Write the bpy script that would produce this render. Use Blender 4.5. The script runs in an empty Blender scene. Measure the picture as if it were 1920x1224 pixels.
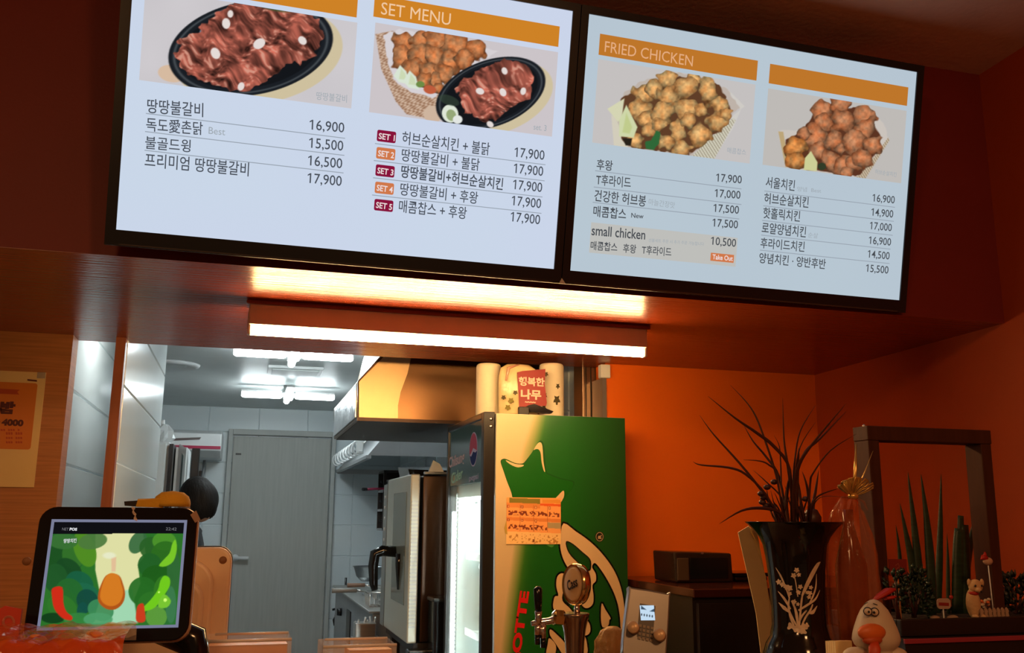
import bpy, bmesh, math, random
import numpy as np
from mathutils import Vector, Matrix

S = bpy.context.scene
C = S.collection
PI = math.pi
H = 1.40                     # eye height of the photographer
F = 1756.17                  # focal length in pixels of a 1920 x 1224 frame
M = np.array([[0.96193068, -0.0062689, -0.27322165],
              [0.0612208, 0.97927298, 0.19307107],
              [0.26634824, -0.20244784, 0.94237651]])

# ------------------------------------------------------------------ camera
cam_d = bpy.data.cameras.new('camera')
cam_d.sensor_width = 36.0
cam_d.lens = F / 1920 * 36.0
cam_d.clip_start = 0.02
cam = bpy.data.objects.new('camera', cam_d)
C.objects.link(cam)
_r = Vector((M[0][0], M[0][2], -M[0][1]))
_u = -Vector((M[1][0], M[1][2], -M[1][1]))
_b = -Vector((M[2][0], M[2][2], -M[2][1]))
cam.matrix_world = Matrix(((_r.x, _u.x, _b.x, 0), (_r.y, _u.y, _b.y, 0), (_r.z, _u.z, _b.z, H), (0, 0, 0, 1)))
S.camera = cam

# ------------------------------------------------------------------ world, exposure
S.view_settings.view_transform = 'Standard'
S.view_settings.look = 'None'
S.view_settings.gamma = 1.0
S.view_settings.exposure = 0.0
S.view_settings.use_curve_mapping = False
w = bpy.data.worlds.new('dining_room_light')
S.world = w
w.use_nodes = True
w.node_tree.nodes['Background'].inputs['Color'].default_value = (1.0, 0.52, 0.26, 1)
w.node_tree.nodes['Background'].inputs['Strength'].default_value = 0.10


def area(name, loc, target, sx, sy, power, col):
    l = bpy.data.lights.new(name, 'AREA')
    l.shape = 'RECTANGLE'
    l.size, l.size_y, l.energy, l.color = sx, sy, power, col
    o = bpy.data.objects.new(name, l)
    C.objects.link(o)
    o.location = loc
    o.rotation_euler = (Vector(target) - Vector(loc)).to_track_quat('-Z', 'Y').to_euler()
    return o


# the dining room's warm ceiling lamps behind the photographer
area('ceiling_lamp_light', (-1.2, -0.9, 2.7), (-0.6, 0.6, 0.4), 0.5, 0.5, 22, (1.0, 0.50, 0.20))
area('ceiling_lamp_light', (0.9, -0.7, 2.7), (1.5, 1.2, 0.6), 0.35, 0.35, 20, (1.0, 0.50, 0.20))


# ------------------------------------------------------------------ helpers
def rgb(*c):
    if len(c) == 1:
        c = c[0]
    o = []
    for v in c[:3]:
        v /= 255.0
        o.append(v / 12.92 if v <= 0.04045 else ((v + 0.055) / 1.055) ** 2.4)
    return tuple(o)


def ray(x, y):
    d = M.T @ np.array([(x - 960) / F, (y - 612) / F, 1.0])
    return Vector((d[0], d[2], -d[1]))


def Y(x, y, d):               # point seen at pixel (x, y) standing at distance d in front of the camera
    r = ray(x, y)
    p = r * (d / r.y)
    return Vector((p.x, p.y, p.z + H))


def X(x, y, d):
    r = ray(x, y)
    p = r * (d / r.x)
    return Vector((p.x, p.y, p.z + H))


def mpp(p):                   # metres per pixel at a point
    q = Vector((p[0], p[1], p[2] - H))
    return (q.x * M[2][0] - q.z * M[2][1] + q.y * M[2][2]) / F


def project(P):               # (n,3) array to pixels
    P = np.asarray(P, float)
    c = np.stack([P[:, 0], -(P[:, 2] - H), P[:, 1]]) 
    c = M @ c
    return F * c[0] / c[2] + 960, F * c[1] / c[2] + 612


class MB:
    def __init__(s):
        s.v, s.f, s.m, s.sm = [], [], [], []

    def add(s, v, f, m=0, smooth=False):
        n = len(s.v)
        s.v += [tuple(p) for p in v]
        for q in f:
            s.f.append(tuple(i + n for i in q))
            s.m.append(m)
            s.sm.append(smooth)
        return s

    def box(s, a, b, m=0):
        (x0, y0, z0), (x1, y1, z1) = a, b
        v = [(x0, y0, z0), (x1, y0, z0), (x1, y1, z0), (x0, y1, z0), (x0, y0, z1), (x1, y0, z1), (x1, y1, z1), (x0, y1, z1)]
        return s.add(v, [(3, 2, 1, 0), (4, 5, 6, 7), (0, 1, 5, 4), (1, 2, 6, 5), (2, 3, 7, 6), (3, 0, 4, 7)], m)

    def hexa(s, lo, hi, m=0):   # four points of one face, four of the opposite
        return s.add(list(lo) + list(hi), [(3, 2, 1, 0), (4, 5, 6, 7), (0, 1, 5, 4), (1, 2, 6, 5), (2, 3, 7, 6), (3, 0, 4, 7)], m)

    def tube(s, pts, r, n=10, m=0, caps=True, flat=1.0, smooth=True, ref=None):
        pts = [Vector(p) for p in pts]
        if not isinstance(r, (list, tuple)):
            r = [r] * len(pts)
        v, f = [], []
        up = Vector(ref) if ref else Vector((0.3, 0.2, 1)).normalized()
        for i, p in enumerate(pts):
            t = (pts[min(i + 1, len(pts) - 1)] - pts[max(i - 1, 0)]).normalized()
            a = t.cross(up)
            if a.length < 1e-4:
                a = t.cross(Vector((1, 0, 0)))
            a.normalize()
            b = t.cross(a).normalized()
            up = a.cross(t).normalized()
            for k in range(n):
                an = 2 * PI * k / n
                v.append(p + a * math.cos(an) * r[i] + b * math.sin(an) * r[i] * flat)
        for i in range(len(pts) - 1):
            for k in range(n):
                k2 = (k + 1) % n
                f.append((i * n + k, i * n + k2, (i + 1) * n + k2, (i + 1) * n + k))
        s.add(v, f, m, smooth)
        if caps:
            L = (len(pts) - 1) * n
            b0 = len(s.v) - len(v)
            s.f += [tuple(b0 + k for k in reversed(range(n))), tuple(b0 + L + k for k in range(n))]
            s.m += [m, m]
            s.sm += [False, False]
        return s

    def lathe(s, o, prof, n=32, m=0, axis=(0, 0, 1), wob=None, smooth=True, scale=(1, 1)):
        o, ax = Vector(o), Vector(axis).normalized()
        a = ax.orthogonal().normalized() if abs(ax.z) < 0.99 else Vector((1, 0, 0))
        b = ax.cross(a)
        v, f = [], []
        for i, (r, z) in enumerate(prof):
            for k in range(n):
                an = 2 * PI * k / n
                rr = r * (wob(an, z) if wob else 1)
                v.append(o + ax * z + a * math.cos(an) * rr * scale[0] + b * math.sin(an) * rr * scale[1])
        for i in range(len(prof) - 1):
            for k in range(n):
                k2 = (k + 1) % n
                f.append((i * n + k, i * n + k2, (i + 1) * n + k2, (i + 1) * n + k))
        s.add(v, f, m, smooth)
        b0 = len(s.v) - len(v)
        if prof[0][0] > 1e-5:
            s.f.append(tuple(b0 + k for k in reversed(range(n)))); s.m.append(m); s.sm.append(False)
        if prof[-1][0] > 1e-5:
            s.f.append(tuple(b0 + (len(prof) - 1) * n + k for k in range(n))); s.m.append(m); s.sm.append(False)
        return s

    def ball(s, o, r, n=16, m=0, sc=(1, 1, 1), nz=10):
        prof = [(max(math.sin(PI * i / nz), 0) * 1.0, -math.cos(PI * i / nz)) for i in range(nz + 1)]
        v, f = [], []
        for (q, z) in prof:
            for k in range(n):
                an = 2 * PI * k / n
                v.append((o[0] + r * sc[0] * q * math.cos(an), o[1] + r * sc[1] * q * math.sin(an), o[2] + r * sc[2] * z))
        for i in range(nz):
            for k in range(n):
                k2 = (k + 1) % n
                f.append((i * n + k, i * n + k2, (i + 1) * n + k2, (i + 1) * n + k))
        return s.add(v, f, m, True)

    def prism(s, poly, th, m=0):   # list of 3D points (planar), thickness vector
        poly = [Vector(p) for p in poly]
        th = Vector(th)
        n = len(poly)
        v = poly + [p + th for p in poly]
        f = [tuple(range(n)), tuple(reversed(range(n, 2 * n)))] + [(i, i + n, (i + 1) % n + n, (i + 1) % n) for i in range(n)]
        return s.add(v, f, m)

    def build(s, name, mat, parent=None, bevel=0, seg=2, fix=False):
        off = wloc(parent)
        me = bpy.data.meshes.new(name)
        me.from_pydata([(p[0] - off[0], p[1] - off[1], p[2] - off[2]) for p in s.v], [], s.f)
        for mm in (mat if isinstance(mat, (list, tuple)) else [mat]):
            me.materials.append(mm)
        me.polygons.foreach_set('material_index', s.m)
        me.polygons.foreach_set('use_smooth', s.sm)
        me.update()
        if fix:
            bm = bmesh.new(); bm.from_mesh(me)
            bmesh.ops.recalc_face_normals(bm, faces=bm.faces)
            bm.to_mesh(me); bm.free()
        o = bpy.data.objects.new(name, me)
        C.objects.link(o)
        if parent:
            o.parent = parent
        if bevel:
            b = o.modifiers.new('bevel', 'BEVEL')
            b.width, b.segments, b.limit_method, b.angle_limit = bevel, seg, 'ANGLE', math.radians(40)
        return o


def wloc(o):
    l = Vector((0, 0, 0))
    while o:
        l += o.location
        o = o.parent
    return l


def box(name, a, b, mat, parent=None, bevel=0, seg=2):
    return MB().box(a, b).build(name, mat, parent, bevel, seg)


def thing(name, label, cat, loc, group=None):
    o = bpy.data.objects.new(name, None)
    o.empty_display_size = 0.05
    C.objects.link(o)
    o.location = loc
    return tag(o, label, cat, group)


def tag(o, label, cat, group=None):
    o['label'], o['category'] = label, cat
    if group:
        o['group'] = group
    return o


def struct(o):
    o['kind'] = 'structure'
    return o


def stuff(o):
    o['kind'] = 'stuff'
    return o


def copy_tree(o, parent=None):
    c = o.copy()
    C.objects.link(c)
    c.parent = parent
    for ch in list(o.children):
        copy_tree(ch, c)
    return c


# ---------------------------------------------------------------- materials
def mat(name, col, rough=0.5, metal=0.0, var=0.06, scale=8.0, bump=0.0, bscale=40.0, emit=None, es=1.0,
        alpha=1.0, trans=0.0, coat=0.0, stretch=(1, 1, 1), ior=1.45, spec=0.5):
    m = bpy.data.materials.new(name)
    m.use_nodes = True
    nt = m.node_tree
    b = nt.nodes['Principled BSDF']
    c = (*col, 1)
    b.inputs['Base Color'].default_value = c
    b.inputs['Roughness'].default_value = rough
    b.inputs['Metallic'].default_value = metal
    b.inputs['Alpha'].default_value = alpha
    b.inputs['IOR'].default_value = ior
    b.inputs['Transmission Weight'].default_value = trans
    b.inputs['Coat Weight'].default_value = coat
    b.inputs['Specular IOR Level'].default_value = spec
    if emit:
        b.inputs['Emission Color'].default_value = (*emit, 1)
        b.inputs['Emission Strength'].default_value = es
    tc = nt.nodes.new('ShaderNodeTexCoord')
    mp = nt.nodes.new('ShaderNodeMapping')
    mp.inputs['Scale'].default_value = stretch
    nt.links.new(tc.outputs['Object'], mp.inputs['Vector'])
    if var:
        n = nt.nodes.new('ShaderNodeTexNoise')
        n.inputs['Scale'].default_value = scale
        n.inputs['Detail'].default_value = 5
        nt.links.new(mp.outputs[0], n.inputs['Vector'])
        mx = nt.nodes.new('ShaderNodeMixRGB')
        mx.inputs[1].default_value = tuple(max(0, x * (1 - var * 2)) for x in col) + (1,)
        mx.inputs[2].default_value = tuple(min(1, x * (1 + var * 2)) for x in col) + (1,)
        nt.links.new(n.outputs['Fac'], mx.inputs[0])
        nt.links.new(mx.outputs[0], b.inputs['Base Color'])
    if bump:
        n2 = nt.nodes.new('ShaderNodeTexNoise')
        n2.inputs['Scale'].default_value = bscale
        n2.inputs['Detail'].default_value = 4
        nt.links.new(mp.outputs[0], n2.inputs['Vector'])
        bp = nt.nodes.new('ShaderNodeBump')
        bp.inputs['Strength'].default_value = bump
        bp.inputs['Distance'].default_value = 0.01
        nt.links.new(n2.outputs['Fac'], bp.inputs['Height'])
        nt.links.new(bp.outputs[0], b.inputs['Normal'])
    return m


def emis(name, col, s=1.0):      # lit display or lamp
    m = bpy.data.materials.new(name)
    m.use_nodes = True
    nt = m.node_tree
    nt.nodes.remove(nt.nodes['Principled BSDF'])
    e = nt.nodes.new('ShaderNodeEmission')
    e.inputs['Color'].default_value = (*col, 1)
    e.inputs['Strength'].default_value = s
    nt.links.new(e.outputs[0], nt.nodes['Material Output'].inputs['Surface'])
    return m


def paintmat(name, emissive, s=1.0, rough=0.5):
    m = bpy.data.materials.new(name)
    m.use_nodes = True
    nt = m.node_tree
    a = nt.nodes.new('ShaderNodeVertexColor')
    a.layer_name = 'paint'
    if emissive:
        nt.nodes.remove(nt.nodes['Principled BSDF'])
        e = nt.nodes.new('ShaderNodeEmission')
        e.inputs['Strength'].default_value = s
        nt.links.new(a.outputs[0], e.inputs['Color'])
        nt.links.new(e.outputs[0], nt.nodes['Material Output'].inputs['Surface'])
    else:
        b = nt.nodes['Principled BSDF']
        b.inputs['Roughness'].default_value = rough
        nt.links.new(a.outputs[0], b.inputs['Base Color'])
    return m


class Plane:
    def __init__(s, o, u, v):
        s.o, s.u, s.v = Vector(o), Vector(u).normalized(), Vector(v).normalized()
        s.n = s.u.cross(s.v)
        if s.n.dot(Vector((0, 0, H)) - s.o) < 0:
            s.n = -s.n

    def loc(s, x, y):
        r = ray(x, y)
        e = Vector((0, 0, H))
        t = s.n.dot(s.o - e) / s.n.dot(r)
        q = e + r * t - s.o
        return q.dot(s.u), q.dot(s.v)

    def pt(s, a, b, off=0.0):
        return s.o + s.u * a + s.v * b + s.n * off

    def px(s, x, y, off=0.0):
        return s.pt(*s.loc(x, y), off)

    def poly(s, pts, off, mb, m=0):      # flat print
        q = [s.px(x, y, off) for x, y in pts]
        mb.add(q, [tuple(range(len(q)))], m)

    def rect(s, a0, b0, a1, b1, off, mb, m=0):
        mb.add([s.pt(a0, b0, off), s.pt(a1, b0, off), s.pt(a1, b1, off), s.pt(a0, b1, off)], [(0, 1, 2, 3)], m)

    def grid(s, a0, b0, a1, b1, nx, ny, off, fn, name, material, parent):
        aa, bb = np.meshgrid(np.linspace(a0, a1, nx), np.linspace(b0, b1, ny))
        P3 = np.array(s.o)[None] + aa.reshape(-1, 1) * np.array(s.u)[None] + bb.reshape(-1, 1) * np.array(s.v)[None] + off * np.array(s.n)[None]
        qx, qy = project(P3)
        col = fn(qx, qy)
        col = np.clip(col, 0, 255) / 255.0
        lin = np.where(col <= 0.04045, col / 12.92, ((col + 0.055) / 1.055) ** 2.4)
        P3 = P3 - np.array(wloc(parent))[None]
        idx = np.arange(nx * ny).reshape(ny, nx)
        q = np.stack([idx[:-1, :-1], idx[:-1, 1:], idx[1:, 1:], idx[1:, :-1]], -1).reshape(-1, 4)
        me = bpy.data.meshes.new(name)
        me.vertices.add(nx * ny)
        me.vertices.foreach_set('co', P3.astype(np.float32).ravel())
        me.loops.add(q.size)
        me.loops.foreach_set('vertex_index', q.ravel().astype(np.int32))
        me.polygons.add(len(q))
        me.polygons.foreach_set('loop_start', np.arange(0, q.size, 4, dtype=np.int32))
        me.update(calc_edges=True)
        ca = me.color_attributes.new('paint', 'FLOAT_COLOR', 'POINT')
        ca.data.foreach_set('color', np.concatenate([lin, np.ones((len(lin), 1))], 1).astype(np.float32).ravel())
        me.materials.append(material)
        o = bpy.data.objects.new(name, me)
        C.objects.link(o)
        if parent:
            o.parent = parent
        return o


_tc = {}


def glyphs(txt, bold=0.0, res=3):
    k = (txt, bold)
    if k in _tc:
        return _tc[k]
    c = bpy.data.curves.new('t', 'FONT')
    c.body = txt
    c.resolution_u = res
    c.offset = bold
    c.fill_mode = 'BOTH'
    o = bpy.data.objects.new('t', c)
    C.objects.link(o)
    bpy.context.view_layer.update()
    dg = bpy.context.evaluated_depsgraph_get()
    me = bpy.data.meshes.new_from_object(o.evaluated_get(dg))
    v = [(p.co.x, p.co.y) for p in me.vertices]
    f = [tuple(p.vertices) for p in me.polygons]
    bpy.data.objects.remove(o)
    bpy.data.meshes.remove(me)
    x0 = min(p[0] for p in v); x1 = max(p[0] for p in v)
    y0 = min(p[1] for p in v); y1 = max(p[1] for p in v)
    if txt[0] == '1' and len(txt) == 6:      # give the bare stroke of the leading 1 its flag
        n = len(v)
        h = y1 - y0
        v += [(x0 + 0.04, y1), (x0 - 0.20 * h, y1 - 0.15 * h), (x0 - 0.20 * h, y1 - 0.26 * h), (x0 + 0.04, y1 - 0.13 * h)]
        f.append((n, n + 1, n + 2, n + 3))
        x0 -= 0.20 * h
    _tc[k] = (v, f, x0, x1, y0, y1)
    return _tc[k]


def line(name, material, parent, pl, txt, p0, p1, hpx, off, bold=0.0):
    f = MB()
    text(f, pl, txt, p0, p1, hpx, off, 0, bold)
    return f.build(name, material, parent)


def text(mb, pl, txt, p0, p1, hpx, off, m=0, bold=0.0):
    """flat lettering on a plane: p0 / p1 pixel ends of the baseline, hpx height of the glyph block"""
    v, f, x0, x1, y0, y1 = glyphs(txt, bold)
    a0, b0 = pl.loc(*p0)
    a1, b1 = pl.loc(*p1)
    dx, dy = a1 - a0, b1 - b0
    L = math.hypot(dx, dy)
    ca, sb = dx / L, dy / L
    sx = L / (x1 - x0)
    hy = hpx * mpp(pl.pt(a0, b0))
    sy = hy / (y1 - y0)
    out = []
    for x, y in v:
        u, w_ = (x - x0) * sx, (y - y0) * sy
        out.append(pl.pt(a0 + u * ca - w_ * sb, b0 + u * sb + w_ * ca, off))
    mb.add(out, f, m)


# ---- small numpy painter used for flat printed / displayed pictures
_rs = np.random.RandomState(7)
_tab = _rs.rand(256, 256)


def vn(x, y, s, sd=0):
    x, y = x / s + sd * 17.3, y / s + sd * 9.1
    xi, yi = np.floor(x).astype(int), np.floor(y).astype(int)
    fx, fy = x - xi, y - yi
    fx, fy = fx * fx * (3 - 2 * fx), fy * fy * (3 - 2 * fy)
    g = lambda a, b: _tab[a % 256, b % 256]
    return (g(xi, yi) * (1 - fx) + g(xi + 1, yi) * fx) * (1 - fy) + (g(xi, yi + 1) * (1 - fx) + g(xi + 1, yi + 1) * fx) * fy


class Paint:
    def __init__(s, x, y, bg):
        s.x, s.y = x, y
        s.c = np.tile(np.array(bg, float), (len(x), 1))

    def put(s, mask, col):
        mask = np.clip(mask, 0, 1)[:, None]
        s.c = s.c * (1 - mask) + np.asarray(col, float) * mask

    def ell(s, cx, cy, a, b, deg=0, soft=1.5):
        t = math.radians(deg)
        dx, dy = s.x - cx, s.y - cy
        u = dx * math.cos(t) + dy * math.sin(t)
        v = -dx * math.sin(t) + dy * math.cos(t)
        d = np.sqrt((u / a) ** 2 + (v / b) ** 2)
        return np.clip((1 - d) * min(a, b) / soft + 0.5, 0, 1), d

    def pol(s, pts, soft=1.5, wob=0, ws=8):
        x, y = s.x, s.y
        if wob:
            x = x + (vn(x, y, ws, 3) - .5) * wob
            y = y + (vn(x, y, ws, 5) - .5) * wob
        ins = np.zeros(len(x), bool)
        dm = np.full(len(x), 1e9)
        n = len(pts)
        for i in range(n):
            x0, y0 = pts[i]
            x1, y1 = pts[(i + 1) % n]
            cr = ((y0 > y) != (y1 > y)) & (x < (x1 - x0) * (y - y0) / ((y1 - y0) or 1e-9) + x0)
            ins ^= cr
            t = np.clip(((x - x0) * (x1 - x0) + (y - y0) * (y1 - y0)) / ((x1 - x0) ** 2 + (y1 - y0) ** 2 + 1e-9), 0, 1)
            dm = np.minimum(dm, np.hypot(x - x0 - t * (x1 - x0), y - y0 - t * (y1 - y0)))
        return np.clip(np.where(ins, dm, -dm) / soft + 0.5, 0, 1)

    def lump(s, cx, cy, r, base, ry=None, seed=0, deg=0):   # one piece of fried chicken in a printed picture
        ry = ry or r
        w1 = 1 + 0.6 * (vn(s.x, s.y, r * 0.55, seed) - .5)
        t = math.radians(deg)
        dx, dy = s.x - cx, s.y - cy
        u = dx * math.cos(t) + dy * math.sin(t)
        v = -dx * math.sin(t) + dy * math.cos(t)
        d = np.sqrt((u / r) ** 2 + (v / ry) ** 2) * w1
        mk = np.clip((1 - d) * r / 1.6 + .5, 0, 1)
        tone = 1.18 - 0.55 * d ** 2 - 0.10 * (dy / r) + 0.30 * (vn(s.x, s.y, 6.0, seed + 1) - .5) + 0.16 * (vn(s.x, s.y, 3.0, seed + 4) - .5)
        warm = (vn(s.x, s.y, 7, seed + 2) - .5)[:, None] * np.array([20, -12, -22])
        s.put(mk, np.array(base) * tone[:, None] + warm)


# ---------------------------------------------------------------- shared materials
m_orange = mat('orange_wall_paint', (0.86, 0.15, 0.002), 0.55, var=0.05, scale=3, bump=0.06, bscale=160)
m_orange_r = mat('dimmed_orange_wall_paint', (0.36, 0.045, 0.001), 0.55, var=0.05, scale=3, bump=0.06, bscale=160)  # orange paint darkened to carry the weaker light on the right wall
m_maroon = mat('dark_red_fascia_paint', (0.16, 0.011, 0.006), 0.55, var=0.08, scale=4, bump=0.05, bscale=160)
m_soffit = mat('glossy_red_brown_soffit_film', (0.30, 0.046, 0.013), 0.25, var=0.06, scale=3, stretch=(0.8, 30, 1), bump=0.24, bscale=3, spec=0.5)
m_ceil = mat('warm_white_ceiling', (0.85, 0.58, 0.42), 0.8, bump=0.1, bscale=60)
m_wood = mat('orange_brown_wood_laminate', (0.40, 0.15, 0.045), 0.45, var=0.22, scale=3, stretch=(2, 2, 60), bump=0.05)
m_tile = mat('white_glazed_tile', (0.74, 0.80, 0.80), 0.16, var=0.03, scale=2)
m_tile_b = mat('white_satin_tile', (0.70, 0.78, 0.81), 0.32, var=0.03, scale=2)
m_grout = mat('pale_grout', (0.66, 0.73, 0.75), 0.8)
m_kceil = mat('white_kitchen_ceiling_panel', (0.62, 0.66, 0.65), 0.45, var=0.04)
m_black = mat('black_plastic', (0.010, 0.010, 0.011), 0.3, var=0.1)
m_gloss_black = mat('glossy_black_plastic', (0.006, 0.006, 0.007), 0.12, var=0.0)
m_steel = mat('brushed_steel', (0.62, 0.60, 0.57), 0.28, metal=1.0, var=0.05, scale=4, stretch=(1, 1, 30), bump=0.02)
m_steel_soft = mat('satin_steel', (0.50, 0.49, 0.46), 0.42, metal=1.0, var=0.05)
m_chrome = mat('chrome', (0.75, 0.72, 0.68), 0.12, metal=1.0, var=0)
m_white = mat('white_plastic', (0.72, 0.74, 0.74), 0.45)
m_dark = mat('dark_brown_black_laminate', (0.014, 0.008, 0.006), 0.45, var=0.15)
m_floor = mat('brown_floor_tile', (0.12, 0.07, 0.045), 0.5)
m_kfloor = mat('grey_kitchen_floor', (0.30, 0.31, 0.31), 0.5)

SZ = H + 0.578            # underside of the header above the counter
CZ = H + 1.37             # dining room ceiling
KZ = H + 0.905            # kitchen ceiling
BY = 3.25                 # plane of the wall behind the counter
FY = 2.205                # face of the header
KY = 8.1                  # far kitchen wall
RX0, RX1 = 2.138, 2.187   # right wall at FY and BY


def rwx(y):
    return RX0 + (RX1 - RX0) * (y - FY) / (BY - FY)


# ---------------------------------------------------------------- setting
struct(box('floor', (-2.6, -2.6, -0.08), (2.6, BY + 0.1, 0), m_floor))
struct(box('floor', (-2.6, BY + 0.1, -0.08), (2.0, KY + 0.1, 0), m_kfloor))
struct(box('ceiling', (-2.6, -2.6, CZ), (2.6, FY + 0.02, CZ + 0.08), m_ceil))
struct(MB().hexa([(-2.6, FY, SZ + 0.0004), (rwx(FY), FY, SZ + 0.0004), (rwx(BY) + 0.02, BY + 0.1, SZ + 0.0004), (-2.6, BY + 0.1, SZ + 0.0004)],
                 [(-2.6, FY, CZ + 0.02), (rwx(FY), FY, CZ + 0.02), (rwx(BY) + 0.02, BY + 0.1, CZ + 0.02), (-2.6, BY + 0.1, CZ + 0.02)]).build('wall_header', m_maroon))
struct(MB().hexa([(-2.6, FY - 0.0005, SZ), (rwx(FY), FY - 0.0005, SZ), (rwx(BY), BY + 0.1, SZ), (-2.6, BY + 0.1, SZ)],
                 [(-2.6, FY - 0.0005, SZ + 0.0004), (rwx(FY), FY - 0.0005, SZ + 0.0004), (rwx(BY), BY + 0.1, SZ + 0.0004), (-2.6, BY + 0.1, SZ + 0.0004)]).build('ceiling_soffit', m_soffit))
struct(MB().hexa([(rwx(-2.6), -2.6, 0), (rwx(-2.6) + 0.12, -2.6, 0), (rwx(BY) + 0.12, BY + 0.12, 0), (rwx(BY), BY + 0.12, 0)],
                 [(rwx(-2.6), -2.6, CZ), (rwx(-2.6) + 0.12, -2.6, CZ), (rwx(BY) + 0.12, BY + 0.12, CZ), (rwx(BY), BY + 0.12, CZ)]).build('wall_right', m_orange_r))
wb = struct(box('wall_back', (1.285, BY, 0), (rwx(BY), BY + 0.1, SZ), m_orange))
box('end_strip', (1.268, BY - 0.006, 0), (1.285, BY + 0.1, SZ - 0.055), m_steel_soft, wb)
box('corner_guard', (1.262, BY - 0.012, SZ - 0.055), (1.30, BY + 0.02, SZ - 0.004), m_white, wb, 0.003)
struct(box('wall_left', (-2.6, BY, 0), (-0.556, BY + 0.1, SZ), m_wood))


def tiled(name, plane_fn, a0, a1, z0, z1, da, dz, body, tile_m, gap=0.003, th=0.006, parent=None):
    """tiles as separate parts: plane_fn(a, z, out) -> point"""
    first = {}
    i = 0
    z = z0
    while z < z1 - 0.01:
        zz = min(z + dz, z1)
        a = a0
        while a < a1 - 0.01:
            ab = min(a + da, a1)
            key = (round(ab - a, 3), round(zz - z, 3))
            o3 = Vector(plane_fn(a, z, 0))
            if key not in first:
                lo = [plane_fn(a + gap, z + gap, 0), plane_fn(ab - gap, z + gap, 0), plane_fn(ab - gap, zz - gap, 0), plane_fn(a + gap, zz - gap, 0)]
                e = 0.004
                hi = [plane_fn(a + gap + e, z + gap + e, th), plane_fn(ab - gap - e, z + gap + e, th), plane_fn(ab - gap - e, zz - gap - e, th), plane_fn(a + gap + e, zz - gap - e, th)]
                lo = [Vector(p) - o3 for p in lo]; hi = [Vector(p) - o3 for p in hi]
                t = MB().hexa(lo, hi).build('tile', tile_m, None, fix=True)
                t.parent = body
                t.location = o3
                first[key] = t
            else:
                t = first[key].copy()
                C.objects.link(t)
                t.location = o3
            a = ab
        z = zz


# kitchen shell
kb = struct(box('wall_kitchen_back', (-1.6, KY, 0), (1.42, KY + 0.1, KZ + 0.05), m_grout))
tiled('t', lambda a, z, o: (a, KY - o, z), -1.5, 1.3, 0.35, KZ, 0.40, 0.25, kb, m_tile_b, 0.0012)
kr = struct(box('wall_kitchen_right', (1.30, BY + 0.1, 0), (1.42, KY, KZ + 0.05), m_grout))
tiled('t', lambda a, z, o: (1.30 - o, a, z), 3.7, KY, 0.6, KZ, 0.40, 0.25, kr, m_tile_b, 0.0015)
struct(box('wall_kitchen_left', (-1.7, 4.8, 0), (-1.6, KY + 0.1, KZ + 0.05), m_tile_b))
wp = struct(box('wall_passage', (-0.70, BY + 0.1, 0), (-0.583, 4.72, 2.7), m_grout))
tiled('t', lambda a, z, o: (-0.583 + o, a, z), 3.36, 4.71, 0.325, 2.66, 1.40, 0.25, wp, m_tile, 0.002)
struct(box('ceiling_kitchen', (-0.58, BY + 0.1, KZ), (1.42, KY + 0.1, KZ + 0.05), m_kceil))
struct(box('ceiling_kitchen_side', (-1.7, 4.86, KZ), (-0.58, KY + 0.1, KZ + 0.05), m_kceil))
struct(box('ceiling_passage', (-0.583, BY + 0.1, KZ + 0.0), (-0.40, 4.86, KZ + 0.05), m_kceil))
pt_ = struct(box('wall_partition', (-0.424, BY + 0.04, 0), (-0.401, 4.80, KZ), m_grout))
tiled('t', lambda a, z, o: (-0.401 + o, a, z), BY + 0.045, 4.80, 0.325, KZ, 1.60, 0.25, pt_, m_tile, 0.002)
struct(box('trim_1', (-0.427, BY, 0), (-0.397, BY + 0.04, SZ), mat('red_brown_wood_trim', (0.27, 0.08, 0.035), 0.45, var=0.15, scale=3, stretch=(20, 20, 1))))

# door in the far kitchen wall
dl = Y(437, 817, KY).x; dr = Y(622, 821, KY).x; dz = Y(530, 818, KY).z
m_doorgrey = mat('grey_laminate_door', (0.42, 0.43, 0.40), 0.5, var=0.07, scale=3, stretch=(18, 1, 1))
m_frame = mat('grey_door_frame', (0.46, 0.48, 0.46), 0.5)
d1 = struct(box('door_1', (dl + 0.008, KY - 0.035, 0.02), (dr - 0.008, KY - 0.006, dz - 0.012), m_doorgrey, None, 0.003))
box('door_frame', (dl - 0.035, KY - 0.06, 0), (dl, KY - 0.001, dz + 0.045), m_frame, d1, 0.004)
box('door_frame', (dr, KY - 0.06, 0), (dr + 0.035, KY - 0.001, dz + 0.045), m_frame, d1, 0.004)
box('door_frame', (dl, KY - 0.06, dz), (dr, KY - 0.001, dz + 0.045), m_frame, d1, 0.004)
hp = Y(448, 1046, KY - 0.06)
hm = MB().tube([(hp.x - 0.03, KY - 0.036, hp.z), (hp.x - 0.03, KY - 0.075, hp.z)], 0.011, 10)
hm.tube([(hp.x - 0.035, KY - 0.075, hp.z), (hp.x + 0.075, KY - 0.08, hp.z)], 0.014, 10)
hm.lathe((hp.x - 0.03, KY - 0.036, hp.z), [(0.0, -0.004), (0.028, -0.004), (0.028, 0.004), (0.0, 0.008)], 16, 0, (0, -1, 0))
hm.build('door_handle', m_white, d1)
tp = Y(447, 851, KY - 0.04)
box('name_plate', (tp.x - 0.022, KY - 0.039, tp.z - 0.007), (tp.x + 0.022, KY - 0.035, tp.z + 0.007), m_black, d1)

# ---------------------------------------------------------------- kitchen ceiling fittings
m_tube = emis('cool_white_lamp', (0.86, 0.97, 1.0), 38)


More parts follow.
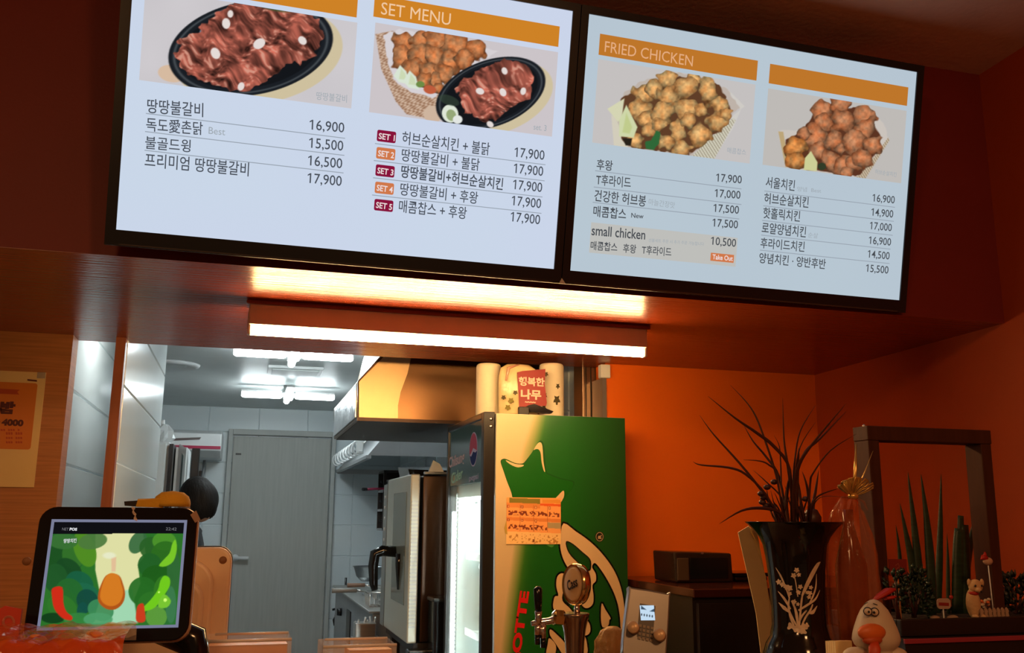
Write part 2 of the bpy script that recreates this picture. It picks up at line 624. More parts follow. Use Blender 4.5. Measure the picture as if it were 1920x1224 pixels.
def cross_lamp(px, py, y, drop, label):
    c = Y(px, py, y)
    z = KZ
    t = thing('ceiling_lamp', label, 'lamp', (c.x, y, z), 'cross-shaped kitchen ceiling lamps')
    zz = z - drop
    MB().lathe((c.x, y, zz - 0.02), [(0.055, 0), (0.055, 0.02), (0.035, 0.03), (0.035, drop + 0.02)], 20).build('base', m_white, t)
    for dx, dy in ((1, 0), (-1, 0), (0, -1), (0, 1)):
        L0, L1, hw = 0.045, 0.315, 0.021
        p0 = Vector((c.x + dx * L0, y + dy * L0, zz - 0.015)); p1 = Vector((c.x + dx * L1, y + dy * L1, zz - 0.015))
        d_ = (p1 - p0).normalized() * 0.012
        MB().tube([p0, p0 + d_, p1 - d_, p1], [hw * .7, hw, hw, hw * .6], 12).build('lamp_tube', m_tube, t)
        a_ = Vector((abs(dy), abs(dx), 0)) * 0.024
        q0, q1 = p0 + Vector((0, 0, 0.018)), p1 + Vector((0, 0, 0.018))
        MB().hexa([q0 - a_, q1 - a_, q1 + a_, q0 + a_], [p + Vector((0, 0, 0.012)) for p in (q0 - a_, q1 - a_, q1 + a_, q0 + a_)]).build('reflector', m_white, t)
    MB().lathe((c.x, y, zz - 0.045), [(0.0, -0.006), (0.025, 0), (0.032, 0.015), (0.03, 0.03), (0, 0.03)], 16).build('hub', m_tube, t)


cross_lamp(552, 661, 5.12, 0.025, 'lit cross-shaped ceiling lamp nearest the serving opening')
t = thing('added_passage_lamp', 'added unseen lamp brightening the narrow tiled passage', 'lamp', (-0.50, 3.75, KZ))  # unseen lamp added to brighten the passage tiles
box('housing', (-0.56, 3.66, KZ - 0.02), (-0.44, 3.84, KZ), m_white, t, 0.003)
box('diffuser', (-0.55, 3.67, KZ - 0.028), (-0.45, 3.83, KZ - 0.02), emis('added_passage_glow', (1.0, 0.95, 0.9), 90), t)
cross_lamp(541, 741, 6.65, 0.055, 'lit cross-shaped ceiling lamp farther back, in front of the grey door')

p = Y(553, 702, 5.87)
t = thing('ceiling_vent', 'square white ventilation panel between the two kitchen ceiling lamps', 'vent', (p.x, 5.87, KZ))
MB().box((p.x - 0.165, 5.74, KZ - 0.018), (p.x + 0.165, 6.0, KZ)).build('frame', m_white, t, 0.004)
box('panel', (p.x - 0.14, 5.765, KZ - 0.026), (p.x + 0.14, 5.975, KZ - 0.018), m_kceil, t, 0.003)
p = Y(318, 707, 5.9)
t = thing('round_vent', 'round white ceiling vent at the left of the kitchen ceiling', 'vent', (p.x, 5.9, KZ))
MB().lathe((p.x, 5.9, KZ - 0.02), [(0.10, 0.012), (0.145, 0), (0.165, 0.008), (0.17, 0.02)], 36).build('rim', m_white, t)
MB().lathe((p.x, 5.9, KZ - 0.012), [(0.0, 0.0), (0.09, 0.0), (0.105, 0.012)], 36).build('disc', m_kceil, t)

# ---------------------------------------------------------------- warm lamp under the header
m_lampbody = mat('cream_lamp_body', (0.88, 0.76, 0.66), 0.35)
m_warm = emis('warm_lamp_tube', (1.0, 0.60, 0.25), 105)
LX0, LX1, LY = Y(468, 612, 2.58).x, Y(1207, 657, 2.58).x, 2.58
ZT = Y(838, 640, LY).z
t = thing('strip_lamp', 'long lit warm fluorescent strip lamp under the red header', 'lamp', ((LX0 + LX1) / 2, LY, SZ))
MB().box((LX0 - 0.004, LY - 0.022, ZT + 0.012), (LX1 + 0.004, LY + 0.022, SZ)).build('body', m_lampbody, t, 0.005)
MB().box((LX0 - 0.012, LY - 0.03, SZ - 0.012), (LX1 + 0.012, LY + 0.03, SZ)).build('mounting_rail', m_soffit, t, 0.003)
MB().tube([(LX0 + 0.004, LY, ZT), (LX1 - 0.004, LY, ZT)], 0.0135, 16).build('lamp_tube', m_warm, t)
for xx in (LX0 - 0.006, LX1 - 0.004):
    MB().box((xx, LY - 0.014, ZT - 0.014), (xx + 0.010, LY + 0.014, SZ - 0.03)).build('lamp_holder', m_lampbody, t, 0.003)

# ---------------------------------------------------------------- menu displays
_t, _yw = 0.224, 0.0292
tu = Vector((math.cos(_yw), math.sin(_yw), 0))
tn = Vector((-math.sin(_yw), math.cos(_yw), 0))
tvv = Vector((0, 0, 1)) * math.cos(_t) - tn * math.sin(_t)
TV = Plane((0.2073, 2.13, H + 0.6135), tu, tvv)
TH = 0.6423
NZ = -TV.n


def tvbox(mb, a0, b0, a1, b1, d0, d1):   # d measured toward the back
    q = lambda d: [TV.pt(a0, b0, -d), TV.pt(a1, b0, -d), TV.pt(a1, b1, -d), TV.pt(a0, b1, -d)]
    mb.hexa(q(d0), q(d1))


m_text = emis('menu_text_grey', rgb(72, 78, 88))
m_text_r = emis('menu_text_grey_dim', rgb(70, 74, 80))
m_pale = emis('menu_text_pale', rgb(158, 168, 176))
m_line = emis('menu_rule', rgb(148, 158, 170))
m_bar = emis('menu_orange', rgb(206, 130, 38))
m_bar2 = emis('menu_orange_dim', rgb(190, 118, 42))
m_barT = emis('menu_heading', rgb(240, 200, 160))
m_barT2 = emis('menu_heading_dim', rgb(228, 172, 128))
m_b1 = emis('badge_crimson', rgb(136, 18, 58))
m_b2 = emis('badge_orange', rgb(208, 120, 74))
m_bt = emis('badge_text', rgb(236, 220, 220))
m_box = emis('menu_beige_box', rgb(190, 190, 186))
m_pic = paintmat('menu_picture', True)


def screen_mat(name, c1, c2):
    m = bpy.data.materials.new(name)
    m.use_nodes = True
    nt = m.node_tree
    nt.nodes.remove(nt.nodes['Principled BSDF'])
    e = nt.nodes.new('ShaderNodeEmission')
    tc = nt.nodes.new('ShaderNodeTexCoord')
    n = nt.nodes.new('ShaderNodeTexNoise')
    n.inputs['Scale'].default_value = 1.6
    n.inputs['Detail'].default_value = 1
    mx = nt.nodes.new('ShaderNodeMixRGB')
    mx.inputs[1].default_value = (*c1, 1)
    mx.inputs[2].default_value = (*c2, 1)
    nt.links.new(tc.outputs['Object'], n.inputs['Vector'])
    nt.links.new(n.outputs['Fac'], mx.inputs[0])
    nt.links.new(mx.outputs[0], e.inputs['Color'])
    nt.links.new(e.outputs[0], nt.nodes['Material Output'].inputs['Surface'])
    return m


m_tvframe = mat('black_display_bezel', (0.010, 0.010, 0.013), 0.28, var=0)
m_tvlip = mat('dark_grey_display_lip', (0.10, 0.085, 0.08), 0.25, metal=0.6, var=0)


def display(a0, a1, o0, o1, sm, label):
    t = thing('menu_display', label, 'display', TV.pt((a0 + a1) / 2, 0, 0))
    b0, b1 = -0.034, TH + 0.02
    f = MB()
    for q in ((o0, b0, a0, b1), (a1, b0, o1, b1), (a0, b0, a1, 0), (a0, TH, a1, b1)):
        tvbox(f, *q, -0.004, 0.03)
    f.build('bezel', m_tvframe, t)
    f = MB(); tvbox(f, o0 + 0.01, b0 + 0.006, o1 - 0.01, b1 - 0.006, 0.012, 0.05)
    f.build('back_cover', m_black, t)
    f = MB(); tvbox(f, o0 + 0.03, b0 + 0.001, o1 - 0.03, b0 + 0.004, -0.0065, -0.004)
    f.build('bezel_lip', m_tvlip, t)
    f = MB(); TV.rect(a0, 0, a1, TH, 0, f)
    f.build('screen', sm, t)
    for xx in (a0 + 0.2, a1 - 0.2):
        f = MB()
        q0 = TV.pt(xx, TH * 0.75, -0.05)
        f.box((q0.x - 0.02, q0.y - 0.01, q0.z - 0.1), (q0.x + 0.02, FY + (0.002), q0.z + 0.1))
        f.build('wall_bracket', m_black, t)
    return t


tvL = display(-0.506, 0.506, -0.528, 0.5264, screen_mat('left_screen_white', rgb(200, 218, 230), rgb(204, 208, 236)),
              'wall-mounted menu display on the left, with sizzling plates and set menu list')
tvR = display(0.549, 1.541, 0.5286, 1.563, screen_mat('right_screen_white', rgb(186, 202, 212), rgb(178, 192, 206)),
              'wall-mounted menu display on the right, headed fried chicken')

# --- flat content, painted in layers in front of each screen
MEAT = (150, 78, 66)


def meat_tex(P, mask, seed, gar):
    a = P.x * 0.80 + P.y * 0.60
    b = -P.x * 0.60 + P.y * 0.80
    wx = (vn(P.x, P.y, 26, seed + 9) - .5) * 34
    a, b = a + wx, b + wx * .6
    st = vn(a, b * 2.6, 17, seed)
    st2 = vn(P.x, P.y, 21, seed + 2)
    st3 = vn(a * 1.5, b * 3, 9, seed + 5)
    k = 0.15 + 0.75 * st + 0.60 * st2 + 0.35 * (st3 - .5)
    col = np.array([172, 92, 76])[None] * k[:, None]
    hi = np.clip((st * st3 - .40) * 3, 0, .8)[:, None]
    col = col * (1 - hi) + np.array([212, 158, 138]) * hi
    P.put(mask, col)
    for (gx, gy, gr) in gar:
        m_, _ = P.ell(gx, gy, gr, gr * .75, 20 + gx)
        P.put(m_, (228, 218, 214))


def plate(P, cx, cy, a, b, deg, wood, shift):
    m_, _ = P.ell(cx + shift[0], cy + shift[1], a + 2, b + 2, deg)
    P.put(m_, wood)
    m_, d = P.ell(cx, cy, a, b, deg)
    P.put(m_, (26, 30, 36))
    ring = np.exp(-((d - 0.93) / 0.018) ** 2) * 0.5
    P.put(ring, (110, 118, 122))
    m_, d = P.ell(cx, cy, a * .86, b * .84, deg)
    P.put(m_ * .8, (18, 20, 24))


def food1(x, y):
    P = Paint(x, y, (203, 199, 203))
    P.c += (vn(x, y, 60, 1)[:, None] - .5) * 6
    m_, _ = P.ell(322, 138, 26, 16, 10); P.put(m_, (214, 186, 160))
    plate(P, 470, 90, 156, 88, -10, (206, 192, 158), (16, 14))
    msk = P.pol([(328, 105), (338, 74), (372, 58), (398, 34), (432, 12), (476, 2), (520, 14), (560, 14), (600, 42), (606, 72), (578, 118), (535, 122), (505, 146), (472, 166), (425, 168), (378, 152), (342, 128)], 2, 14, 9)
    m_, _ = P.ell(388, 62, 14, 12, 0); P.put(m_ * .8, (140, 140, 156))
    meat_tex(P, msk, 3, [(404, 100, 11), (486, 82, 12), (567, 76, 9), (452, 162, 8), (424, 44, 10), (432, 26, 7)])
    m_, _ = P.ell(514, 14, 30, 6, 12, 4); P.put(m_, (70, 84, 50))
    return P.c


def food2(x, y):
    P = Paint(x, y, (203, 196, 200))
    # basket and paper
    m_ = P.pol([(704, 64), (735, 58), (760, 60), (820, 140), (830, 200), (800, 222), (762, 214), (742, 190), (715, 130)], 2)
    wv = 0.5 + 0.5 * np.sin(x * 0.55 + np.sin(y * .5) * 1.5) * np.sin(y * 0.75 + x * .25)
    P.put(m_, np.array([214, 188, 166])[None] - wv[:, None] * np.array([66, 80, 84]))
    m_ = P.pol([(720, 66), (745, 55), (800, 62), (905, 88), (935, 96), (905, 112), (830, 170), (812, 184), (770, 172), (738, 150), (724, 104)], 2, 4)
    P.put(m_, (214, 208, 212))
    bl = [(760, 82, 22), (790, 74, 20), (822, 76, 24), (856, 86, 25), (892, 92, 20), (755, 108, 22), (788, 104, 24), (815, 108, 20), (842, 118, 22), (872, 112, 18),
          (778, 128, 20), (806, 134, 20), (832, 138, 18), (814, 158, 18), (796, 150, 15), (824, 166, 12)]
    for i, (a, b, r) in enumerate(bl):
        P.lump(a, b, r, (176, 112, 70), seed=i)
    m_, _ = P.ell(806, 168, 12, 8, 10); P.put(m_, (190, 92, 60))
    for (a, b) in ((752, 142), (770, 152)):
        m_ = P.pol([(a - 2, b - 20), (a + 10, b - 8), (a + 16, b + 16), (a - 4, b + 12), (a - 14, b)], 2); P.put(m_, (216, 228, 210))
        m_ = P.pol([(a, b - 14), (a + 8, b - 4), (a + 10, b + 8), (a - 4, b + 6)], 2); P.put(m_ * .6, (196, 210, 160))
    m_, _ = P.ell(788, 158, 8, 6, 0); P.put(m_, (110, 140, 70))
    m_, _ = P.ell(812, 214, 18, 16, 0); P.put(m_, (206, 180, 158))
    plate(P, 920, 175, 107, 62, -20, (206, 192, 158), (12, 10))
    msk = P.pol([(854, 166), (872, 150), (902, 128), (946, 112), (986, 120), (1004, 148), (992, 182), (940, 212), (930, 226), (902, 228), (872, 208)], 2, 9, 7)
    meat_tex(P, msk, 9, [(946, 133, 7), (900, 171, 8), (943, 173, 8), (981, 171, 7), (919, 233, 7)])
    m_, _ = P.ell(844, 213, 15, 17, -20); P.put(m_, (222, 230, 214))
    m_, _ = P.ell(846, 216, 9, 11, -20); P.put(m_, (150, 168, 120))
    m_, _ = P.ell(858, 224, 9, 8, 0); P.put(m_, (226, 230, 226))
    m_, _ = P.ell(842, 188, 20, 9, 20); P.put(m_ * .6, (56, 74, 58))
    return P.c


def cvt(L, sc, ox, oy):
    return [(a / sc + ox, b / sc + oy) + tuple(r / sc for r in rr) for (a, b, *rr) in L]


def food3(x, y):
    P = Paint(x, y, (196, 192, 191))
    m_ = P.pol(cvt([(1140, 540), (1290, 690), (1180, 780), (1000, 980), (900, 1090), (1060, 1080), (1200, 860), (1260, 720)], 4.08, 1080, 30), 2); P.put(m_, (206, 202, 196))
    m_ = P.pol(cvt([(380, 580), (500, 500), (800, 430), (1150, 560), (1250, 700), (1150, 800), (870, 1080), (330, 1020), (290, 800)], 4.08, 1080, 30), 2, 5); P.put(m_, (190, 178, 168))
    m_ = P.pol(cvt([(1200, 780), (1220, 800), (1060, 1090), (880, 1080), (1000, 960)], 4.08, 1080, 30), 2)
    P.put(m_, (204, 200, 180)); 
    P.put(m_ * np.clip(np.sin(x * 1.1 - y * .7) * 3 - 1.9, 0, 1), (120, 104, 84))
    m_ = P.pol(cvt([(270, 760), (300, 770), (400, 1010), (290, 1000)], 4.08, 1080, 30), 2); P.put(m_, (210, 204, 186))
    m_ = P.pol(cvt([(340, 640), (470, 560), (700, 450), (1100, 520), (1180, 720), (1100, 880), (860, 1060), (400, 1000), (350, 930)], 4.08, 1080, 30), 2, 6)
    P.put(m_, (96, 62, 40))
    bl = [(520, 600, 80), (700, 490, 75), (600, 560, 70), (900, 470, 60), (835, 545, 90), (1010, 570, 72, 110), (705, 615, 78), (1110, 680, 70), (500, 720, 90), (540, 790, 80), (660, 740, 90), (850, 710, 95),
          (960, 720, 50), (780, 880, 60, 90), (1080, 810, 75), (950, 910, 95), (560, 870, 66), (690, 960, 66), (810, 1020, 70), (450, 960, 60), (860, 800, 60), (1150, 750, 44), (640, 830, 50)]
    for i, q in enumerate(cvt([b[:3] for b in bl], 4.08, 1080, 30)):
        ry = bl[i][3] / 4.08 if len(bl[i]) > 3 else q[2] * .92
        P.lump(q[0], q[1], q[2], (196, 148, 92), ry, seed=i + 20)
    m_ = P.pol(cvt([(370, 630), (350, 780), (320, 810), (240, 710)], 4.08, 1080, 30), 2); P.put(m_, (212, 212, 178))
    m_ = P.pol(cvt([(385, 680), (470, 850), (440, 930), (330, 920), (330, 800)], 4.08, 1080, 30), 2); P.put(m_, (206, 214, 168))
    m_ = P.pol(cvt([(385, 740), (430, 850), (410, 900), (355, 890)], 4.08, 1080, 30), 3); P.put(m_ * .6, (184, 196, 122))
    m_ = P.pol(cvt([(355, 935), (430, 935), (420, 990), (380, 990)], 4.08, 1080, 30), 2); P.put(m_, (40, 34, 26))
    m_ = P.pol(cvt([(610, 875), (645, 890), (635, 970), (590, 1025), (535, 1015), (530, 960), (575, 950)], 4.08, 1080, 30), 2, 3); P.put(m_, (48, 104, 56))
    return P.c


def food4(x, y):
    P = Paint(x, y, (190, 186, 182))
    c4 = lambda L: cvt(L, 2.448, 1400, 100)
    m_ = P.pol(c4([(145, 358), (240, 350), (330, 300), (560, 240), (640, 340), (650, 390), (520, 572), (470, 565), (180, 525)]), 2, 4); P.put(m_, (202, 194, 186))
    m_ = P.pol(c4([(650, 385), (655, 400), (545, 575), (500, 572), (590, 470)]), 1.5)
    P.put(m_, (196, 180, 154)); P.put(m_ * np.clip(np.sin(x * 1.3 - y * .8) * 3 - 1.8, 0, 1), (110, 84, 64))
    m_ = P.pol(c4([(145, 358), (168, 360), (195, 520), (178, 522)]), 1.5); P.put(m_, (188, 164, 120))
    m_ = P.pol(c4([(180, 400), (260, 350), (330, 250), (560, 250), (610, 380), (600, 450), (520, 560), (440, 555), (200, 525)]), 2, 5); P.put(m_, (92, 52, 34))
    bl = [(345, 265, 46), (430, 235, 48), (350, 320, 48), (445, 310, 52), (540, 290, 48), (545, 345, 48), (310, 385, 55), (265, 370, 30), (400, 400, 48), (490, 410, 55), (580, 420, 44), (220, 430, 48), (225, 490, 42),
          (330, 450, 40), (390, 490, 45), (440, 510, 46), (490, 500, 40), (530, 480, 44), (430, 440, 24), (460, 550, 30)]
    for i, q in enumerate(c4([b[:3] for b in bl])):
        P.lump(q[0], q[1], q[2], (172, 110, 74) if i not in (11, 12) else (190, 124, 66), seed=i + 50)
    m_ = P.pol(c4([(295, 448), (325, 500), (322, 540), (262, 535), (268, 480)]), 1.5); P.put(m_, (204, 206, 150))
    m_, _ = P.ell(1541, 312, 8, 7, 0); P.put(m_, (50, 60, 40))
    return P.c


def lrect(pl, pts):          # bounding rectangle of pixel corners on a plane
    q = [pl.loc(*p) for p in pts]
    tl, tr, br, bl = q
    return (tl[0] + bl[0]) / 2, (bl[1] + br[1]) / 2, (tr[0] + br[0]) / 2, (tl[1] + tr[1]) / 2


def pic(par, corners, fn, nx, ny, b1=None):
    a0, b0, a1, bb = lrect(TV, corners)
    TV.grid(a0, b0, a1, min(bb, TH) if b1 is None else b1, nx, ny, 0.0006, fn, 'menu_picture', m_pic, par)


def bar(par, corners, m):
    a0, b0, a1, b1 = lrect(TV, corners)
    f = MB(); TV.rect(a0, b0, a1, min(b1, TH - 0.012), 0.0006, f)
    f.build('heading_bar', m, par)


lb = TV.loc(700.6, 30)[1]
pic(tvL, [(270, -14), (669, 35), (660, 204), (263, 150)], food1, 250, 130)
pic(tvL, [(701, 41), (1045, 98.5), (1036, 257), (694.6, 210)], food2, 230, 140)
pic(tvR, [(1121, 114.5), (1416, 155), (1406, 306), (1110.6, 268)], food3, 230, 150)
pic(tvR, [(1441, 167), (1701, 207), (1688, 344), (1428.6, 308)], food4, 210, 140)
bar(tvL, [(702, -9), (1049, 49), (1047, 89.5), (700.6, 30)], m_bar)
bar(tvL, [(268, -64), (672, -14), (669, 25), (266, -24)], m_bar)
bar(tvR, [(1125, 63), (1421, 114), (1418, 151), (1122, 103)], m_bar2)
bar(tvR, [(1443, 118), (1702, 165), (1701, 200), (1442, 155)], m_bar2)

O = 0.0012
names = [('땅땅불갈비', (276, 212), (381, 220), 27), ('독도愛촌닭', (274, 246), (380, 254), 26), ('불골드윙', (272, 279), (357, 286), 24), ('프리미엄 땅땅불갈비', (271, 313), (466, 331), 27)]
for s_, a_, b_, h_ in names:
    line('menu_text', m_text, tvL, TV, s_, a_, b_, h_, O, bold=0.007)
for s_, a_, b_ in (('16,900', (580, 246), (645, 252)), ('15,500', (579, 280), (643, 286)), ('16,500', (577, 313), (641, 319)), ('17,900', (576, 346), (640, 352))):
    line('menu_text', m_text, tvL, TV, s_, a_, b_, 22, O, bold=0.004)
for s_, a_, b_, h_ in (('허브순살치킨 + 불닭', (753, 270.5), (917, 292), 25), ('땅땅불갈비 + 불닭', (752, 302), (898, 321), 24), ('땅땅불갈비+허브순살치킨', (751, 333), (942, 357), 24),
                      ('땅땅불갈비 + 후왕', (749.5, 366), (895, 383), 24), ('매콤찹스 + 후왕', (747, 398), (874, 411.5), 24)):
    line('menu_text', m_text, tvL, TV, s_, a_, b_, h_, O, bold=0.016 if '+허' in s_ else 0.007)
for i in range(5):
    line('menu_text', m_text, tvL, TV, '17,900', ((964, 962.5, 961, 958.5, 956.5)[i], 297 + 30.2 * i), ((1020, 1017.5, 1015.5, 1013.5, 1011.5)[i], 303 + 30.2 * i), 21, O, bold=0.004)
line('menu_caption', m_pale, tvL, TV, 'Best', (391, 251), (422, 254), 13, O)
line('menu_caption', m_pale, tvL, TV, '땅땅불갈비', (593, 187), (650, 193), 15, O)
line('menu_caption', m_pale, tvL, TV, 'set. 3', (1000, 243), (1024, 246), 11, O)


def rules(par, L):
    for (x0, y0, x1, y1) in L:
        f = MB()
        a0, b0 = TV.loc(x0, y0); a1, b1 = TV.loc(x1, y1)
        TV.rect(a0, (b0 + b1) / 2 - 0.0009, a1, (b0 + b1) / 2 + 0.0009, 0.0008, f)
        f.build('menu_rule', m_line, par)


rules(tvL, [(273.5, 213, 647, 259), (272, 246, 645.6, 292), (271, 281, 644, 325), (703, 269, 1022.6, 309), (700.6, 301, 1021, 339), (699.5, 332.6, 1017, 370), (697.6, 364.5, 1015, 401)])
line('heading_text', m_barT, tvL, TV, 'SET MENU', (714, 27), (844, 48), 23, 0.0014)
for i in range(5):
    cx, cy = 724.5 - 1.3 * i, 255.5 + 32.3 * i
    a0, b0 = TV.loc(cx - 18.5, cy + 9.5); a1, b1 = TV.loc(cx + 18.5, cy - 8.5)
    bc = (b0 + b1) / 2
    f = MB()
    r_ = 0.004
    pts = []
    for (qx, qy, an0) in ((a1 - r_, bc + 0.0135 - r_, 0), (a0 + r_, bc + 0.0135 - r_, 90), (a0 + r_, bc - 0.0135 + r_, 180), (a1 - r_, bc - 0.0135 + r_, 270)):
        for k in range(4):
            an = math.radians(an0 + 30 * k)
            pts.append(TV.pt(qx + r_ * math.cos(an), qy + r_ * math.sin(an), 0.0008))
    f.add(pts, [tuple(range(len(pts)))])
    f.build('set_badge', m_b1 if i % 2 == 0 else m_b2, tvL)
    f = MB()
    text(f, TV, 'SET %d' % (i + 1), (cx - 15, cy + 5), (cx + 15, cy + 9.5), 11.5, 0.0014, bold=0.02)
    f.build('badge_text', m_bt, tvL)

# right display
for s_, a_, b_, h_ in (('후왕', (1118, 318), (1148, 321), 20), ('T후라이드', (1117, 347), (1182, 353), 21), ('건강한 허브봉', (1113.5, 377), (1210, 388), 22), ('매콤찹스', (1111.6, 406), (1173, 412), 21),
                      ('small chicken', (1108.6, 441), (1209, 449.5), 19), ('매콤찹스', (1106.7, 468.5), (1156.7, 472), 17), ('후왕', (1167.5, 473.5), (1192, 475.5), 17), ('T후라이드', (1202.7, 476.5), (1258, 481), 17),
                      ('서울치킨', (1434.7, 351.5), (1489, 358.5), 21), ('허브순살치킨', (1432, 382), (1515, 390), 21), ('핫홀릭치킨', (1430, 409), (1499, 416), 21), ('로얄양념치킨', (1427.4, 437), (1510, 445.5), 21),
                      ('후라이드치킨', (1425, 465), (1507.4, 472.5), 20), ('양념치킨 · 양반후반', (1422.5, 493), (1547, 505), 20), ('New', (1183, 408), (1206, 410), 9)):
    line('menu_text', m_text_r, tvR, TV, s_, a_, b_, h_, O, bold=0.010)
for s_, a_, b_, h_ in (('17,900', (1342, 342.7), (1390, 346.7), 17.5), ('17,000', (1339.4, 371.8), (1387.5, 375.5), 17.5), ('17,500', (1337, 399.6), (1384.7, 403.5), 17.5), ('17,500', (1335, 427), (1382.7, 431), 17.5),
                      ('10,500', (1332, 461), (1379, 465.5), 17.5), ('16,900', (1635, 380), (1676.6, 384), 16.5), ('14,900', (1632.8, 406.6), (1673.7, 410.5), 16.5), ('17,000', (1630, 432), (1671, 436), 16.5),
                      ('16,900', (1628, 459.3), (1669.6, 463), 16.5), ('14,500', (1626, 485), (1666.8, 489), 16.5), ('15,500', (1622.6, 511.6), (1664.7, 515.5), 16.5)):
    line('menu_text', m_text_r, tvR, TV, s_, a_, b_, h_, O, bold=0.006)
line('menu_caption', m_pale, tvR, TV, '마늘간장맛', (1215.5, 384), (1264.5, 391), 12, O)
line('menu_caption', m_pale, tvR, TV, '선불세트 주문 시 추가 주문 가능합니다', (1215.5, 453.5), (1319.4, 461), 7, O)
line('menu_caption', m_pale, tvR, TV, '양념  Best', (1494, 358.5), (1539, 362), 9, O)
line('menu_caption', m_pale, tvR, TV, '순살', (1514.4, 445), (1532.8, 447), 10, O)
line('menu_caption', m_pale, tvR, TV, '매콤찹스', (1363, 287), (1398, 291), 11, O)
line('menu_caption', m_pale, tvR, TV, '허브순살치킨', (1640, 326), (1680, 332), 9, O)
rules(tvR, [(1115.5, 320.8, 1390, 353.5), (1113, 351, 1390, 383), (1111, 380, 1386, 409.8), (1432.7, 360, 1677.8, 386.8), (1430.6, 387, 1675.7, 413.7), (1428.6, 414.5, 1673.7, 439.9), (1426.6, 443, 1669.6, 464.8), (1424.5, 471, 1667.6, 492)])
a0, b0, a1, b1 = lrect(TV, [(1107.6, 419), (1384, 443.7), (1378, 497.6), (1104.7, 476)])
f = MB(); TV.rect(a0, b0, a1, b1, 0.0006, f); f.build('price_box', m_box, tvR)
a0, b0, a1, b1 = lrect(TV, [(1332.2, 474), (1376, 477.5), (1375, 492.5), (1331.6, 489)])
f = MB(); TV.rect(a0, b0, a1, b1, 0.0012, f); f.build('take_out_badge', m_b2, tvR)
f = MB(); text(f, TV, 'Take Out', (1335, 486), (1373, 489.5), 9.5, 0.0018, bold=0.02); f.build('badge_text', m_bt, tvR)
line('heading_text', m_barT2, tvR, TV, 'FRIED CHICKEN', (1133, 97.5), (1298, 125), 20.5, 0.0014)
c_ = TV.pt(0.5275, -0.034, 0.006)
MB().add([c_ + tu * -0.006, c_ + tu * 0.012 + tvv * -0.001, c_ + tvv * 0.013, c_ + tu * -0.006 + NZ * 0.02, c_ + tu * 0.012 + NZ * 0.02, c_ + tvv * 0.013 + NZ * 0.02],
         [(0, 1, 2), (3, 5, 4), (0, 3, 4, 1), (1, 4, 5, 2), (2, 5, 3, 0)]).build('joint_wedge', mat('pale_wedge', (0.6, 0.5, 0.45), 0.4), tvL)  # small pale wedge where the two displays meet

# ================================================================ kitchen things
def closed(pts, k=4):          # smooth closed outline
    n, out = len(pts), []
    for i in range(n):
        p0, p1, p2, p3 = [np.array(pts[(i + j - 1) % n], float) for j in range(4)]
        for s_ in range(k):
            t_ = s_ / k
            out.append(tuple(0.5 * (2 * p1 + (p2 - p0) * t_ + (2 * p0 - 5 * p1 + 4 * p2 - p3) * t_ ** 2 + (3 * p1 - p0 - 3 * p2 + p3) * t_ ** 3)))
    return out


def opened(pts, k=4):
    pts = [tuple(p) for p in pts]
    e = [pts[0]] + pts + [pts[-1]]
    out = []
    for i in range(1, len(e) - 2):
        p0, p1, p2, p3 = [np.array(e[i + j - 1], float) for j in range(4)]
        for s_ in range(k):
            t_ = s_ / k
            out.append(tuple(0.5 * (2 * p1 + (p2 - p0) * t_ + (2 * p0 - 5 * p1 + 4 * p2 - p3) * t_ ** 2 + (3 * p1 - p0 - 3 * p2 + p3) * t_ ** 3)))
    out.append(pts[-1])
    return out


def ribbon(pl, pts, wpx, off, mb, close=True, m=0):
    q = [pl.loc(*p) for p in pts]
    if close:
        q.append(q[0])
    wm = wpx * mpp(pl.px(*pts[0])) / 2
    for i in range(len(q) - 1):
        (a, b), (c, d) = q[i], q[i + 1]
        L = math.hypot(c - a, d - b) or 1e-9
        ex, ey = (c - a) / L * wm * .6, (d - b) / L * wm * .6
        nx, ny = -(d - b) / L * wm, (c - a) / L * wm
        mb.add([pl.pt(a - ex + nx, b - ey + ny, off), pl.pt(a - ex - nx, b - ey - ny, off), pl.pt(c + ex - nx, d + ey - ny, off), pl.pt(c + ex + nx, d + ey + ny, off)], [(0, 1, 2, 3)], m)


def flat(name, pl, pts, off, material, parent):
    f = MB()
    pl.poly(pts, off, f)
    return f.build(name, material, parent)


rnd = random.Random(4)

# ---- extractor hoods
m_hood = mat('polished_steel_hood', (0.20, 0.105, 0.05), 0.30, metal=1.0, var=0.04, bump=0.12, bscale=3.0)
m_hood_in = mat('shaded_hood_underside', (0.10, 0.075, 0.06), 0.5, metal=0.6)
hz = Y(671, 785, 3.75)
hx1 = 1.262
t = thing('extractor_hood', 'large polished steel extractor hood above the oven, reflecting the warm lamp', 'hood', (hz.x, 3.75, hz.z))
q1, q2 = Y(671, 714, 3.75), Y(724, 655, 3.75)
front = [(hz.x, 3.75, hz.z), (hx1, 3.75, hz.z), (hx1, 3.75, KZ), (q2.x + 0.05, 3.75, KZ), (q2.x, 3.75, q2.z), (q1.x, 3.75, q1.z)]
f = MB().prism(front, (0, 1.02, 0))
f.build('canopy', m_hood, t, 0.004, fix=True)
f = MB().box((hz.x + 0.012, 3.762, hz.z - 0.004), (hx1 - 0.01, 4.758, hz.z + 0.002)); f.build('dark_underside', m_hood_in, t)  # dark sheet standing in for the shaded hollow under the canopy
box('rim', (hz.x - 0.004, 3.744, hz.z - 0.008), (hx1, 3.752, hz.z + 0.006), mat('dark_rim', (0.06, 0.03, 0.02), 0.4, metal=0.5), t)
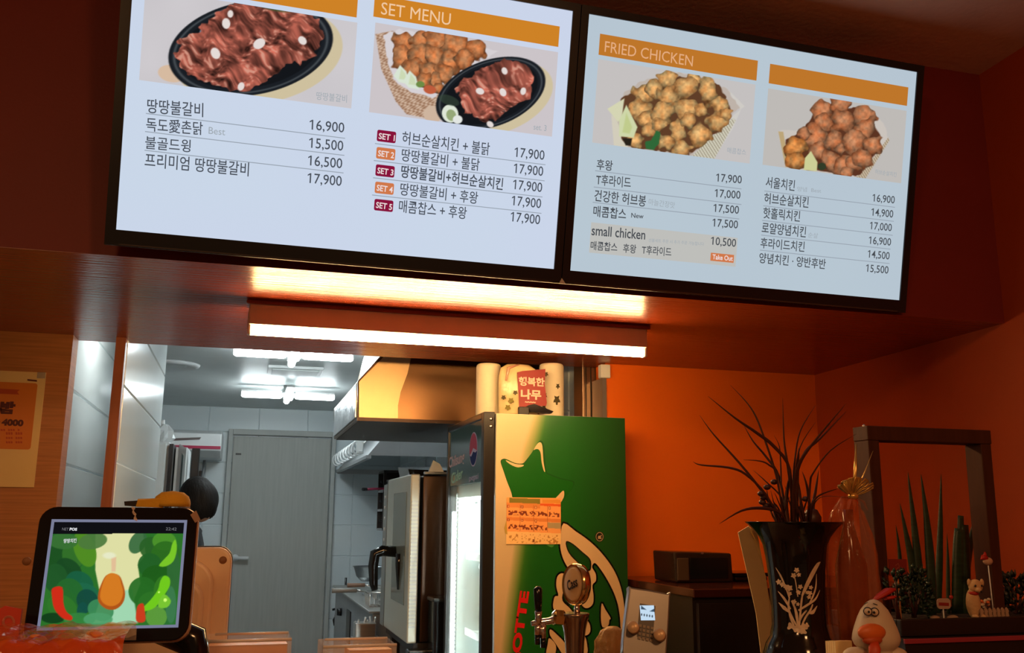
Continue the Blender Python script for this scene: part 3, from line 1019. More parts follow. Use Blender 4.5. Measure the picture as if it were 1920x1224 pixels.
fp = MB().prism([Y(x, y, 3.7495) for x, y in ((673, 784), (673, 716), (724, 664), (772, 664), (764, 700), (751, 735), (746, 760), (746, 784))], (0, -0.0015, 0)).build('lamp_reflection_sheet', mat('painted_lamp_reflection', (0.75, 0.50, 0.26), 0.42, metal=0.9, bump=0.15, bscale=6), t, fix=True)  # lamp reflection on the steel, built as a brighter metal sheet
m_foil = mat('crumpled_foil', (0.80, 0.82, 0.84), 0.3, metal=0.9, bump=0.8, bscale=9)
f = MB().box((hz.x - 0.007, 3.79, hz.z + 0.01), (hz.x - 0.003, 4.72, q1.z - 0.005)); f.build('foil_lining', m_foil, t)

h2x, h2z = Y(690, 853, 6.0).x, Y(690, 853, 6.0).z
t = thing('extractor_hood', 'grey steel extractor hood farther back over the fryer, open underneath', 'hood', (h2x, 6.0, h2z))
m_steel_g = mat('grey_hood_steel', (0.36, 0.37, 0.38), 0.45, metal=0.7)
f = MB()
f.hexa([(h2x, 6.0, h2z), (h2x + 0.008, 6.008, h2z), (h2x + 0.008, 7.99, h2z), (h2x, 7.998, h2z)], [(h2x + 0.16, 6.0, h2z + 0.2), (h2x + 0.168, 6.008, h2z + 0.2), (h2x + 0.168, 7.99, h2z + 0.2), (h2x + 0.16, 7.998, h2z + 0.2)])
f.build('side_panel', m_steel_g, t, fix=True)
box('front_panel', (h2x + 0.2005, 6.0, h2z), (1.28, 6.012, h2z + 0.2), m_steel_g, t)
f = MB().hexa([(h2x, 6.0, h2z - 0.001), (h2x + 0.2, 6.0, h2z), (h2x + 0.2, 6.012, h2z), (h2x, 6.012, h2z)], [(h2x + 0.16, 6.0, h2z + 0.2), (h2x + 0.2, 6.0, h2z + 0.2), (h2x + 0.2, 6.012, h2z + 0.2), (h2x + 0.16, 6.012, h2z + 0.2)])
f.build('corner_panel', m_steel_g, t, fix=True)
box('top_panel', (h2x + 0.16, 6.0, h2z + 0.19), (1.28, 7.998, h2z + 0.2), m_steel_g, t)
box('back_lip', (h2x, 7.95, h2z - 0.03), (1.28, 7.998, h2z + 0.01), mat('pale_hood_lip', (0.6, 0.62, 0.63), 0.35, metal=0.5), t)
box('side_lip', (h2x - 0.01, 6.0, h2z - 0.02), (h2x + 0.02, 7.998, h2z), m_steel_g, t)
for i in range(8):
    yy = 6.35 + i * 0.2
    c = thing('hanging_clip', 'bright wire clip in the row hanging along the left edge of the far hood', 'clip', (h2x + 0.02, yy, h2z + 0.09), 'wire clips on the far hood')
    MB().tube([(h2x - 0.03 + 0.035 * math.cos(a) * 0.9, yy, h2z + 0.07 + 0.045 * math.sin(a)) for a in np.linspace(0.2, 5.9, 12)], 0.008, 6).build('wire_loop', m_white, c)
    MB().tube([(h2x + 0.0, yy, h2z + 0.09), (h2x + 0.045, yy, h2z + 0.13)], 0.004, 6).build('hook', m_steel, c)
t = thing('control_box', 'small white switch box at the near left corner of the far hood', 'box', (h2x + 0.05, 5.98, h2z + 0.01))
a_, b_ = Y(668, 850, 5.97), Y(682, 827, 5.97)
box('housing', (a_.x, 5.965, a_.z), (b_.x, 5.998, b_.z), m_white, t, 0.003)
box('cover', (a_.x + 0.012, 5.958, a_.z + 0.01), (b_.x - 0.004, 5.965, b_.z - 0.006), m_white, t, 0.002)

# ---- combi oven
m_ovenglass = mat('grey_green_oven_glass', (0.20, 0.21, 0.17), 0.12, var=0.02)
m_ovend = mat('satin_oven_door', (0.56, 0.55, 0.46), 0.28, metal=0.3, var=0.03)
ox = 0.668
oz0, oz1 = H - 0.486, H + 0.185
oy1 = X(718, 1000, ox).y
t = thing('combi_oven', 'tall stainless steel combi oven with black handle beside the drinks fridge', 'oven', (0.95, 4.1, oz0))
box('body', (ox + 0.055, 3.90, oz0), (1.25, oy1 - 0.02, oz1 - 0.004), mat('shade_darkened_oven_steel', (0.12, 0.075, 0.055), 0.34, metal=1.0, var=0.05, scale=4, stretch=(1, 1, 30)), t, 0.006)  # body steel darkened in colour for its shaded near face
dm = box('door', (ox, 3.885, oz0), (ox + 0.04, oy1 - 0.12, oz1), m_ovend, t, 0.006)
box('window', (ox - 0.002, X(761, 1000, ox).y, oz0 + 0.14), (ox + 0.004, X(737, 1000, ox).y, oz1 - 0.07), m_ovenglass, dm, 0.001)
for i in range(34):
    z = oz0 + 0.06 + i * 0.015
    box('door_edge_rib', (ox + 0.006, 3.881, z), (ox + 0.034, 3.885, z + 0.007), m_steel_soft, dm)
box('control_panel', (ox - 0.002, oy1 - 0.115, oz0), (ox + 0.05, oy1, oz1 - 0.02), mat('grey_control_panel', (0.25, 0.25, 0.23), 0.35, metal=0.3), t, 0.004)
for i in range(5):
    MB().lathe((ox - 0.002, oy1 - 0.06, oz1 - 0.08 - 0.05 * i), [(0, -0.003), (0.008, -0.003), (0.008, 0.002), (0, 0.002)], 12, axis=(1, 0, 0)).build('indicator', m_white, t)
hy = 4.22
zt, zb = Y(735, 1034, hy).z, Y(735, 1106, hy).z
MB().tube([(ox, hy, zt), (ox - 0.06, hy, zt + 0.004), (ox - 0.092, hy, zt - 0.01), (ox - 0.098, hy, zt - 0.06), (ox - 0.094, hy, zb + 0.03), (ox - 0.088, hy, zb)], [0.024, 0.024, 0.024, 0.022, 0.019, 0.014], 12).build('handle', m_gloss_black, t)
MB().tube([(ox - 0.004, 4.10, zt - 0.005), (ox - 0.006, 4.10, zt - 0.05), (ox - 0.002, 4.11, zb + 0.01)], [0.016, 0.014, 0.007], 12).build('handle', m_gloss_black, t)
box('back_rail', (ox + 0.06, 3.905, oz1), (1.2, 3.93, oz1 + 0.012), m_steel, t, 0.003)
t = thing('oven_stand', 'dark stand carrying the combi oven', 'stand', (0.95, 4.1, 0))
box('shelf', (ox + 0.03, 3.9, oz0 - 0.04), (1.25, oy1, oz0 - 0.001), m_dark, t)
for xx in (ox + 0.05, 1.2):
    for yy in (3.92, oy1 - 0.05):
        box('leg', (xx, yy, 0), (xx + 0.04, yy + 0.04, oz0 - 0.04), m_dark, t)
box('drip_tray', (ox + 0.0, 3.83, oz0 - 0.05), (ox + 0.10, 3.9, oz0 - 0.02), m_black, t, 0.004)
# things on the oven
t = thing('baking_tray', 'dark baking tray lying tilted on top of the oven', 'tray', (0.95, 4.2, oz1))
MB().hexa([(0.70, 4.1, oz1 + 0.002), (1.2, 4.05, oz1 + 0.012), (1.2, 4.45, oz1 + 0.03), (0.72, 4.5, oz1 + 0.012)],
          [(0.69, 4.09, oz1 + 0.03), (1.21, 4.04, oz1 + 0.02), (1.21, 4.46, oz1 + 0.075), (0.71, 4.51, oz1 + 0.06)]).build('pan', m_gloss_black, t, fix=True)
p = Y(817, 868, 4.02)
t = thing('paper_packet', 'small white paper packet on top of the oven next to the fridge', 'packet', (p.x, 4.02, oz1))
MB().hexa([(p.x - 0.035, 3.99, oz1 + 0.015), (p.x + 0.03, 3.98, oz1 + 0.015), (p.x + 0.03, 4.03, oz1 + 0.015), (p.x - 0.03, 4.04, oz1 + 0.015)],
          [(p.x - 0.015, 4.0, oz1 + 0.065), (p.x + 0.012, 3.99, oz1 + 0.05), (p.x + 0.014, 4.03, oz1 + 0.052), (p.x - 0.01, 4.03, oz1 + 0.068)]).build('wrapper', m_white, t, fix=True)
p = Y(823, 1160, 3.72)
t = thing('waste_bin', 'black plastic bin between oven and fridge', 'bin', (p.x, 3.72, 0))
box('body', (p.x - 0.025, 3.70, 0), (p.x + 0.15, 3.82, Y(823, 1122, 3.72).z), m_gloss_black, t, 0.012)
box('rim', (p.x - 0.03, 3.695, Y(823, 1128, 3.72).z), (p.x + 0.155, 3.825, Y(823, 1120, 3.72).z), m_black, t, 0.005)

# ---- fryer bench
bx0 = 0.66
bz = H - 0.46
t = thing('fryer_bench', 'stainless steel fryer bench along the right kitchen wall', 'fryer', (1.0, 5.9, 0))
box('cabinet', (bx0 + 0.02, 5.0, 0.1), (1.28, 6.95, bz - 0.012), m_steel_g, t, 0.005)
box('worktop', (bx0, 4.98, bz - 0.012), (1.28, 6.97, bz), m_steel_soft, t, 0.003)
box('recess', (bx0 + 0.014, 5.95, bz - 0.28), (bx0 + 0.022, 6.15, bz - 0.09), m_black, t)
for yy in (5.3, 6.5):
    MB().lathe((bx0 + 0.02, yy, bz - 0.14), [(0.0, -0.03), (0.022, -0.03), (0.026, 0)], 14, axis=(1, 0, 0)).build('knob', m_black, t)
for yy in (5.05, 6.85):
    MB().tube([(bx0 + 0.06, yy, 0.0), (bx0 + 0.06, yy, 0.12)], 0.02, 10).build('foot', m_steel, t)
p = Y(694, 1090, 6.0)
t = thing('mixing_bowl', 'dented grey metal mixing bowl on the fryer bench', 'bowl', (p.x, 6.05, bz))
r_ = 0.098
zb_ = max(p.z - 0.0, bz + 0.012)
MB().lathe((p.x, 6.05, zb_), [(0.0, 0.0), (0.05, 0.0), (0.08, 0.03), (r_, 0.085), (r_ + 0.008, 0.09), (r_ - 0.004, 0.084), (0.075, 0.03), (0.0, 0.006)], 28).build('bowl', mat('dull_steel', (0.33, 0.36, 0.38), 0.3, metal=0.9), t)
MB().lathe((p.x, 6.05, bz), [(0.04, 0), (0.04, 0.013), (0.0, 0.013)], 20).build('foot_ring', m_steel_g, t)


def wire_basket(px, py, y, hl, label, brown):
    c = Y(px, py, y)
    t = thing('fryer_basket', label, 'basket', (c.x, y, bz), 'wire fryer baskets')
    z0 = bz + 0.004
    f = MB()
    for k in range(7):
        yy = y - 0.075 + k * 0.025
        f.tube([(c.x, yy, z0 + 0.075), (c.x + 0.01, yy, z0 + 0.005), (c.x + 0.17, yy, z0 + 0.005), (c.x + 0.18, yy, z0 + 0.075)], 0.0018, 5)
    for k in range(8):
        xx = c.x + 0.01 + k * 0.023
        f.tube([(xx, y - 0.08, z0 + 0.075), (xx, y - 0.075, z0 + 0.005), (xx, y + 0.075, z0 + 0.005), (xx, y + 0.08, z0 + 0.075)], 0.0018, 5)
    stuff(f.build('mesh', m_steel, t))
    MB().tube([(c.x, y - 0.08, z0 + 0.077), (c.x + 0.18, y - 0.08, z0 + 0.077), (c.x + 0.18, y + 0.08, z0 + 0.077), (c.x, y + 0.08, z0 + 0.077), (c.x, y - 0.08, z0 + 0.077)], 0.004, 6).build('rim', m_steel, t)
    MB().tube([(c.x, y, z0 + 0.077), (c.x - 0.05, y, z0 + 0.085)], 0.005, 8).build('neck', m_steel, t)
    MB().tube([(c.x - 0.05, y, z0 + 0.085), (c.x - 0.05 - hl, y, z0 + 0.085)], [0.011, 0.013], 10).build('handle', brown, t)


m_whandle = mat('worn_wooden_handle', (0.28, 0.17, 0.12), 0.6)
m_ghandle = mat('grey_handle', (0.30, 0.30, 0.29), 0.5)
wire_basket(686, 1118, 5.2, 0.13, 'wire fryer basket whose grey handle sticks out over the bench edge', m_ghandle)
wire_basket(700, 1104, 5.6, 0.10, 'wire fryer basket with a brown handle behind the grey-handled one', m_whandle)
t = thing('strainer_tray', 'steel tray of small utensils in front of the fryer bench', 'tray', (0.62, 4.9, 0.6))
p = Y(664, 1195, 4.9); q = Y(704, 1166, 4.9)
box('tray', (p.x, 4.86, p.z), (q.x, 4.96, q.z), m_steel, t, 0.006)
for i in range(9):
    xx = p.x + 0.01 + i * (q.x - p.x - 0.02) / 8
    MB().tube([(xx, 4.90, q.z - 0.03), (xx + rnd.uniform(-.015, .015), 4.90, q.z + rnd.uniform(0.005, .03))], 0.0045, 6).build('utensil', m_white if i % 2 else m_steel, t)
t = thing('shelf_trolley', 'low steel trolley under the tray of utensils', 'trolley', (p.x, 4.9, 0))
box('top', (p.x - 0.01, 4.84, p.z - 0.02), (q.x + 0.02, 4.97, p.z - 0.001), m_steel_g, t)
for xx in (p.x, q.x - 0.01):
    for yy in (4.85, 4.94):
        box('leg', (xx, yy, 0), (xx + 0.018, yy + 0.018, p.z - 0.02), m_steel_g, t)
p = Y(648, 1158, 6.9)
t = thing('red_pan_lid', 'red oval lid hanging at the far end of the fryer bench', 'lid', (p.x, 6.9, p.z))
MB().ball((p.x, 6.985, p.z), 1.0, 20, 0, (0.03, 0.012, 0.095)).build('lid', mat('red_enamel', (0.45, 0.03, 0.03), 0.35), t)
MB().tube([(p.x, 6.985, p.z + 0.09), (p.x, 6.985, bz + 0.05)], 0.008, 8).build('handle', m_black, t)
p = Y(632, 1155, 8.03)
t = thing('wall_tap', 'black water tap on the white tiles right of the grey door', 'tap', (p.x, 8.05, p.z))
MB().tube([(p.x, 8.09, p.z), (p.x, 8.04, p.z), (p.x - 0.02, 8.03, p.z - 0.03), (p.x - 0.01, 8.03, p.z - 0.07)], 0.016, 10).build('spout', m_black, t)
MB().tube([(p.x - 0.04, 8.04, p.z + 0.05), (p.x + 0.03, 8.04, p.z + 0.065)], 0.009, 8).build('lever', m_black, t)
MB().tube([(p.x, 8.05, p.z), (p.x, 8.05, p.z + 0.055)], 0.012, 8).build('stem', m_black, t)
MB().tube([(p.x, 8.075, p.z - 0.05), (p.x, 8.075, 0.3)], 0.012, 8).build('pipe', m_steel_g, t)

# ---- shelf rack on the right
t = thing('pan_rack', 'dark open rack of pans and bowls beyond the oven door', 'rack', (1.1, 7.1, H - 0.1))
rx = Y(708, 940, 6.98).x
rz0, rz1 = Y(709, 992, 7.0).z, Y(709, 887, 7.0).z
box('back_board', (1.25, 6.7, rz0), (1.285, 7.0, rz1), m_steel_g, t)
box('end_board', (rx + 0.02, 6.97, rz0), (1.25, 6.985, rz1), m_dark, t)
for k in range(4):
    z = rz0 + (rz1 - rz0) * k / 3.0
    box('shelf', (rx, 6.7, z - 0.008), (1.25, 6.97, z + 0.008), m_dark if k == 3 else m_steel_g, t)
for yy in (6.7, 6.965):
    box('upright', (rx, yy, rz0), (rx + 0.02, yy + 0.02, rz1), m_dark, t)
for k, (lab, mm) in enumerate((('grey saucepan on the lowest shelf of the pan rack', m_steel_g), ('dark pan on the middle shelf of the pan rack', m_black), ('pale bowl upside down on the top shelf of the pan rack', m_white))):
    z = rz0 + (rz1 - rz0) * k / 3.0 + 0.009
    t = thing('pan', lab, 'pan', (rx + 0.12, 6.84, z))
    MB().lathe((rx + 0.12, 6.84, z), [(0, 0), (0.07, 0), (0.09, 0.07), (0.086, 0.07), (0.066, 0.005), (0, 0.005)], 20).build('bowl', mm, t)
    MB().tube([(rx + 0.04, 6.82, z + 0.05), (rx - 0.01, 6.78, z + 0.055)], 0.008, 8).build('handle', m_black, t)
p, q = Y(680, 917, 6.6), Y(720, 914, 6.6)
t = thing('red_rod', 'thin dark pink rod sticking out from the pan rack', 'rod', (p.x, 6.6, p.z))
MB().tube([p, (p.x + 0.03, 6.62, p.z)], 0.011, 8).build('cap', m_black, t)
MB().tube([(p.x + 0.03, 6.62, p.z), (q.x + 0.05, 6.72, q.z)], 0.008, 8).build('rod', mat('dark_pink_plastic', (0.35, 0.03, 0.08), 0.4), t)

# ---- left side of the kitchen
zt = Y(318, 828, 6.1).z
t = thing('upright_freezer', 'tall pale grey upright freezer behind the glossy tiled partition', 'freezer', (-0.75, 6.5, 0))
xe = Y(316, 870, 6.1).x
box('cabinet', (-1.15, 6.1, 0.05), (xe, 6.8, zt), m_white, t, 0.01)
box('door', (-1.14, 6.05, 0.08), (xe - 0.015, 6.098, zt - 0.01), m_kceil, t, 0.008)
box('door_gap', (xe, 6.06, 0.08), (xe + 0.022, 6.75, zt - 0.015), m_black, t)
box('plinth', (-1.1, 6.12, 0), (xe - 0.02, 6.78, 0.05), m_black, t)
x0, x1 = max(Y(323, 870, 6.2).x, xe + 0.028), Y(350, 870, 6.2).x
t = thing('display_cabinet', 'narrow white cabinet with a pale blue glass door left of the person', 'cabinet', ((x0 + x1) / 2, 6.3, 0))
z1_ = Y(335, 832, 6.2).z
box('cabinet', (x0, 6.2, 0.0), (x1, 6.6, z1_ - 0.02), m_white, t, 0.005)
dd = MB().hexa([(x0 + 0.02, 6.19, 0.3), (x1 - 0.005, 6.14, 0.3), (x1 - 0.005, 6.16, 0.3), (x0 + 0.02, 6.198, 0.3)],
               [(x0 + 0.02, 6.19, z1_), (x1 - 0.005, 6.14, z1_ - 0.03), (x1 - 0.005, 6.16, z1_ - 0.03), (x0 + 0.02, 6.198, z1_)]).build('door', m_white, t, fix=True)
MB().hexa([(x0 + 0.035, 6.178, 0.4), (x1 - 0.02, 6.143, 0.4), (x1 - 0.02, 6.15, 0.4), (x0 + 0.035, 6.19, 0.4)],
          [(x0 + 0.035, 6.178, z1_ - 0.05), (x1 - 0.02, 6.143, z1_ - 0.075), (x1 - 0.02, 6.15, z1_ - 0.075), (x0 + 0.035, 6.19, z1_ - 0.05)]).build('glass', mat('pale_blue_glass', (0.35, 0.5, 0.53), 0.1), dd, fix=True)
for k in range(3):
    MB().ball((x0 + 0.05, 6.165, z1_ - 0.14 - 0.075 * k), 0.006, 8).build('sign_dot', m_black, dd)
x0, x1 = Y(358, 870, 6.25).x, Y(373, 870, 6.25).x
t = thing('coat_stand', 'square black post standing behind the person in the kitchen', 'post', (x0, 6.25, 0))
box('post', (x0, 6.25, 0.03), (x1, 6.30, Y(365, 840, 6.25).z), m_black, t, 0.004)
box('base', (x0 - 0.004, 6.2, 0), (x1 + 0.02, 6.36, 0.03), m_black, t, 0.005)
t = thing('plastic_bag', 'crumpled clear white plastic bag on top of the freezer', 'bag', (-0.58, 6.1, zt))
p = Y(308, 809, 6.25)
f = MB().lathe((p.x - 0.01, 6.25, zt + 0.002), [(0.0, 0), (0.05, 0.0), (0.07, 0.03), (0.065, 0.075), (0.03, 0.115), (0.0, 0.12)], 14, wob=lambda a, z: 1 + 0.14 * math.sin(a * 5 + z * 60) + 0.08 * math.sin(a * 9), smooth=False)
f.build('bag', mat('thin_white_plastic_film', (0.7, 0.73, 0.73), 0.3, alpha=0.75), t)
MB().tube([(p.x - 0.01, 6.25, zt + 0.115), (p.x - 0.02, 6.25, zt + 0.14)], [0.012, 0.02], 8).build('knot', m_white, t)
# air conditioner
a_ = Y(338, 812, 7.5); b_ = Y(417, 806, 7.5)
t = thing('wall_air_conditioner', 'white wall air conditioner with a crimson strip left of the grey door', 'air conditioner', (b_.x - 0.2, 7.7, b_.z))
zb2 = Y(417, 856, 7.5).z
sec = lambda x: [(x, 7.5, zb2 + 0.045), (x, 7.62, zb2), (x, 8.05, zb2), (x, 8.05, b_.z), (x, 7.6, b_.z), (x, 7.5, b_.z - 0.03)]
MB().prism(sec(a_.x - 0.35), (b_.x - a_.x + 0.35, 0, 0)).build('casing', m_white, t, 0.008, fix=True)
box('strip', (a_.x - 0.2, 7.493, zb2 + 0.055), (b_.x - 0.004, 7.5, zb2 + 0.078), mat('crimson_strip', (0.4, 0.02, 0.07), 0.4), t)
MB().hexa([(a_.x - 0.2, 7.49, zb2 + 0.10), (b_.x - 0.16, 7.49, zb2 + 0.125), (b_.x - 0.16, 7.5, zb2 + 0.125), (a_.x - 0.2, 7.5, zb2 + 0.10)],
          [(a_.x - 0.2, 7.47, zb2 + 0.115), (b_.x - 0.15, 7.47, zb2 + 0.14), (b_.x - 0.15, 7.49, zb2 + 0.14), (a_.x - 0.2, 7.49, zb2 + 0.115)]).build('louvre', m_steel_soft, t, fix=True)
c_ = Y(381, 880, 7.9)
MB().tube([(c_.x, 8.02, zb2), (c_.x, 8.02, c_.z), (c_.x - 0.03, 8.02, c_.z - 0.3)], 0.012, 8).build('hose', m_steel_g, t)
box('remote_holder', (c_.x - 0.045, 8.06, Y(381, 905, 8.0).z), (c_.x - 0.005, 8.09, Y(381, 882, 8.0).z), m_black, t, 0.003)

# ---- person
m_hair = mat('black_hair', (0.010, 0.008, 0.007), 0.6, spec=0.25, var=0.25, scale=30, stretch=(1, 1, 0.2), bump=0.4, bscale=60)
m_skin = mat('skin', (0.50, 0.27, 0.17), 0.5)
m_cloth = mat('black_work_shirt', (0.015, 0.015, 0.017), 0.8, bump=0.2, bscale=30)
m_trs = mat('dark_grey_trousers', (0.03, 0.03, 0.035), 0.8)
hc = Y(372, 937, 5.1)          # centre of the head
hc = Vector((hc.x, 5.1, hc.z))
J = {}
def jn(n, x, y, z, r, r2=None):
    lean = -0.045 + 0.035 * max(0, (z - 1.28) / 0.09) if z > 1.28 else -0.045
    J[n] = (Vector((hc.x + y + lean, 5.1 - x + 0.03, z)), (r, r2 or r))
jn('pel', 0.06, 0.03, 0.88, .15, .11); jn('waist', 0.06, 0.02, 1.04, .13, .10); jn('chest', 0.045, 0.01, 1.20, .15, .105)
jn('neckb', 0.02, 0.0, 1.325, .07, .06); jn('neck', 0.008, 0.0, 1.37, .05)
jn('shl', -0.13, -0.01, 1.28, .055); jn('shr', 0.19, 0.02, 1.28, .055)
jn('ell', -0.19, -0.14, 1.07, .042); jn('elr', 0.15, -0.17, 1.07, .042)
jn('wrl', -0.20, -0.34, 1.02, .03); jn('wrr', 0.02, -0.36, 1.02, .03)
jn('hipl', -0.03, 0.03, 0.80, .09); jn('hipr', 0.15, 0.03, 0.80, .09)
jn('knl', -0.03, 0.0, 0.46, .06); jn('knr', 0.15, 0.01, 0.46, .06)
jn('anl', -0.03, 0.03, 0.09, .042); jn('anr', 0.15, 0.03, 0.09, .042)
jn('tol', -0.05, -0.12, 0.04, .035); jn('tor', 0.14, -0.12, 0.04, .035)
ed = [('pel', 'waist'), ('waist', 'chest'), ('chest', 'neckb'), ('neckb', 'neck'), ('chest', 'shl'), ('chest', 'shr'), ('shl', 'ell'), ('ell', 'wrl'), ('shr', 'elr'), ('elr', 'wrr'),
      ('pel', 'hipl'), ('pel', 'hipr'), ('hipl', 'knl'), ('hipr', 'knr'), ('knl', 'anl'), ('knr', 'anr'), ('anl', 'tol'), ('anr', 'tor')]
for sd, wn in (('l', 'wrl'), ('r', 'wrr')):       # hands: palm and five curled fingers
    q_ = J[wn][0]
    wx = Vector((5.13 - q_.y, q_.x - hc.x + 0.045, q_.z))
    jn('pm' + sd, wx.x + 0.01, wx.y - 0.07, wx.z - 0.01, .034, .016); ed.append((wn, 'pm' + sd))
    for k in range(4):
        L = (0.058, 0.07, 0.066, 0.05)[k]
        fx = wx.x - 0.02 + 0.02 * k
        jn('f%s%d' % (sd, k), fx, wx.y - 0.115, wx.z - 0.012, .009); jn('g%s%d' % (sd, k), fx, wx.y - 0.115 - L * .5, wx.z - 0.03, .008); jn('h%s%d' % (sd, k), fx, wx.y - 0.115 - L * .7, wx.z - 0.06, .007)
        ed += [('pm' + sd, 'f%s%d' % (sd, k)), ('f%s%d' % (sd, k), 'g%s%d' % (sd, k)), ('g%s%d' % (sd, k), 'h%s%d' % (sd, k))]
    sg = 1 if sd == 'l' else -1
    jn('t' + sd, wx.x + 0.045 * sg, wx.y - 0.06, wx.z - 0.015, .011); jn('u' + sd, wx.x + 0.055 * sg, wx.y - 0.10, wx.z - 0.03, .009)
    ed += [('pm' + sd, 't' + sd), ('t' + sd, 'u' + sd)]
keys = list(J)
person = thing('person', 'person with short black hair in dark clothes, turned away, in the kitchen', 'person', (hc.x, 5.1, 0))
me = bpy.data.meshes.new('body')
me.from_pydata([J[k][0] - person.location for k in keys], [(keys.index(a), keys.index(b)) for a, b in ed], [])
bo = bpy.data.objects.new('body', me)
C.objects.link(bo)
sk = bo.modifiers.new('skin', 'SKIN')
sk.use_smooth_shade = True
for i, k in enumerate(keys):
    me.skin_vertices[0].data[i].radius = J[k][1]
me.skin_vertices[0].data[0].use_root = True
su = bo.modifiers.new('sub', 'SUBSURF'); su.levels = 1; su.render_levels = 1
bpy.context.view_layer.update()
bm_ = bpy.data.meshes.new_from_object(bo.evaluated_get(bpy.context.evaluated_depsgraph_get()))
bo.modifiers.clear()
bo.data = bm_
bo.name = 'body'
for m_ in (m_cloth, m_skin, m_trs):
    bm_.materials.append(m_)
for pg in bm_.polygons:
    pg.use_smooth = True
    z, y = pg.center.z, pg.center.x + 0.045
    pg.material_index = 1 if (z > 1.375 or y < -0.30) else (2 if z < 0.9 else 0)
bo.parent = person
# head looking down to the left, away from the photographer
fd = Vector((-0.80, 0.30, -0.25)).normalized()
sdv = fd.cross(Vector((0, 0, 1))).normalized()
upv = sdv.cross(fd).normalized()


def headmesh(name, mtl, fn, par, lo=0, hi=1.0, n=36, nz=24, keep=None):
    v, fcs = [], []
    for i in range(nz + 1):
        th = PI * i / nz
        for k in range(n):
            ph = 2 * PI * k / n
            d = Vector((math.sin(th) * math.cos(ph), math.sin(th) * math.sin(ph), math.cos(th)))
            r = fn(d)
            v.append(hc + fd * d.x * r[0] * .96 + sdv * d.y * r[1] * .96 + upv * d.z * r[2] * .98)
    for i in range(nz):
        for k in range(n):
            k2 = (k + 1) % n
            c = Vector((math.sin(PI * (i + .5) / nz) * math.cos(2 * PI * (k + .5) / n), math.sin(PI * (i + .5) / nz) * math.sin(2 * PI * (k + .5) / n), math.cos(PI * (i + .5) / nz)))
            if keep and not keep(c):
                continue
            fcs.append((i * n + k, (i + 1) * n + k, (i + 1) * n + k2, i * n + k2))
    return MB().add(v, fcs, 0, True).build(name, mtl, par)


def face_r(d):
    r = 1.0
    nose = math.exp(-((d.y / 0.12) ** 2 + ((d.z + 0.12) / 0.16) ** 2)) * (0.028 if d.x > 0 else 0)
    jaw = 0.86 if d.z < -0.3 else 1.0
    return ((0.094 + nose) * r, 0.074 * jaw, 0.116)


hd = headmesh('head', m_skin, face_r, person)
headmesh('hair', m_hair, lambda d: (0.104 + 0.003 * math.sin(d.y * 40), 0.086, 0.122 + 0.003 * math.sin(d.y * 34)), person,
         keep=lambda c: c.z > 0.5 or (c.x < 0.22 and c.z > -0.86) or (c.x < 0.62 and c.z > 0.1))
for sg in (-1, 1):
    e = hc + sdv * sg * 0.075 + upv * -0.012 + fd * 0.022
    MB().ball(e, 1.0, 12, 0, (0.016, 0.014, 0.03)).build('ear', m_skin, person)
    e = hc + sdv * sg * 0.029 + fd * 0.079 + upv * 0.005
    MB().ball(e, 0.011, 10).build('eye', m_white, person)
    MB().ball(e + fd * 0.007, 0.006, 8).build('iris', m_black, person)
MB().tube([hc + fd * 0.085 + sdv * -0.02 + upv * -0.055, hc + fd * 0.09 + upv * -0.056, hc + fd * 0.085 + sdv * 0.02 + upv * -0.055], 0.005, 8).build('mouth', mat('lips', (0.4, 0.13, 0.1), 0.5), person)

# ================================================================ drinks fridge
FYN = 3.05
fx0 = Y(930.5, 775, FYN).x; fx1 = Y(1174, 900, FYN).x
fz1 = Y(1000, 777, FYN).z
xd = Y(906, 900, FYN).x
fyf = X(836, 950, xd).y
t = fridge = thing('drinks_fridge', 'tall drinks fridge with lit glass door and green and cream printed side', 'fridge', ((fx0 + fx1) / 2, 3.3, 0))
m_frside = mat('fridge_steel_side', (0.6, 0.6, 0.56), 0.4)
m_led2 = emis('fridge_led', (0.85, 1.0, 0.97), 55)
m_frin = mat('white_fridge_liner', (0.80, 0.88, 0.86), 0.4)
box('side_panel', (fx0, FYN, 0.05), (fx1, FYN + 0.025, fz1), m_frside, t, 0.003)
box('side_panel', (fx0, fyf - 0.025, 0.05), (fx1, fyf, fz1), m_frside, t, 0.003)
box('back_panel', (fx1 - 0.03, FYN + 0.025, 0.05), (fx1, fyf - 0.025, fz1), m_frin, t)
box('top_panel', (fx0, FYN + 0.025, fz1 - 0.27), (fx1 - 0.03, fyf - 0.025, fz1), m_frside, t)
box('base_panel', (fx0, FYN + 0.025, 0.05), (fx1 - 0.03, fyf - 0.025, 0.35), m_black, t)
for yy in (FYN + 0.04, fyf - 0.08):
    for xx in (fx0 + 0.03, fx1 - 0.07):
        box('foot', (xx, yy, 0), (xx + 0.04, yy + 0.04, 0.05), m_black, t)
box('light_strip', (fx0 + 0.02, FYN + 0.06, fz1 - 0.279), (fx0 + 0.035, fyf - 0.06, fz1 - 0.2705), m_led2, t)  # top strip added to brighten the fridge interior
lin = box('inner_liner', (fx0 + 0.001, FYN + 0.026, 0.35), (fx1 - 0.031, FYN + 0.03, fz1 - 0.27), m_frin, t)
box('inner_liner', (fx0 + 0.001, fyf - 0.03, 0.35), (fx1 - 0.031, fyf - 0.026, fz1 - 0.27), m_frin, t)
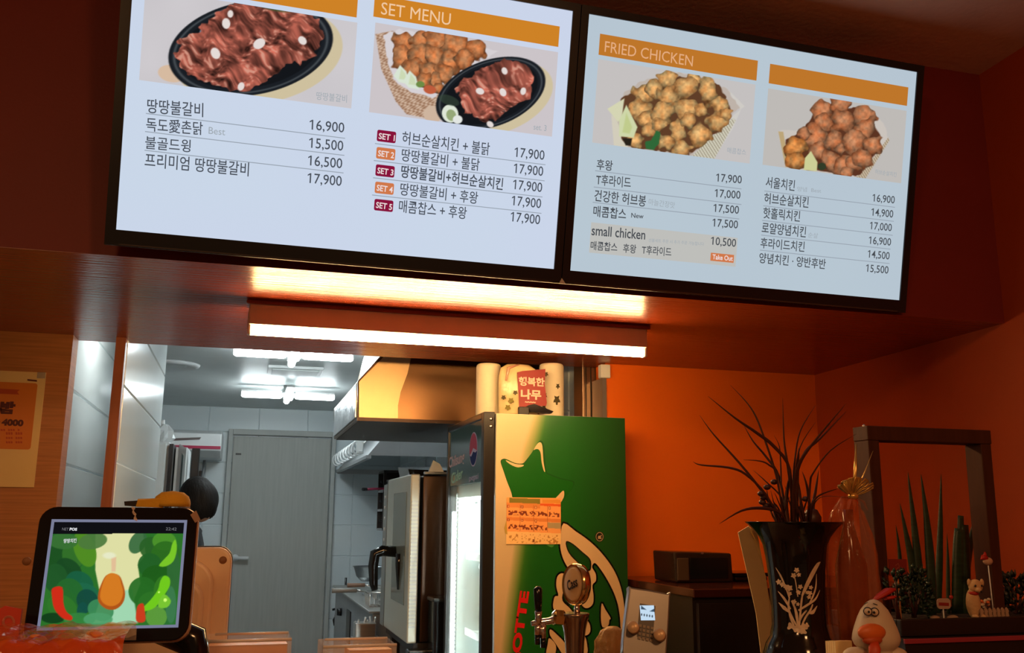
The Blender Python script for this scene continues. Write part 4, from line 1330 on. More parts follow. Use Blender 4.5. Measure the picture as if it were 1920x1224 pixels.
# door
dz0 = 0.12
m_dframe = mat('black_door_frame', (0.010, 0.009, 0.009), 0.3, var=0)
dd = thing('door', '', '', (xd, FYN, 0)); del dd['label']; del dd['category']
dd.location = (0, 0, 0); dd.parent = t; dd.location = Vector((xd, FYN, 0)) - t.location
hzb = X(870, 907, xd).z
box('frame_stile', (xd, FYN, dz0), (fx0 - 0.004, FYN + 0.035, fz1 + 0.004), m_dframe, dd, 0.003)
box('frame_stile', (xd, fyf - 0.022, dz0), (fx0 - 0.004, fyf, fz1 + 0.004), m_dframe, dd, 0.003)
box('frame_rail', (xd, FYN + 0.035, fz1 - 0.018), (fx0 - 0.004, fyf - 0.022, fz1 + 0.004), m_dframe, dd, 0.003)
box('frame_rail', (xd, FYN + 0.035, dz0), (fx0 - 0.004, fyf - 0.022, dz0 + 0.06), m_dframe, dd, 0.003)
m_head = mat('dark_green_header', (0.008, 0.016, 0.014), 0.15, var=0.3, scale=3, emit=(0.010, 0.022, 0.018), es=0.6)
box('header_sign', (xd + 0.006, FYN + 0.035, hzb), (fx0 - 0.01, fyf - 0.022, fz1 - 0.018), m_head, dd)
m_pane = bpy.data.materials.new('fridge_glass'); m_pane.use_nodes = True
pb = m_pane.node_tree.nodes['Principled BSDF']
pb.inputs['Base Color'].default_value = (0.75, 0.9, 0.86, 1); pb.inputs['Alpha'].default_value = 0.16; pb.inputs['Roughness'].default_value = 0.05
box('glass_pane', (xd + 0.012, FYN + 0.035, dz0 + 0.06), (xd + 0.018, fyf - 0.022, hzb), m_pane, dd)
for z in (fz1 - 0.02, fz1 - 0.045):
    p = X(919, 799 + (fz1 - 0.02 - z) * 440, 0.78)
    MB().lathe(((xd + fx0) / 2 + 0.004, FYN, z), [(0, -0.0015), (0.006, -0.0015), (0.006, 0.001), (0, 0.001)], 12, axis=(0, 1, 0)).build('hinge_screw', m_steel, dd)
HP = Plane((xd + 0.006, FYN, H), (0, -1, 0), (0, 0, 1))
# brand marks on the header
cu, cv = HP.loc(888, 842)
R_ = 0.056
m_pw = emis('header_white', (0.14, 0.10, 0.11), 1); m_pr = emis('header_red', (0.13, 0.025, 0.03), 1); m_pb = emis('header_blue', (0.012, 0.014, 0.03), 1)
circ = lambda r, n=28: [(cu + r * math.cos(2 * PI * k / n), cv + r * math.sin(2 * PI * k / n)) for k in range(n)]


def lpoly(name, pl, pts, off, mtl, par):
    return MB().add([pl.pt(a, b, off) for a, b in pts], [tuple(range(len(pts)))]).build(name, mtl, par)


lpoly('globe_ring', HP, circ(R_ + 0.004), 0.0006, m_pw, dd)
lpoly('globe_blue', HP, circ(R_), 0.0009, m_pb, dd)
up_ = [(cu + R_ * math.cos(a), cv + R_ * math.sin(a)) for a in np.linspace(-0.15, PI + 0.35, 22)] + [(cu - 0.03, cv - 0.012), (cu, cv + 0.004), (cu + 0.03, cv - 0.002)]
lpoly('globe_white', HP, [(a, b - 0.012 if abs(math.hypot(a - cu, b - cv) - R_) > 0.001 else b) for a, b in up_], 0.0012, m_pw, dd)
lpoly('globe_red', HP, up_, 0.0015, m_pr, dd)
line('logo_text', m_pw, dd, HP, 'pepsi', (880, 905), (897, 901), 13, 0.0010, bold=0.0)
line('logo_text', emis('pinkish_logo', (0.16, 0.10, 0.085)), dd, HP, 'Chilsung', (842, 884), (871, 872), 26, 0.0010, bold=0.02)
line('logo_text', emis('greenish_logo', (0.10, 0.13, 0.08)), dd, HP, 'Cider', (847, 908), (868, 896), 20, 0.0010, bold=0.02)
# lights and shelves
m_led = m_led2
m_dotw = mat('led_cover', (0.55, 0.6, 0.58), 0.3, emit=(0.5, 0.62, 0.56), es=1.3)
box('light_strip', (xd + 0.022, fyf - 0.030, 0.2), (xd + 0.034, fyf - 0.023, H + 0.03), m_led, dd)
cov = box('light_cover', (xd + 0.036, fyf - 0.030, 0.2), (fx0 - 0.004, fyf - 0.0225, H + 0.10), m_dotw, dd)
for i in range(70):
    z = H + 0.095 - i * 0.0155
    box('cover_slot', (xd + 0.042, fyf - 0.0315, z), (fx0 - 0.008, fyf - 0.030, z + 0.006), m_steel_g, t)
box('light_strip', (fx0 + 0.004, FYN + 0.032, 0.36), (fx0 + 0.014, FYN + 0.042, fz1 - 0.28), m_led, t)
for (px, py) in ((880, 1040), (880, 1180)):
    z = X(px, py, fx0 + 0.05).z
    box('shelf', (fx0 + 0.03, FYN + 0.045, z - 0.008), (fx1 - 0.035, fyf - 0.07, z), m_frin, t, 0.002)
    box('shelf_rail', (fx0 + 0.024, FYN + 0.045, z - 0.014), (fx0 + 0.03, fyf - 0.07, z + 0.012), m_white, t, 0.002)
z1 = X(880, 1040, fx0 + 0.05).z; z2 = X(880, 1180, fx0 + 0.05).z
m_tub = mat('beige_plastic_tub', (0.55, 0.50, 0.43), 0.5)
for k, (yy, lab) in enumerate(((FYN + 0.07, 'beige lidded food tub on the middle fridge shelf, nearest the door hinge'), (FYN + 0.25, 'beige lidded food tub on the middle fridge shelf, farther from the hinge'))):
    b = thing('food_tub', lab, 'tub', (fx0 + 0.12, yy + 0.08, z2), 'food tubs in the fridge')
    box('tub', (fx0 + 0.05, yy, z2 + 0.001), (fx0 + 0.24, yy + 0.15, z1 - 0.045), m_tub, b, 0.01)
    box('lid', (fx0 + 0.045, yy - 0.005, z1 - 0.045), (fx0 + 0.245, yy + 0.155, z1 - 0.025), m_white, b, 0.004)
b = thing('water_bottle', 'clear rounded container on the upper fridge shelf', 'bottle', (fx0 + 0.1, FYN + 0.12, z1))
MB().lathe((fx0 + 0.11, FYN + 0.12, z1 + 0.001), [(0.0, 0), (0.05, 0), (0.055, 0.02), (0.055, 0.13), (0.03, 0.17), (0.018, 0.18), (0.018, 0.2), (0, 0.2)], 20).build('body', mat('pale_translucent_plastic', (0.66, 0.76, 0.72), 0.2), b)
MB().lathe((fx0 + 0.11, FYN + 0.12, z1 + 0.2), [(0.022, -0.02), (0.022, 0.004), (0, 0.004)], 16).build('cap', m_white, b)
for i in range(3):
    q = X(892, 920 + i * 12, fx0 + 0.028)
    box('notice_line', (fx0 + 0.02, q.y - 0.06, q.z), (fx0 + 0.0215, q.y + 0.02 - 0.02 * i, q.z + 0.005), m_steel_g, t)

# printed side of the fridge
SP = Plane((fx0, FYN, H), (1, 0, 0), (0, 0, 1))
m_print = paintmat('fridge_side_print', False, rough=0.35)


def sideprint(x, y):
    P = Paint(x, y, (12, 88, 20))
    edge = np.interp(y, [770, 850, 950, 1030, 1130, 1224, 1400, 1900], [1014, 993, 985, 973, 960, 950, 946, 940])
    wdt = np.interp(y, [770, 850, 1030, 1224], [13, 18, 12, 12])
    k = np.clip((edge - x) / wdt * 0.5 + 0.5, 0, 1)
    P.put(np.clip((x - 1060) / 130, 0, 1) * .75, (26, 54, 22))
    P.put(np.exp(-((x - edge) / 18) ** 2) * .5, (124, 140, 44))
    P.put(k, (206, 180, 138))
    return P.c


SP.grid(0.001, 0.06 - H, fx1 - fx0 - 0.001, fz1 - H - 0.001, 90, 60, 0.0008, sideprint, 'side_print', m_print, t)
m_pcream = mat('print_cream', rgb(214, 180, 136), 0.35)
m_pgreen = mat('print_green', rgb(9, 88, 14), 0.35, var=0.03)
m_pgreen2 = mat('print_dark_green', rgb(16, 68, 20), 0.35, var=0.03)
m_pdark = mat('print_black', (0.012, 0.008, 0.005), 0.35)
m_pred = mat('print_red', rgb(214, 28, 30), 0.35)
cv3 = lambda L: [(a / 3.826 + 820, b / 3.826 + 640) for a, b in L]
cv4 = lambda L: [(a / 4.027 + 900, b / 4.027 + 920) for a, b in L]
star = cv3([(458, 868), (472, 848), (500, 848), (560, 875), (612, 880), (640, 858), (690, 775), (722, 722), (742, 718), (758, 750), (768, 860), (776, 935), (800, 955), (880, 985), (950, 1000), (974, 1012), (972, 1040), (950, 1075), (900, 1130), (870, 1180), (870, 1240), (560, 1240), (548, 1160), (536, 1090), (505, 1010), (478, 930)])
flat('star_outline', SP, closed([(x + (1.6 if x > 1000 else -1.4), y - 1.2) for x, y in star], 3), 0.0010, m_pgreen2, t)
flat('star_mark', SP, closed(star, 3), 0.0013, m_pgreen, t)
flat('star_highlight', SP, closed(cv3([(690, 778), (716, 735), (738, 724), (752, 752), (760, 860), (772, 932), (762, 925), (748, 870), (740, 800), (726, 775), (706, 772)]), 3), 0.0016, m_pcream, t)
flat('star_highlight', SP, closed(cv3([(490, 852), (556, 878), (618, 886), (605, 898), (570, 902), (520, 880)]), 3), 0.0016, m_pcream, t)
flat('star_highlight', SP, closed(cv3([(905, 1070), (870, 1100), (820, 1160), (860, 1180), (905, 1120)]), 3), 0.0016, m_pcream, t)
flat('star_highlight', SP, closed([(1018, 1015), (1024, 1021), (1034, 1026), (1040, 1020), (1036, 1016)], 3), 0.0012, mat('print_pale_green', rgb(70, 140, 60), 0.35), t)
# big brush lettering running up the side
strokes = [
    [(630, 245), (720, 305), (800, 360), (880, 430), (950, 510), (1010, 600), (1050, 690), (1078, 800), (1092, 920), (1092, 1010), (1080, 1060), (1062, 1040), (1056, 960), (1040, 860), (1010, 770), (965, 680), (915, 600), (868, 545), (845, 575), (872, 625), (874, 680), (848, 712), (856, 790), (852, 850), (820, 882), (780, 876), (735, 800), (700, 700), (680, 610), (650, 560), (622, 500), (606, 430), (606, 350)],
    [(575, 720), (582, 650), (615, 622), (655, 640), (690, 690), (680, 760), (630, 765), (622, 830), (680, 890), (720, 960), (680, 975), (600, 940), (552, 885), (562, 800), (590, 790)],
    [(918, 850), (945, 895), (985, 960), (975, 975), (968, 1015), (925, 1030), (912, 960)],
    [(530, 1045), (580, 1085), (640, 1150), (670, 1240), (630, 1240), (575, 1160), (528, 1090)],
    [(522, 1112), (572, 1165), (560, 1240), (500, 1240), (510, 1160)],
    [(790, 980), (825, 1000), (832, 1060), (805, 1090), (770, 1080)],
    [(770, 1090), (800, 1120), (806, 1240), (700, 1240), (740, 1150)],
]
for st in strokes:
    q = closed(cv4(st), 3)
    f = MB(); ribbon(SP, q, 6.5, 0.0010, f); f.build('letter_outline', m_pdark, t)
    flat('letter_stroke', SP, q, 0.0014, m_pcream, t)
for hole in ([(652, 385), (700, 405), (770, 465), (825, 515), (834, 565), (825, 598), (795, 590), (745, 545), (690, 490), (660, 440)], [(625, 790), (640, 765), (672, 790), (700, 850), (670, 850), (640, 835)]):
    q = closed(cv4(hole), 3)
    flat('letter_counter', SP, q, 0.0018, m_pgreen2, t)
    f = MB(); ribbon(SP, q, 2.4, 0.0021, f); f.build('letter_outline', m_pdark, t)
line('brand_text', m_pred, t, SP, 'LOTTE', (973.5, 1246), (992.5, 1109), 19, 0.0018, bold=0.05)
rc = (1124, 1006)
flat('registered_disc', SP, [(rc[0] + 8.4 * math.cos(a), rc[1] + 10 * math.sin(a)) for a in np.linspace(0, 2 * PI, 25)[:-1]], 0.0010, m_pdark, t)
f = MB(); ribbon(SP, [(rc[0] + 6.6 * math.cos(a), rc[1] + 8 * math.sin(a)) for a in np.linspace(0, 2 * PI, 25)[:-1]], 1.4, 0.0013, f); f.build('registered_ring', m_pcream, t)
line('registered_letter', m_pcream, t, SP, 'R', (rc[0] + 3.6, rc[1] + 4), (rc[0] + 3.6, rc[1] - 4), 7, 0.0014, bold=0.05)

# calendar stickers
m_paper = paintmat('printed_sticker', False, rough=0.5)


def sticker(x, y):
    P = Paint(x, y, (240, 196, 130))
    u, v = (x - 949) / 103, (y - 931 - (x - 949) * .04) / 90
    b = lambda a0, a1, c0, c1: ((u > a0) & (u < a1) & (v > c0) & (v < c1)).astype(float)
    P.put(b(-1, 2, -1, .72), (238, 160, 92))
    P.put(b(.06, .62, .02, .12), (120, 110, 30))
    P.put(b(.66, 1, .02, .10), (214, 140, 50)); P.put(b(.62, 1, .11, .16), (220, 88, 24))
    P.put(b(0, .62, .12, .22), (214, 132, 66)); P.put(b(0, 1, .42, .49), (216, 128, 60)); P.put(b(.76, 1, .50, .62), (170, 150, 110))
    for i in range(4):
        P.put(b(i * .25, i * .25 + .008, .15, .7), (170, 90, 40))
        P.put(b(i * .25 + .02, i * .25 + .06, .17, .23), (130, 50, 20)); P.put(b(i * .25 + .03, i * .25 + .05, .18, .22), (236, 170, 110))
        if i < 3:
            P.put(b(i * .25 + .02, i * .25 + .06, .45, .51), (130, 50, 20)); P.put(b(i * .25 + .03, i * .25 + .05, .46, .50), (236, 170, 110))
    n = vn(x, y, 2.6, 5)
    P.put(b(.04, .97, .28, .38) * (n > .5), (120, 44, 10)); P.put(b(.04, .74, .57, .67) * (n > .5), (120, 44, 10))
    P.put(b(.05, .95, .76, .95) * (n > .66), (190, 130, 60)); P.put(b(.48, .52, .86, .93), (130, 70, 16))
    return P.c


st_ = thing('calendar_sticker', 'orange and cream printed sticker with rows of small boxes on the fridge side', 'sticker', SP.px(1000, 975))
a0, b0, a1, b1 = lrect(SP, [(949, 931), (1052, 935), (1050, 1021), (949, 1019)])
SP.grid(a0, b0, a1, b1, 130, 110, 0.0032, sticker, 'print', m_paper, st_)
f = MB(); p0, p1 = SP.pt(a0, b0, 0.0024), SP.pt(a1, b1, 0.0031); f.box((p0.x, p1.y, p0.z), (p1.x, p0.y, p1.z)); f.build('paper', m_white, st_)
flat('curled_edge', SP, [(949, 975), (945, 990), (947, 1000), (951, 1002)], 0.0034, mat('aged_paper', rgb(180, 150, 70), 0.6), st_)

# ---- things on top of the fridge
m_paperw = mat('cream_white_paper', (0.80, 0.70, 0.50), 0.7)


def roll(px0, px1, pyt, y, label, mm, name='paper_roll', cone=1.0):
    a, b = Y(px0, 740, y), Y(px1, 740, y)
    r = (b.x - a.x) / 2
    c = ((a.x + b.x) / 2, y + 0.0, fz1 + 0.006)
    h = Y((px0 + px1) / 2, pyt, y).z - c[2]
    t = thing(name, label, 'paper cups' if cone != 1 else 'roll', c, None)
    MB().lathe(c, [(r * .93 * cone, 0), (r * cone, 0.004), (r, h - 0.01), (r * .96, h - 0.002), (r * .9, h)], 36).build('roll', mm, t)
    MB().lathe((c[0], c[1], c[2] + h), [(r * .3, -0.002), (r * .3, 0.0012), (r * .88, 0.0012), (r * .9, -0.002)], 30).build('wound_end', m_paperw, t)
    return t, c, r, h


roll(893, 938, 684, 3.21, 'plain cream paper roll standing on the fridge, left of the printed pack', m_paperw)
tr, cr, rr, hr = roll(1012, 1056, 684, 3.21, 'cream paper roll printed with dark leaves, right of the printed pack on the fridge', m_paperw)
m_leafp = mat('printed_olive_leaf', rgb(110, 100, 20), 0.6)
m_leafd = mat('printed_dark_leaf', rgb(70, 60, 20), 0.6)


def oncyl(c, r, x, y):         # pixel to a point on the front of an upright cylinder
    e = Vector((0, 0, H)); d = ray(x, y)
    ox_, oy_ = e.x - c[0], e.y - c[1]
    A = d.x * d.x + d.y * d.y; B = 2 * (ox_ * d.x + oy_ * d.y); Cc = ox_ * ox_ + oy_ * oy_ - r * r
    disc = max(B * B - 4 * A * Cc, 0)
    return e + d * ((-B - math.sqrt(disc)) / (2 * A))


for (lx, ly, s_) in ((1046, 724, 4), (1044, 750, 7), (1022, 742, 4), (1020, 765, 5)):
    f = MB()
    pts = [oncyl(cr, rr + 0.0008, lx + s_ * (1 + .35 * math.sin(a * 5)) * .8 * math.cos(a), ly + s_ * 1.15 * (1 + .35 * math.sin(a * 5)) * math.sin(a)) for a in np.linspace(0, 2 * PI, 15)[:-1]]
    f.add(pts, [tuple(range(len(pts)))]); f.build('printed_leaf', m_leafd, tr)
p = Y(975, 730, 3.10)
pk = thing('tissue_pack', 'plastic-wrapped pack with a maroon label reading 행복한 나무 on top of the fridge', 'pack', (p.x, 3.14, fz1))
pr = (Y(1012, 740, 3.10).x - Y(938, 740, 3.10).x) / 2
ph = Y(975, 682, 3.10).z - fz1 - 0.004
pcx = (Y(1012, 740, 3.10).x + Y(938, 740, 3.10).x) / 2
PKC = (pcx, 3.10 + pr * .36, fz1 + 0.004)
m_wrap = mat('clear_cream_wrapping', (0.62, 0.50, 0.26), 0.22, var=0.15, scale=20, bump=0.3, bscale=25)
MB().lathe(PKC, [(pr * .9, 0), (pr, 0.006), (pr, ph * .75), (pr * .9, ph * .92), (pr * .6, ph), (0, ph)], 36, scale=(1, .34)).build('wrapped_pack', m_wrap, pk)
PP = Plane((pcx, 3.098, H), (1, 0, 0), (0, 0, 1))
m_lab = mat('maroon_label', rgb(140, 34, 32), 0.5)
m_labt = mat('pink_label_text', rgb(250, 190, 170), 0.5)
flat('label', PP, cv3([(572, 222), (610, 212), (700, 205), (775, 198), (770, 300), (785, 440), (780, 462), (585, 470), (580, 330)]), 0.001, m_lab, pk)
line('label_text', m_labt, pk, PP, '행복한', (972.5, 723), (1020.5, 725), 17, 0.002, bold=0.03)
line('label_text', m_labt, pk, PP, '나무', (976, 748), (1014.5, 750), 19, 0.002, bold=0.04)
line('label_text', m_labt, pk, PP, '~~~~', (984, 755), (1004, 756), 3, 0.002, bold=0.02)
for (lx, ly, s_) in ((944, 745, 4), (958, 751, 5), (966, 736, 4), (952, 764, 5), (1027, 700, 4)):
    flat('printed_leaf', PP, [(lx + s_ * (1 + .3 * math.sin(a * 5)) * math.cos(a), ly + s_ * (1 + .3 * math.sin(a * 5)) * math.sin(a)) for a in np.linspace(0, 2 * PI, 15)[:-1]], 0.0015 if lx < 1020 else -0.02, m_leafp if s_ == 5 else m_leafd, pk)
MB().tube([PP.px(948, 714, 0.004), PP.px(953, 690, 0.004), PP.px(975, 682, -0.01)], [0.003, 0.006, 0.003], 6, flat=.3).build('wrap_fold', mat('glossy_fold', (0.6, 0.3, 0.2), 0.2), pk)
t = thing('folded_box', 'black folded box lying in front of the tissue pack on the fridge', 'box', PP.px(1010, 768))
q = [Y(990, 760, 3.075), Y(1002, 757, 3.075), Y(1038, 771, 3.075), Y(1034, 775, 3.075), Y(994, 772, 3.075)]
for v_ in q: v_.z = max(v_.z, fz1 + 0.001)
MB().prism(q, (0, 0.02, 0)).build('flap', m_gloss_black, t, fix=True)
a_, b_ = Y(973, 774, 3.075), Y(992, 763, 3.075)
box('carton', (a_.x, 3.072, fz1 + 0.001), (b_.x, 3.09, b_.z), m_dark, t, 0.002)
t = thing('cardboard_sheet', 'dark sheet jutting out over the left edge of the fridge top', 'sheet', (xd, 3.3, fz1))
g = [(xd - 0.012, fyf - 0.05, fz1 + 0.0045), (fx0 + 0.12, FYN + 0.10, fz1 + 0.0045), (fx0 + 0.2, FYN + 0.4, fz1 + 0.0045), (xd + 0.02, fyf - 0.01, fz1 + 0.0045)]
MB().prism(g, (0, 0, 0.0012)).build('sheet', mat('brown_card', (0.12, 0.06, 0.035), 0.6), t, fix=True)
# brown duct seen behind the rolls
t = thing('duct_cover', 'tall brown steel duct panel behind the fridge, next to the orange wall', 'duct', (1.2, 3.4, fz1))
a_, b_ = Y(1092, 730, 3.36).x, Y(1122, 730, 3.36).x
box('panel', (a_, 3.36, fz1 + 0.002), (b_, 3.46, KZ - 0.02), mat('brown_steel', (0.22, 0.13, 0.08), 0.35, metal=0.8), t, 0.004)
for xx in (a_ + 0.012, (a_ + b_) / 2):
    box('seam', (xx, 3.357, fz1 + 0.01), (xx + 0.004, 3.36, KZ - 0.02), m_dark, t)

# ================================================================ the serving counter and what stands on it
CT = 0.95
m_ctop = mat('brown_wood_counter', (0.16, 0.07, 0.03), 0.4, var=0.2, scale=3, stretch=(30, 3, 3))
t = thing('serving_counter', 'brown wooden serving counter below the frame, carrying the till and taps', 'counter', (0.4, 1.5, 0))
box('worktop', (-1.6, 1.0, CT - 0.04), (1.385, 2.1, CT), m_ctop, t, 0.004)
box('front_panel', (-1.55, 1.06, 0), (1.36, 2.04, CT - 0.04), m_wood, t)

# ---- customer display
tl_ = math.radians(10)
DP = Plane(Y(75, 1178, 1.30), (1, 0, 0), (0, math.sin(tl_), math.cos(tl_)))
a0, b0, a1, b1 = lrect(DP, [(74, 950), (378, 950), (352, 1207), (42, 1205)])
s0, t0, s1, t1 = lrect(DP, [(103, 979), (347, 981), (328, 1171), (76, 1177)])


def rrect(a0, b0, a1, b1, r, n=6):
    o = []
    for (cx, cy, an0) in ((a1 - r, b1 - r, 0), (a0 + r, b1 - r, 90), (a0 + r, b0 + r, 180), (a1 - r, b0 + r, 270)):
        for k in range(n + 1):
            an = math.radians(an0 + 90 * k / n)
            o.append((cx + r * math.cos(an), cy + r * math.sin(an)))
    return o


def slab(pl, outline, d0, d1, mb, m=0):       # outline in plane coordinates, d along the normal to the viewer
    lo = [pl.pt(a, b, d0) for a, b in outline]
    mb.prism(lo, pl.n * (d1 - d0), m)


t = thing('customer_display', 'black customer display on a pole showing a green jungle picture, taped edges', 'display', DP.pt((a0 + a1) / 2, b0))
m_copper = mat('beige_plastic_case', (0.52, 0.34, 0.22), 0.35, var=0.03)
f = MB(); slab(DP, rrect(a0, b0, a1, b1, 0.020), -0.022, -0.002, f); f.build('rear_case', m_copper, t, 0.003, fix=True)
f = MB(); slab(DP, rrect(a0 + 0.001, b0 + 0.001, a1 - 0.002, b1 - 0.001, 0.020), -0.002, 0.003, f); f.build('front_bezel', mat('glossy_black_bezel', (0.006, 0.005, 0.006), 0.10, var=0), t, 0.0015, fix=True)
f = MB()
for q in ((s0 - .0035, t0 - .0035, s1 + .0035, t0), (s0 - .0035, t1, s1 + .0035, t1 + .0035), (s0 - .0035, t0, s0, t1), (s1, t0, s1 + .0035, t1)):
    DP.rect(*q, 0.0036, f)
f.build('screen_surround', emis('lilac_edge_glow', rgb(120, 124, 150)), t)


def jungle(x, y):
    P = Paint(x, y, (44, 112, 40))
    q = lambda L: [(a / 4.026, b / 4.026 + 920) for a, b in L]
    P.put(P.pol(q([(380, 330), (640, 330), (620, 560), (520, 700), (380, 760)])), (36, 96, 44))
    P.put(P.pol(q([(720, 320), (1080, 320), (1100, 480), (1040, 560), (1060, 700), (980, 900), (1030, 1000), (700, 1000), (760, 800), (720, 600)]), 2), (222, 222, 164))
    P.put(P.pol(q([(830, 940), (900, 760), (1000, 740), (1040, 1000), (760, 1000)]), 3), (160, 214, 176))
    for (cx, cy, a, b, dg, c) in (
        (450, 520, 130, 100, 20, (34, 92, 38)), (560, 470, 90, 120, 10, (60, 130, 48)), (640, 440, 80, 140, -20, (96, 164, 40)), (700, 380, 110, 60, -10, (88, 140, 70)), (480, 380, 110, 60, 0, (66, 130, 60)),
        (520, 600, 110, 80, 40, (30, 84, 40)), (420, 660, 90, 110, 0, (38, 100, 46)), (600, 700, 110, 90, 30, (30, 110, 76)), (650, 760, 100, 60, 20, (36, 120, 84)), (520, 780, 110, 120, 0, (44, 120, 50)),
        (470, 880, 120, 90, 30, (56, 136, 48)), (660, 830, 80, 90, -30, (24, 84, 70)), (620, 900, 40, 60, 10, (24, 92, 80)), (400, 960, 90, 40, 0, (20, 70, 30)), (600, 970, 120, 50, 0, (60, 150, 70)),
        (760, 900, 100, 80, 20, (70, 160, 100)), (740, 970, 110, 50, 0, (90, 180, 120)), (1040, 390, 60, 90, 30, (62, 120, 70)), (1160, 440, 110, 90, 20, (48, 110, 44)), (1240, 380, 90, 70, 0, (90, 170, 50)),
        (1250, 480, 110, 100, 0, (52, 124, 36)), (1130, 560, 90, 90, 0, (40, 110, 44)), (1190, 650, 120, 90, 0, (36, 106, 30)), (1080, 760, 110, 110, 0, (44, 122, 40)), (1150, 860, 110, 100, 0, (52, 132, 44)),
        (1240, 760, 80, 120, 0, (60, 140, 40)), (1260, 920, 90, 100, 0, (50, 128, 60)), (1180, 950, 80, 80, 0, (110, 180, 70)), (1310, 600, 50, 160, 0, (56, 120, 60)), (1290, 860, 40, 140, 0, (70, 140, 90))):
        m_, d = P.ell(cx / 4.026, cy / 4.026 + 920, a / 4.026, b / 4.026, dg, 1.2)
        P.put(m_ * .92, tuple(q_ * .86 for q_ in c))
    P.put(P.pol(closed(q([(1325, 370), (1335, 440), (1310, 530), (1250, 570), (1200, 565), (1235, 520), (1280, 470), (1300, 400)]), 3)), (120, 196, 40))
    P.put(P.pol(closed(q([(1240, 640), (1280, 660), (1280, 720), (1230, 800), (1170, 880), (1090, 910), (1066, 895), (1130, 830), (1190, 750), (1210, 680)]), 3)), (112, 200, 30))
    P.put(P.pol(closed(q([(1240, 780), (1290, 830), (1260, 880), (1200, 880), (1200, 830)]), 3)), (120, 196, 50))
    for (a, b, r) in ((1247, 824, 13), (1200, 765, 7)):
        m_, _ = P.ell(a / 4.026, b / 4.026 + 920, r / 4, r / 4, 0, 1); P.put(m_, (210, 255, 120))
    P.put(P.pol(closed(q([(395, 735), (470, 728), (478, 840), (500, 910), (545, 950), (535, 978), (470, 960), (410, 890), (392, 800)]), 3)), (206, 44, 24))
    P.put(P.pol(closed(q([(1045, 860), (1080, 850), (1092, 900), (1095, 985), (1030, 985), (1030, 900)]), 3)), (200, 60, 30))
    P.put(P.pol(q([(840, 500), (878, 500), (872, 610), (842, 610)]), 2), (226, 190, 150))
    m_, _ = P.ell(825 / 4.026, 488 / 4.026 + 920, 12, 6, 0, 3); P.put(m_ * .8, (232, 236, 206))
    P.put(P.pol(closed(q([(845, 625), (900, 640), (928, 700), (945, 780), (925, 850), (870, 895), (800, 890), (745, 840), (742, 770), (770, 690), (800, 640)]), 3)), (176, 84, 24))
    P.put(P.pol(closed(q([(845, 620), (895, 640), (915, 700), (930, 770), (905, 840), (850, 870), (790, 855), (755, 800), (775, 700), (805, 640)]), 3)), (212, 122, 34))
    P.put((y < 1000.5).astype(float), (16, 16, 20))
    return P.c


DP.grid(s0, t0, s1, t1, 190, 150, 0.0036, jungle, 'picture', paintmat('display_picture', True), t)
m_dtxt = emis('display_text', rgb(220, 222, 226)); m_dtxt2 = emis('display_text_dim', rgb(120, 120, 124))
line('screen_text', m_dtxt, t, DP, 'POS', (131, 995.5), (145, 996), 5.5, 0.004, bold=0.05)
line('screen_text', m_dtxt2, t, DP, 'NET', (117, 995), (129, 995.5), 5, 0.004)
line('screen_text', m_dtxt2, t, DP, '22:42', (311, 995), (331, 995.5), 5.5, 0.004)
line('screen_text', m_dtxt, t, DP, '땅땅치킨', (120, 1019), (144, 1018), 8, 0.004, bold=0.02)
m_tape = mat('clear_tape', (0.5, 0.4, 0.3), 0.15, alpha=0.45)
f = MB()
prev = None
for k in range(9):
    yy = 951 + k * 3.4
    ww = 2.2 + 1.4 * math.sin(k * 2.1)
    xx = 249 + k * .9 + math.sin(k * 1.7)
    cur = (DP.px(xx - ww, yy, 0.0045 + 0.001 * (k % 2)), DP.px(xx + ww, yy, 0.0048))
    if prev:
        f.add([prev[0], prev[1], cur[1], cur[0]], [(0, 1, 2, 3)])
    prev = cur
f.build('tape', mat('shiny_tape', (0.75, 0.6, 0.5), 0.15, alpha=0.7), t)
f = MB()
DP.poly([(100, 1172), (255, 1170), (256, 1190), (240, 1196), (100, 1192)], 0.0046, f); f.build('tape', m_tape, t)
f = MB(); slab(DP, [DP.loc(*p) for p in ((357, 966), (368, 958), (376, 975), (366, 981))], 0.003, 0.0045, f); f.build('tape', mat('brown_tape_patch', (0.30, 0.17, 0.11), 0.4), t, fix=True)
p0 = Y(362, 1192, 1.36); p0.z -= 0.005
MB().tube([p0 + Vector((-0.05, 0.0, 0.02)), p0 + Vector((0, -0.01, 0.0)), p0 + Vector((0.008, -0.01, -0.04)), p0 + Vector((-0.01, -0.015, -0.14)), (p0.x - 0.01, p0.y - 0.015, CT)], [0.02, 0.022, 0.020, 0.02, 0.035], 14).build('pole', m_gloss_black, t)

# ---- till seen from behind
TP = Plane(Y(437, 1027, 1.56), (1, 0, 0), (0, 0.10, 1))
t = thing('till_terminal', 'beige till terminal seen from behind with screws and rounded hump', 'till', TP.pt(-0.17, -0.2))
m_till = mat('beige_till_plastic', (0.80, 0.60, 0.40), 0.38, var=0.02)
a0, b0 = TP.loc(30, 1300); a1, b1 = TP.loc(437, 1025)
f = MB(); slab(TP, rrect(a0, b0, a1, b1, 0.022), -0.016, 0.0, f); f.build('rear_cover', m_till, t, 0.006, 3, fix=True)
f = MB(); slab(TP, rrect(a0 - 0.001, b0, a1 + 0.001, b1 + 0.003, 0.022), -0.03, -0.016, f); f.build('screen_bezel', m_dark, t, 0.003, fix=True)
c0, d0 = TP.loc(72, 1300); c1, d1 = TP.loc(404, 1048)
f = MB(); slab(TP, rrect(c0, d0, c1, d1, 0.04, 8), 0.0, 0.012, f); f.build('hump', m_till, t, 0.008, 3, fix=True)
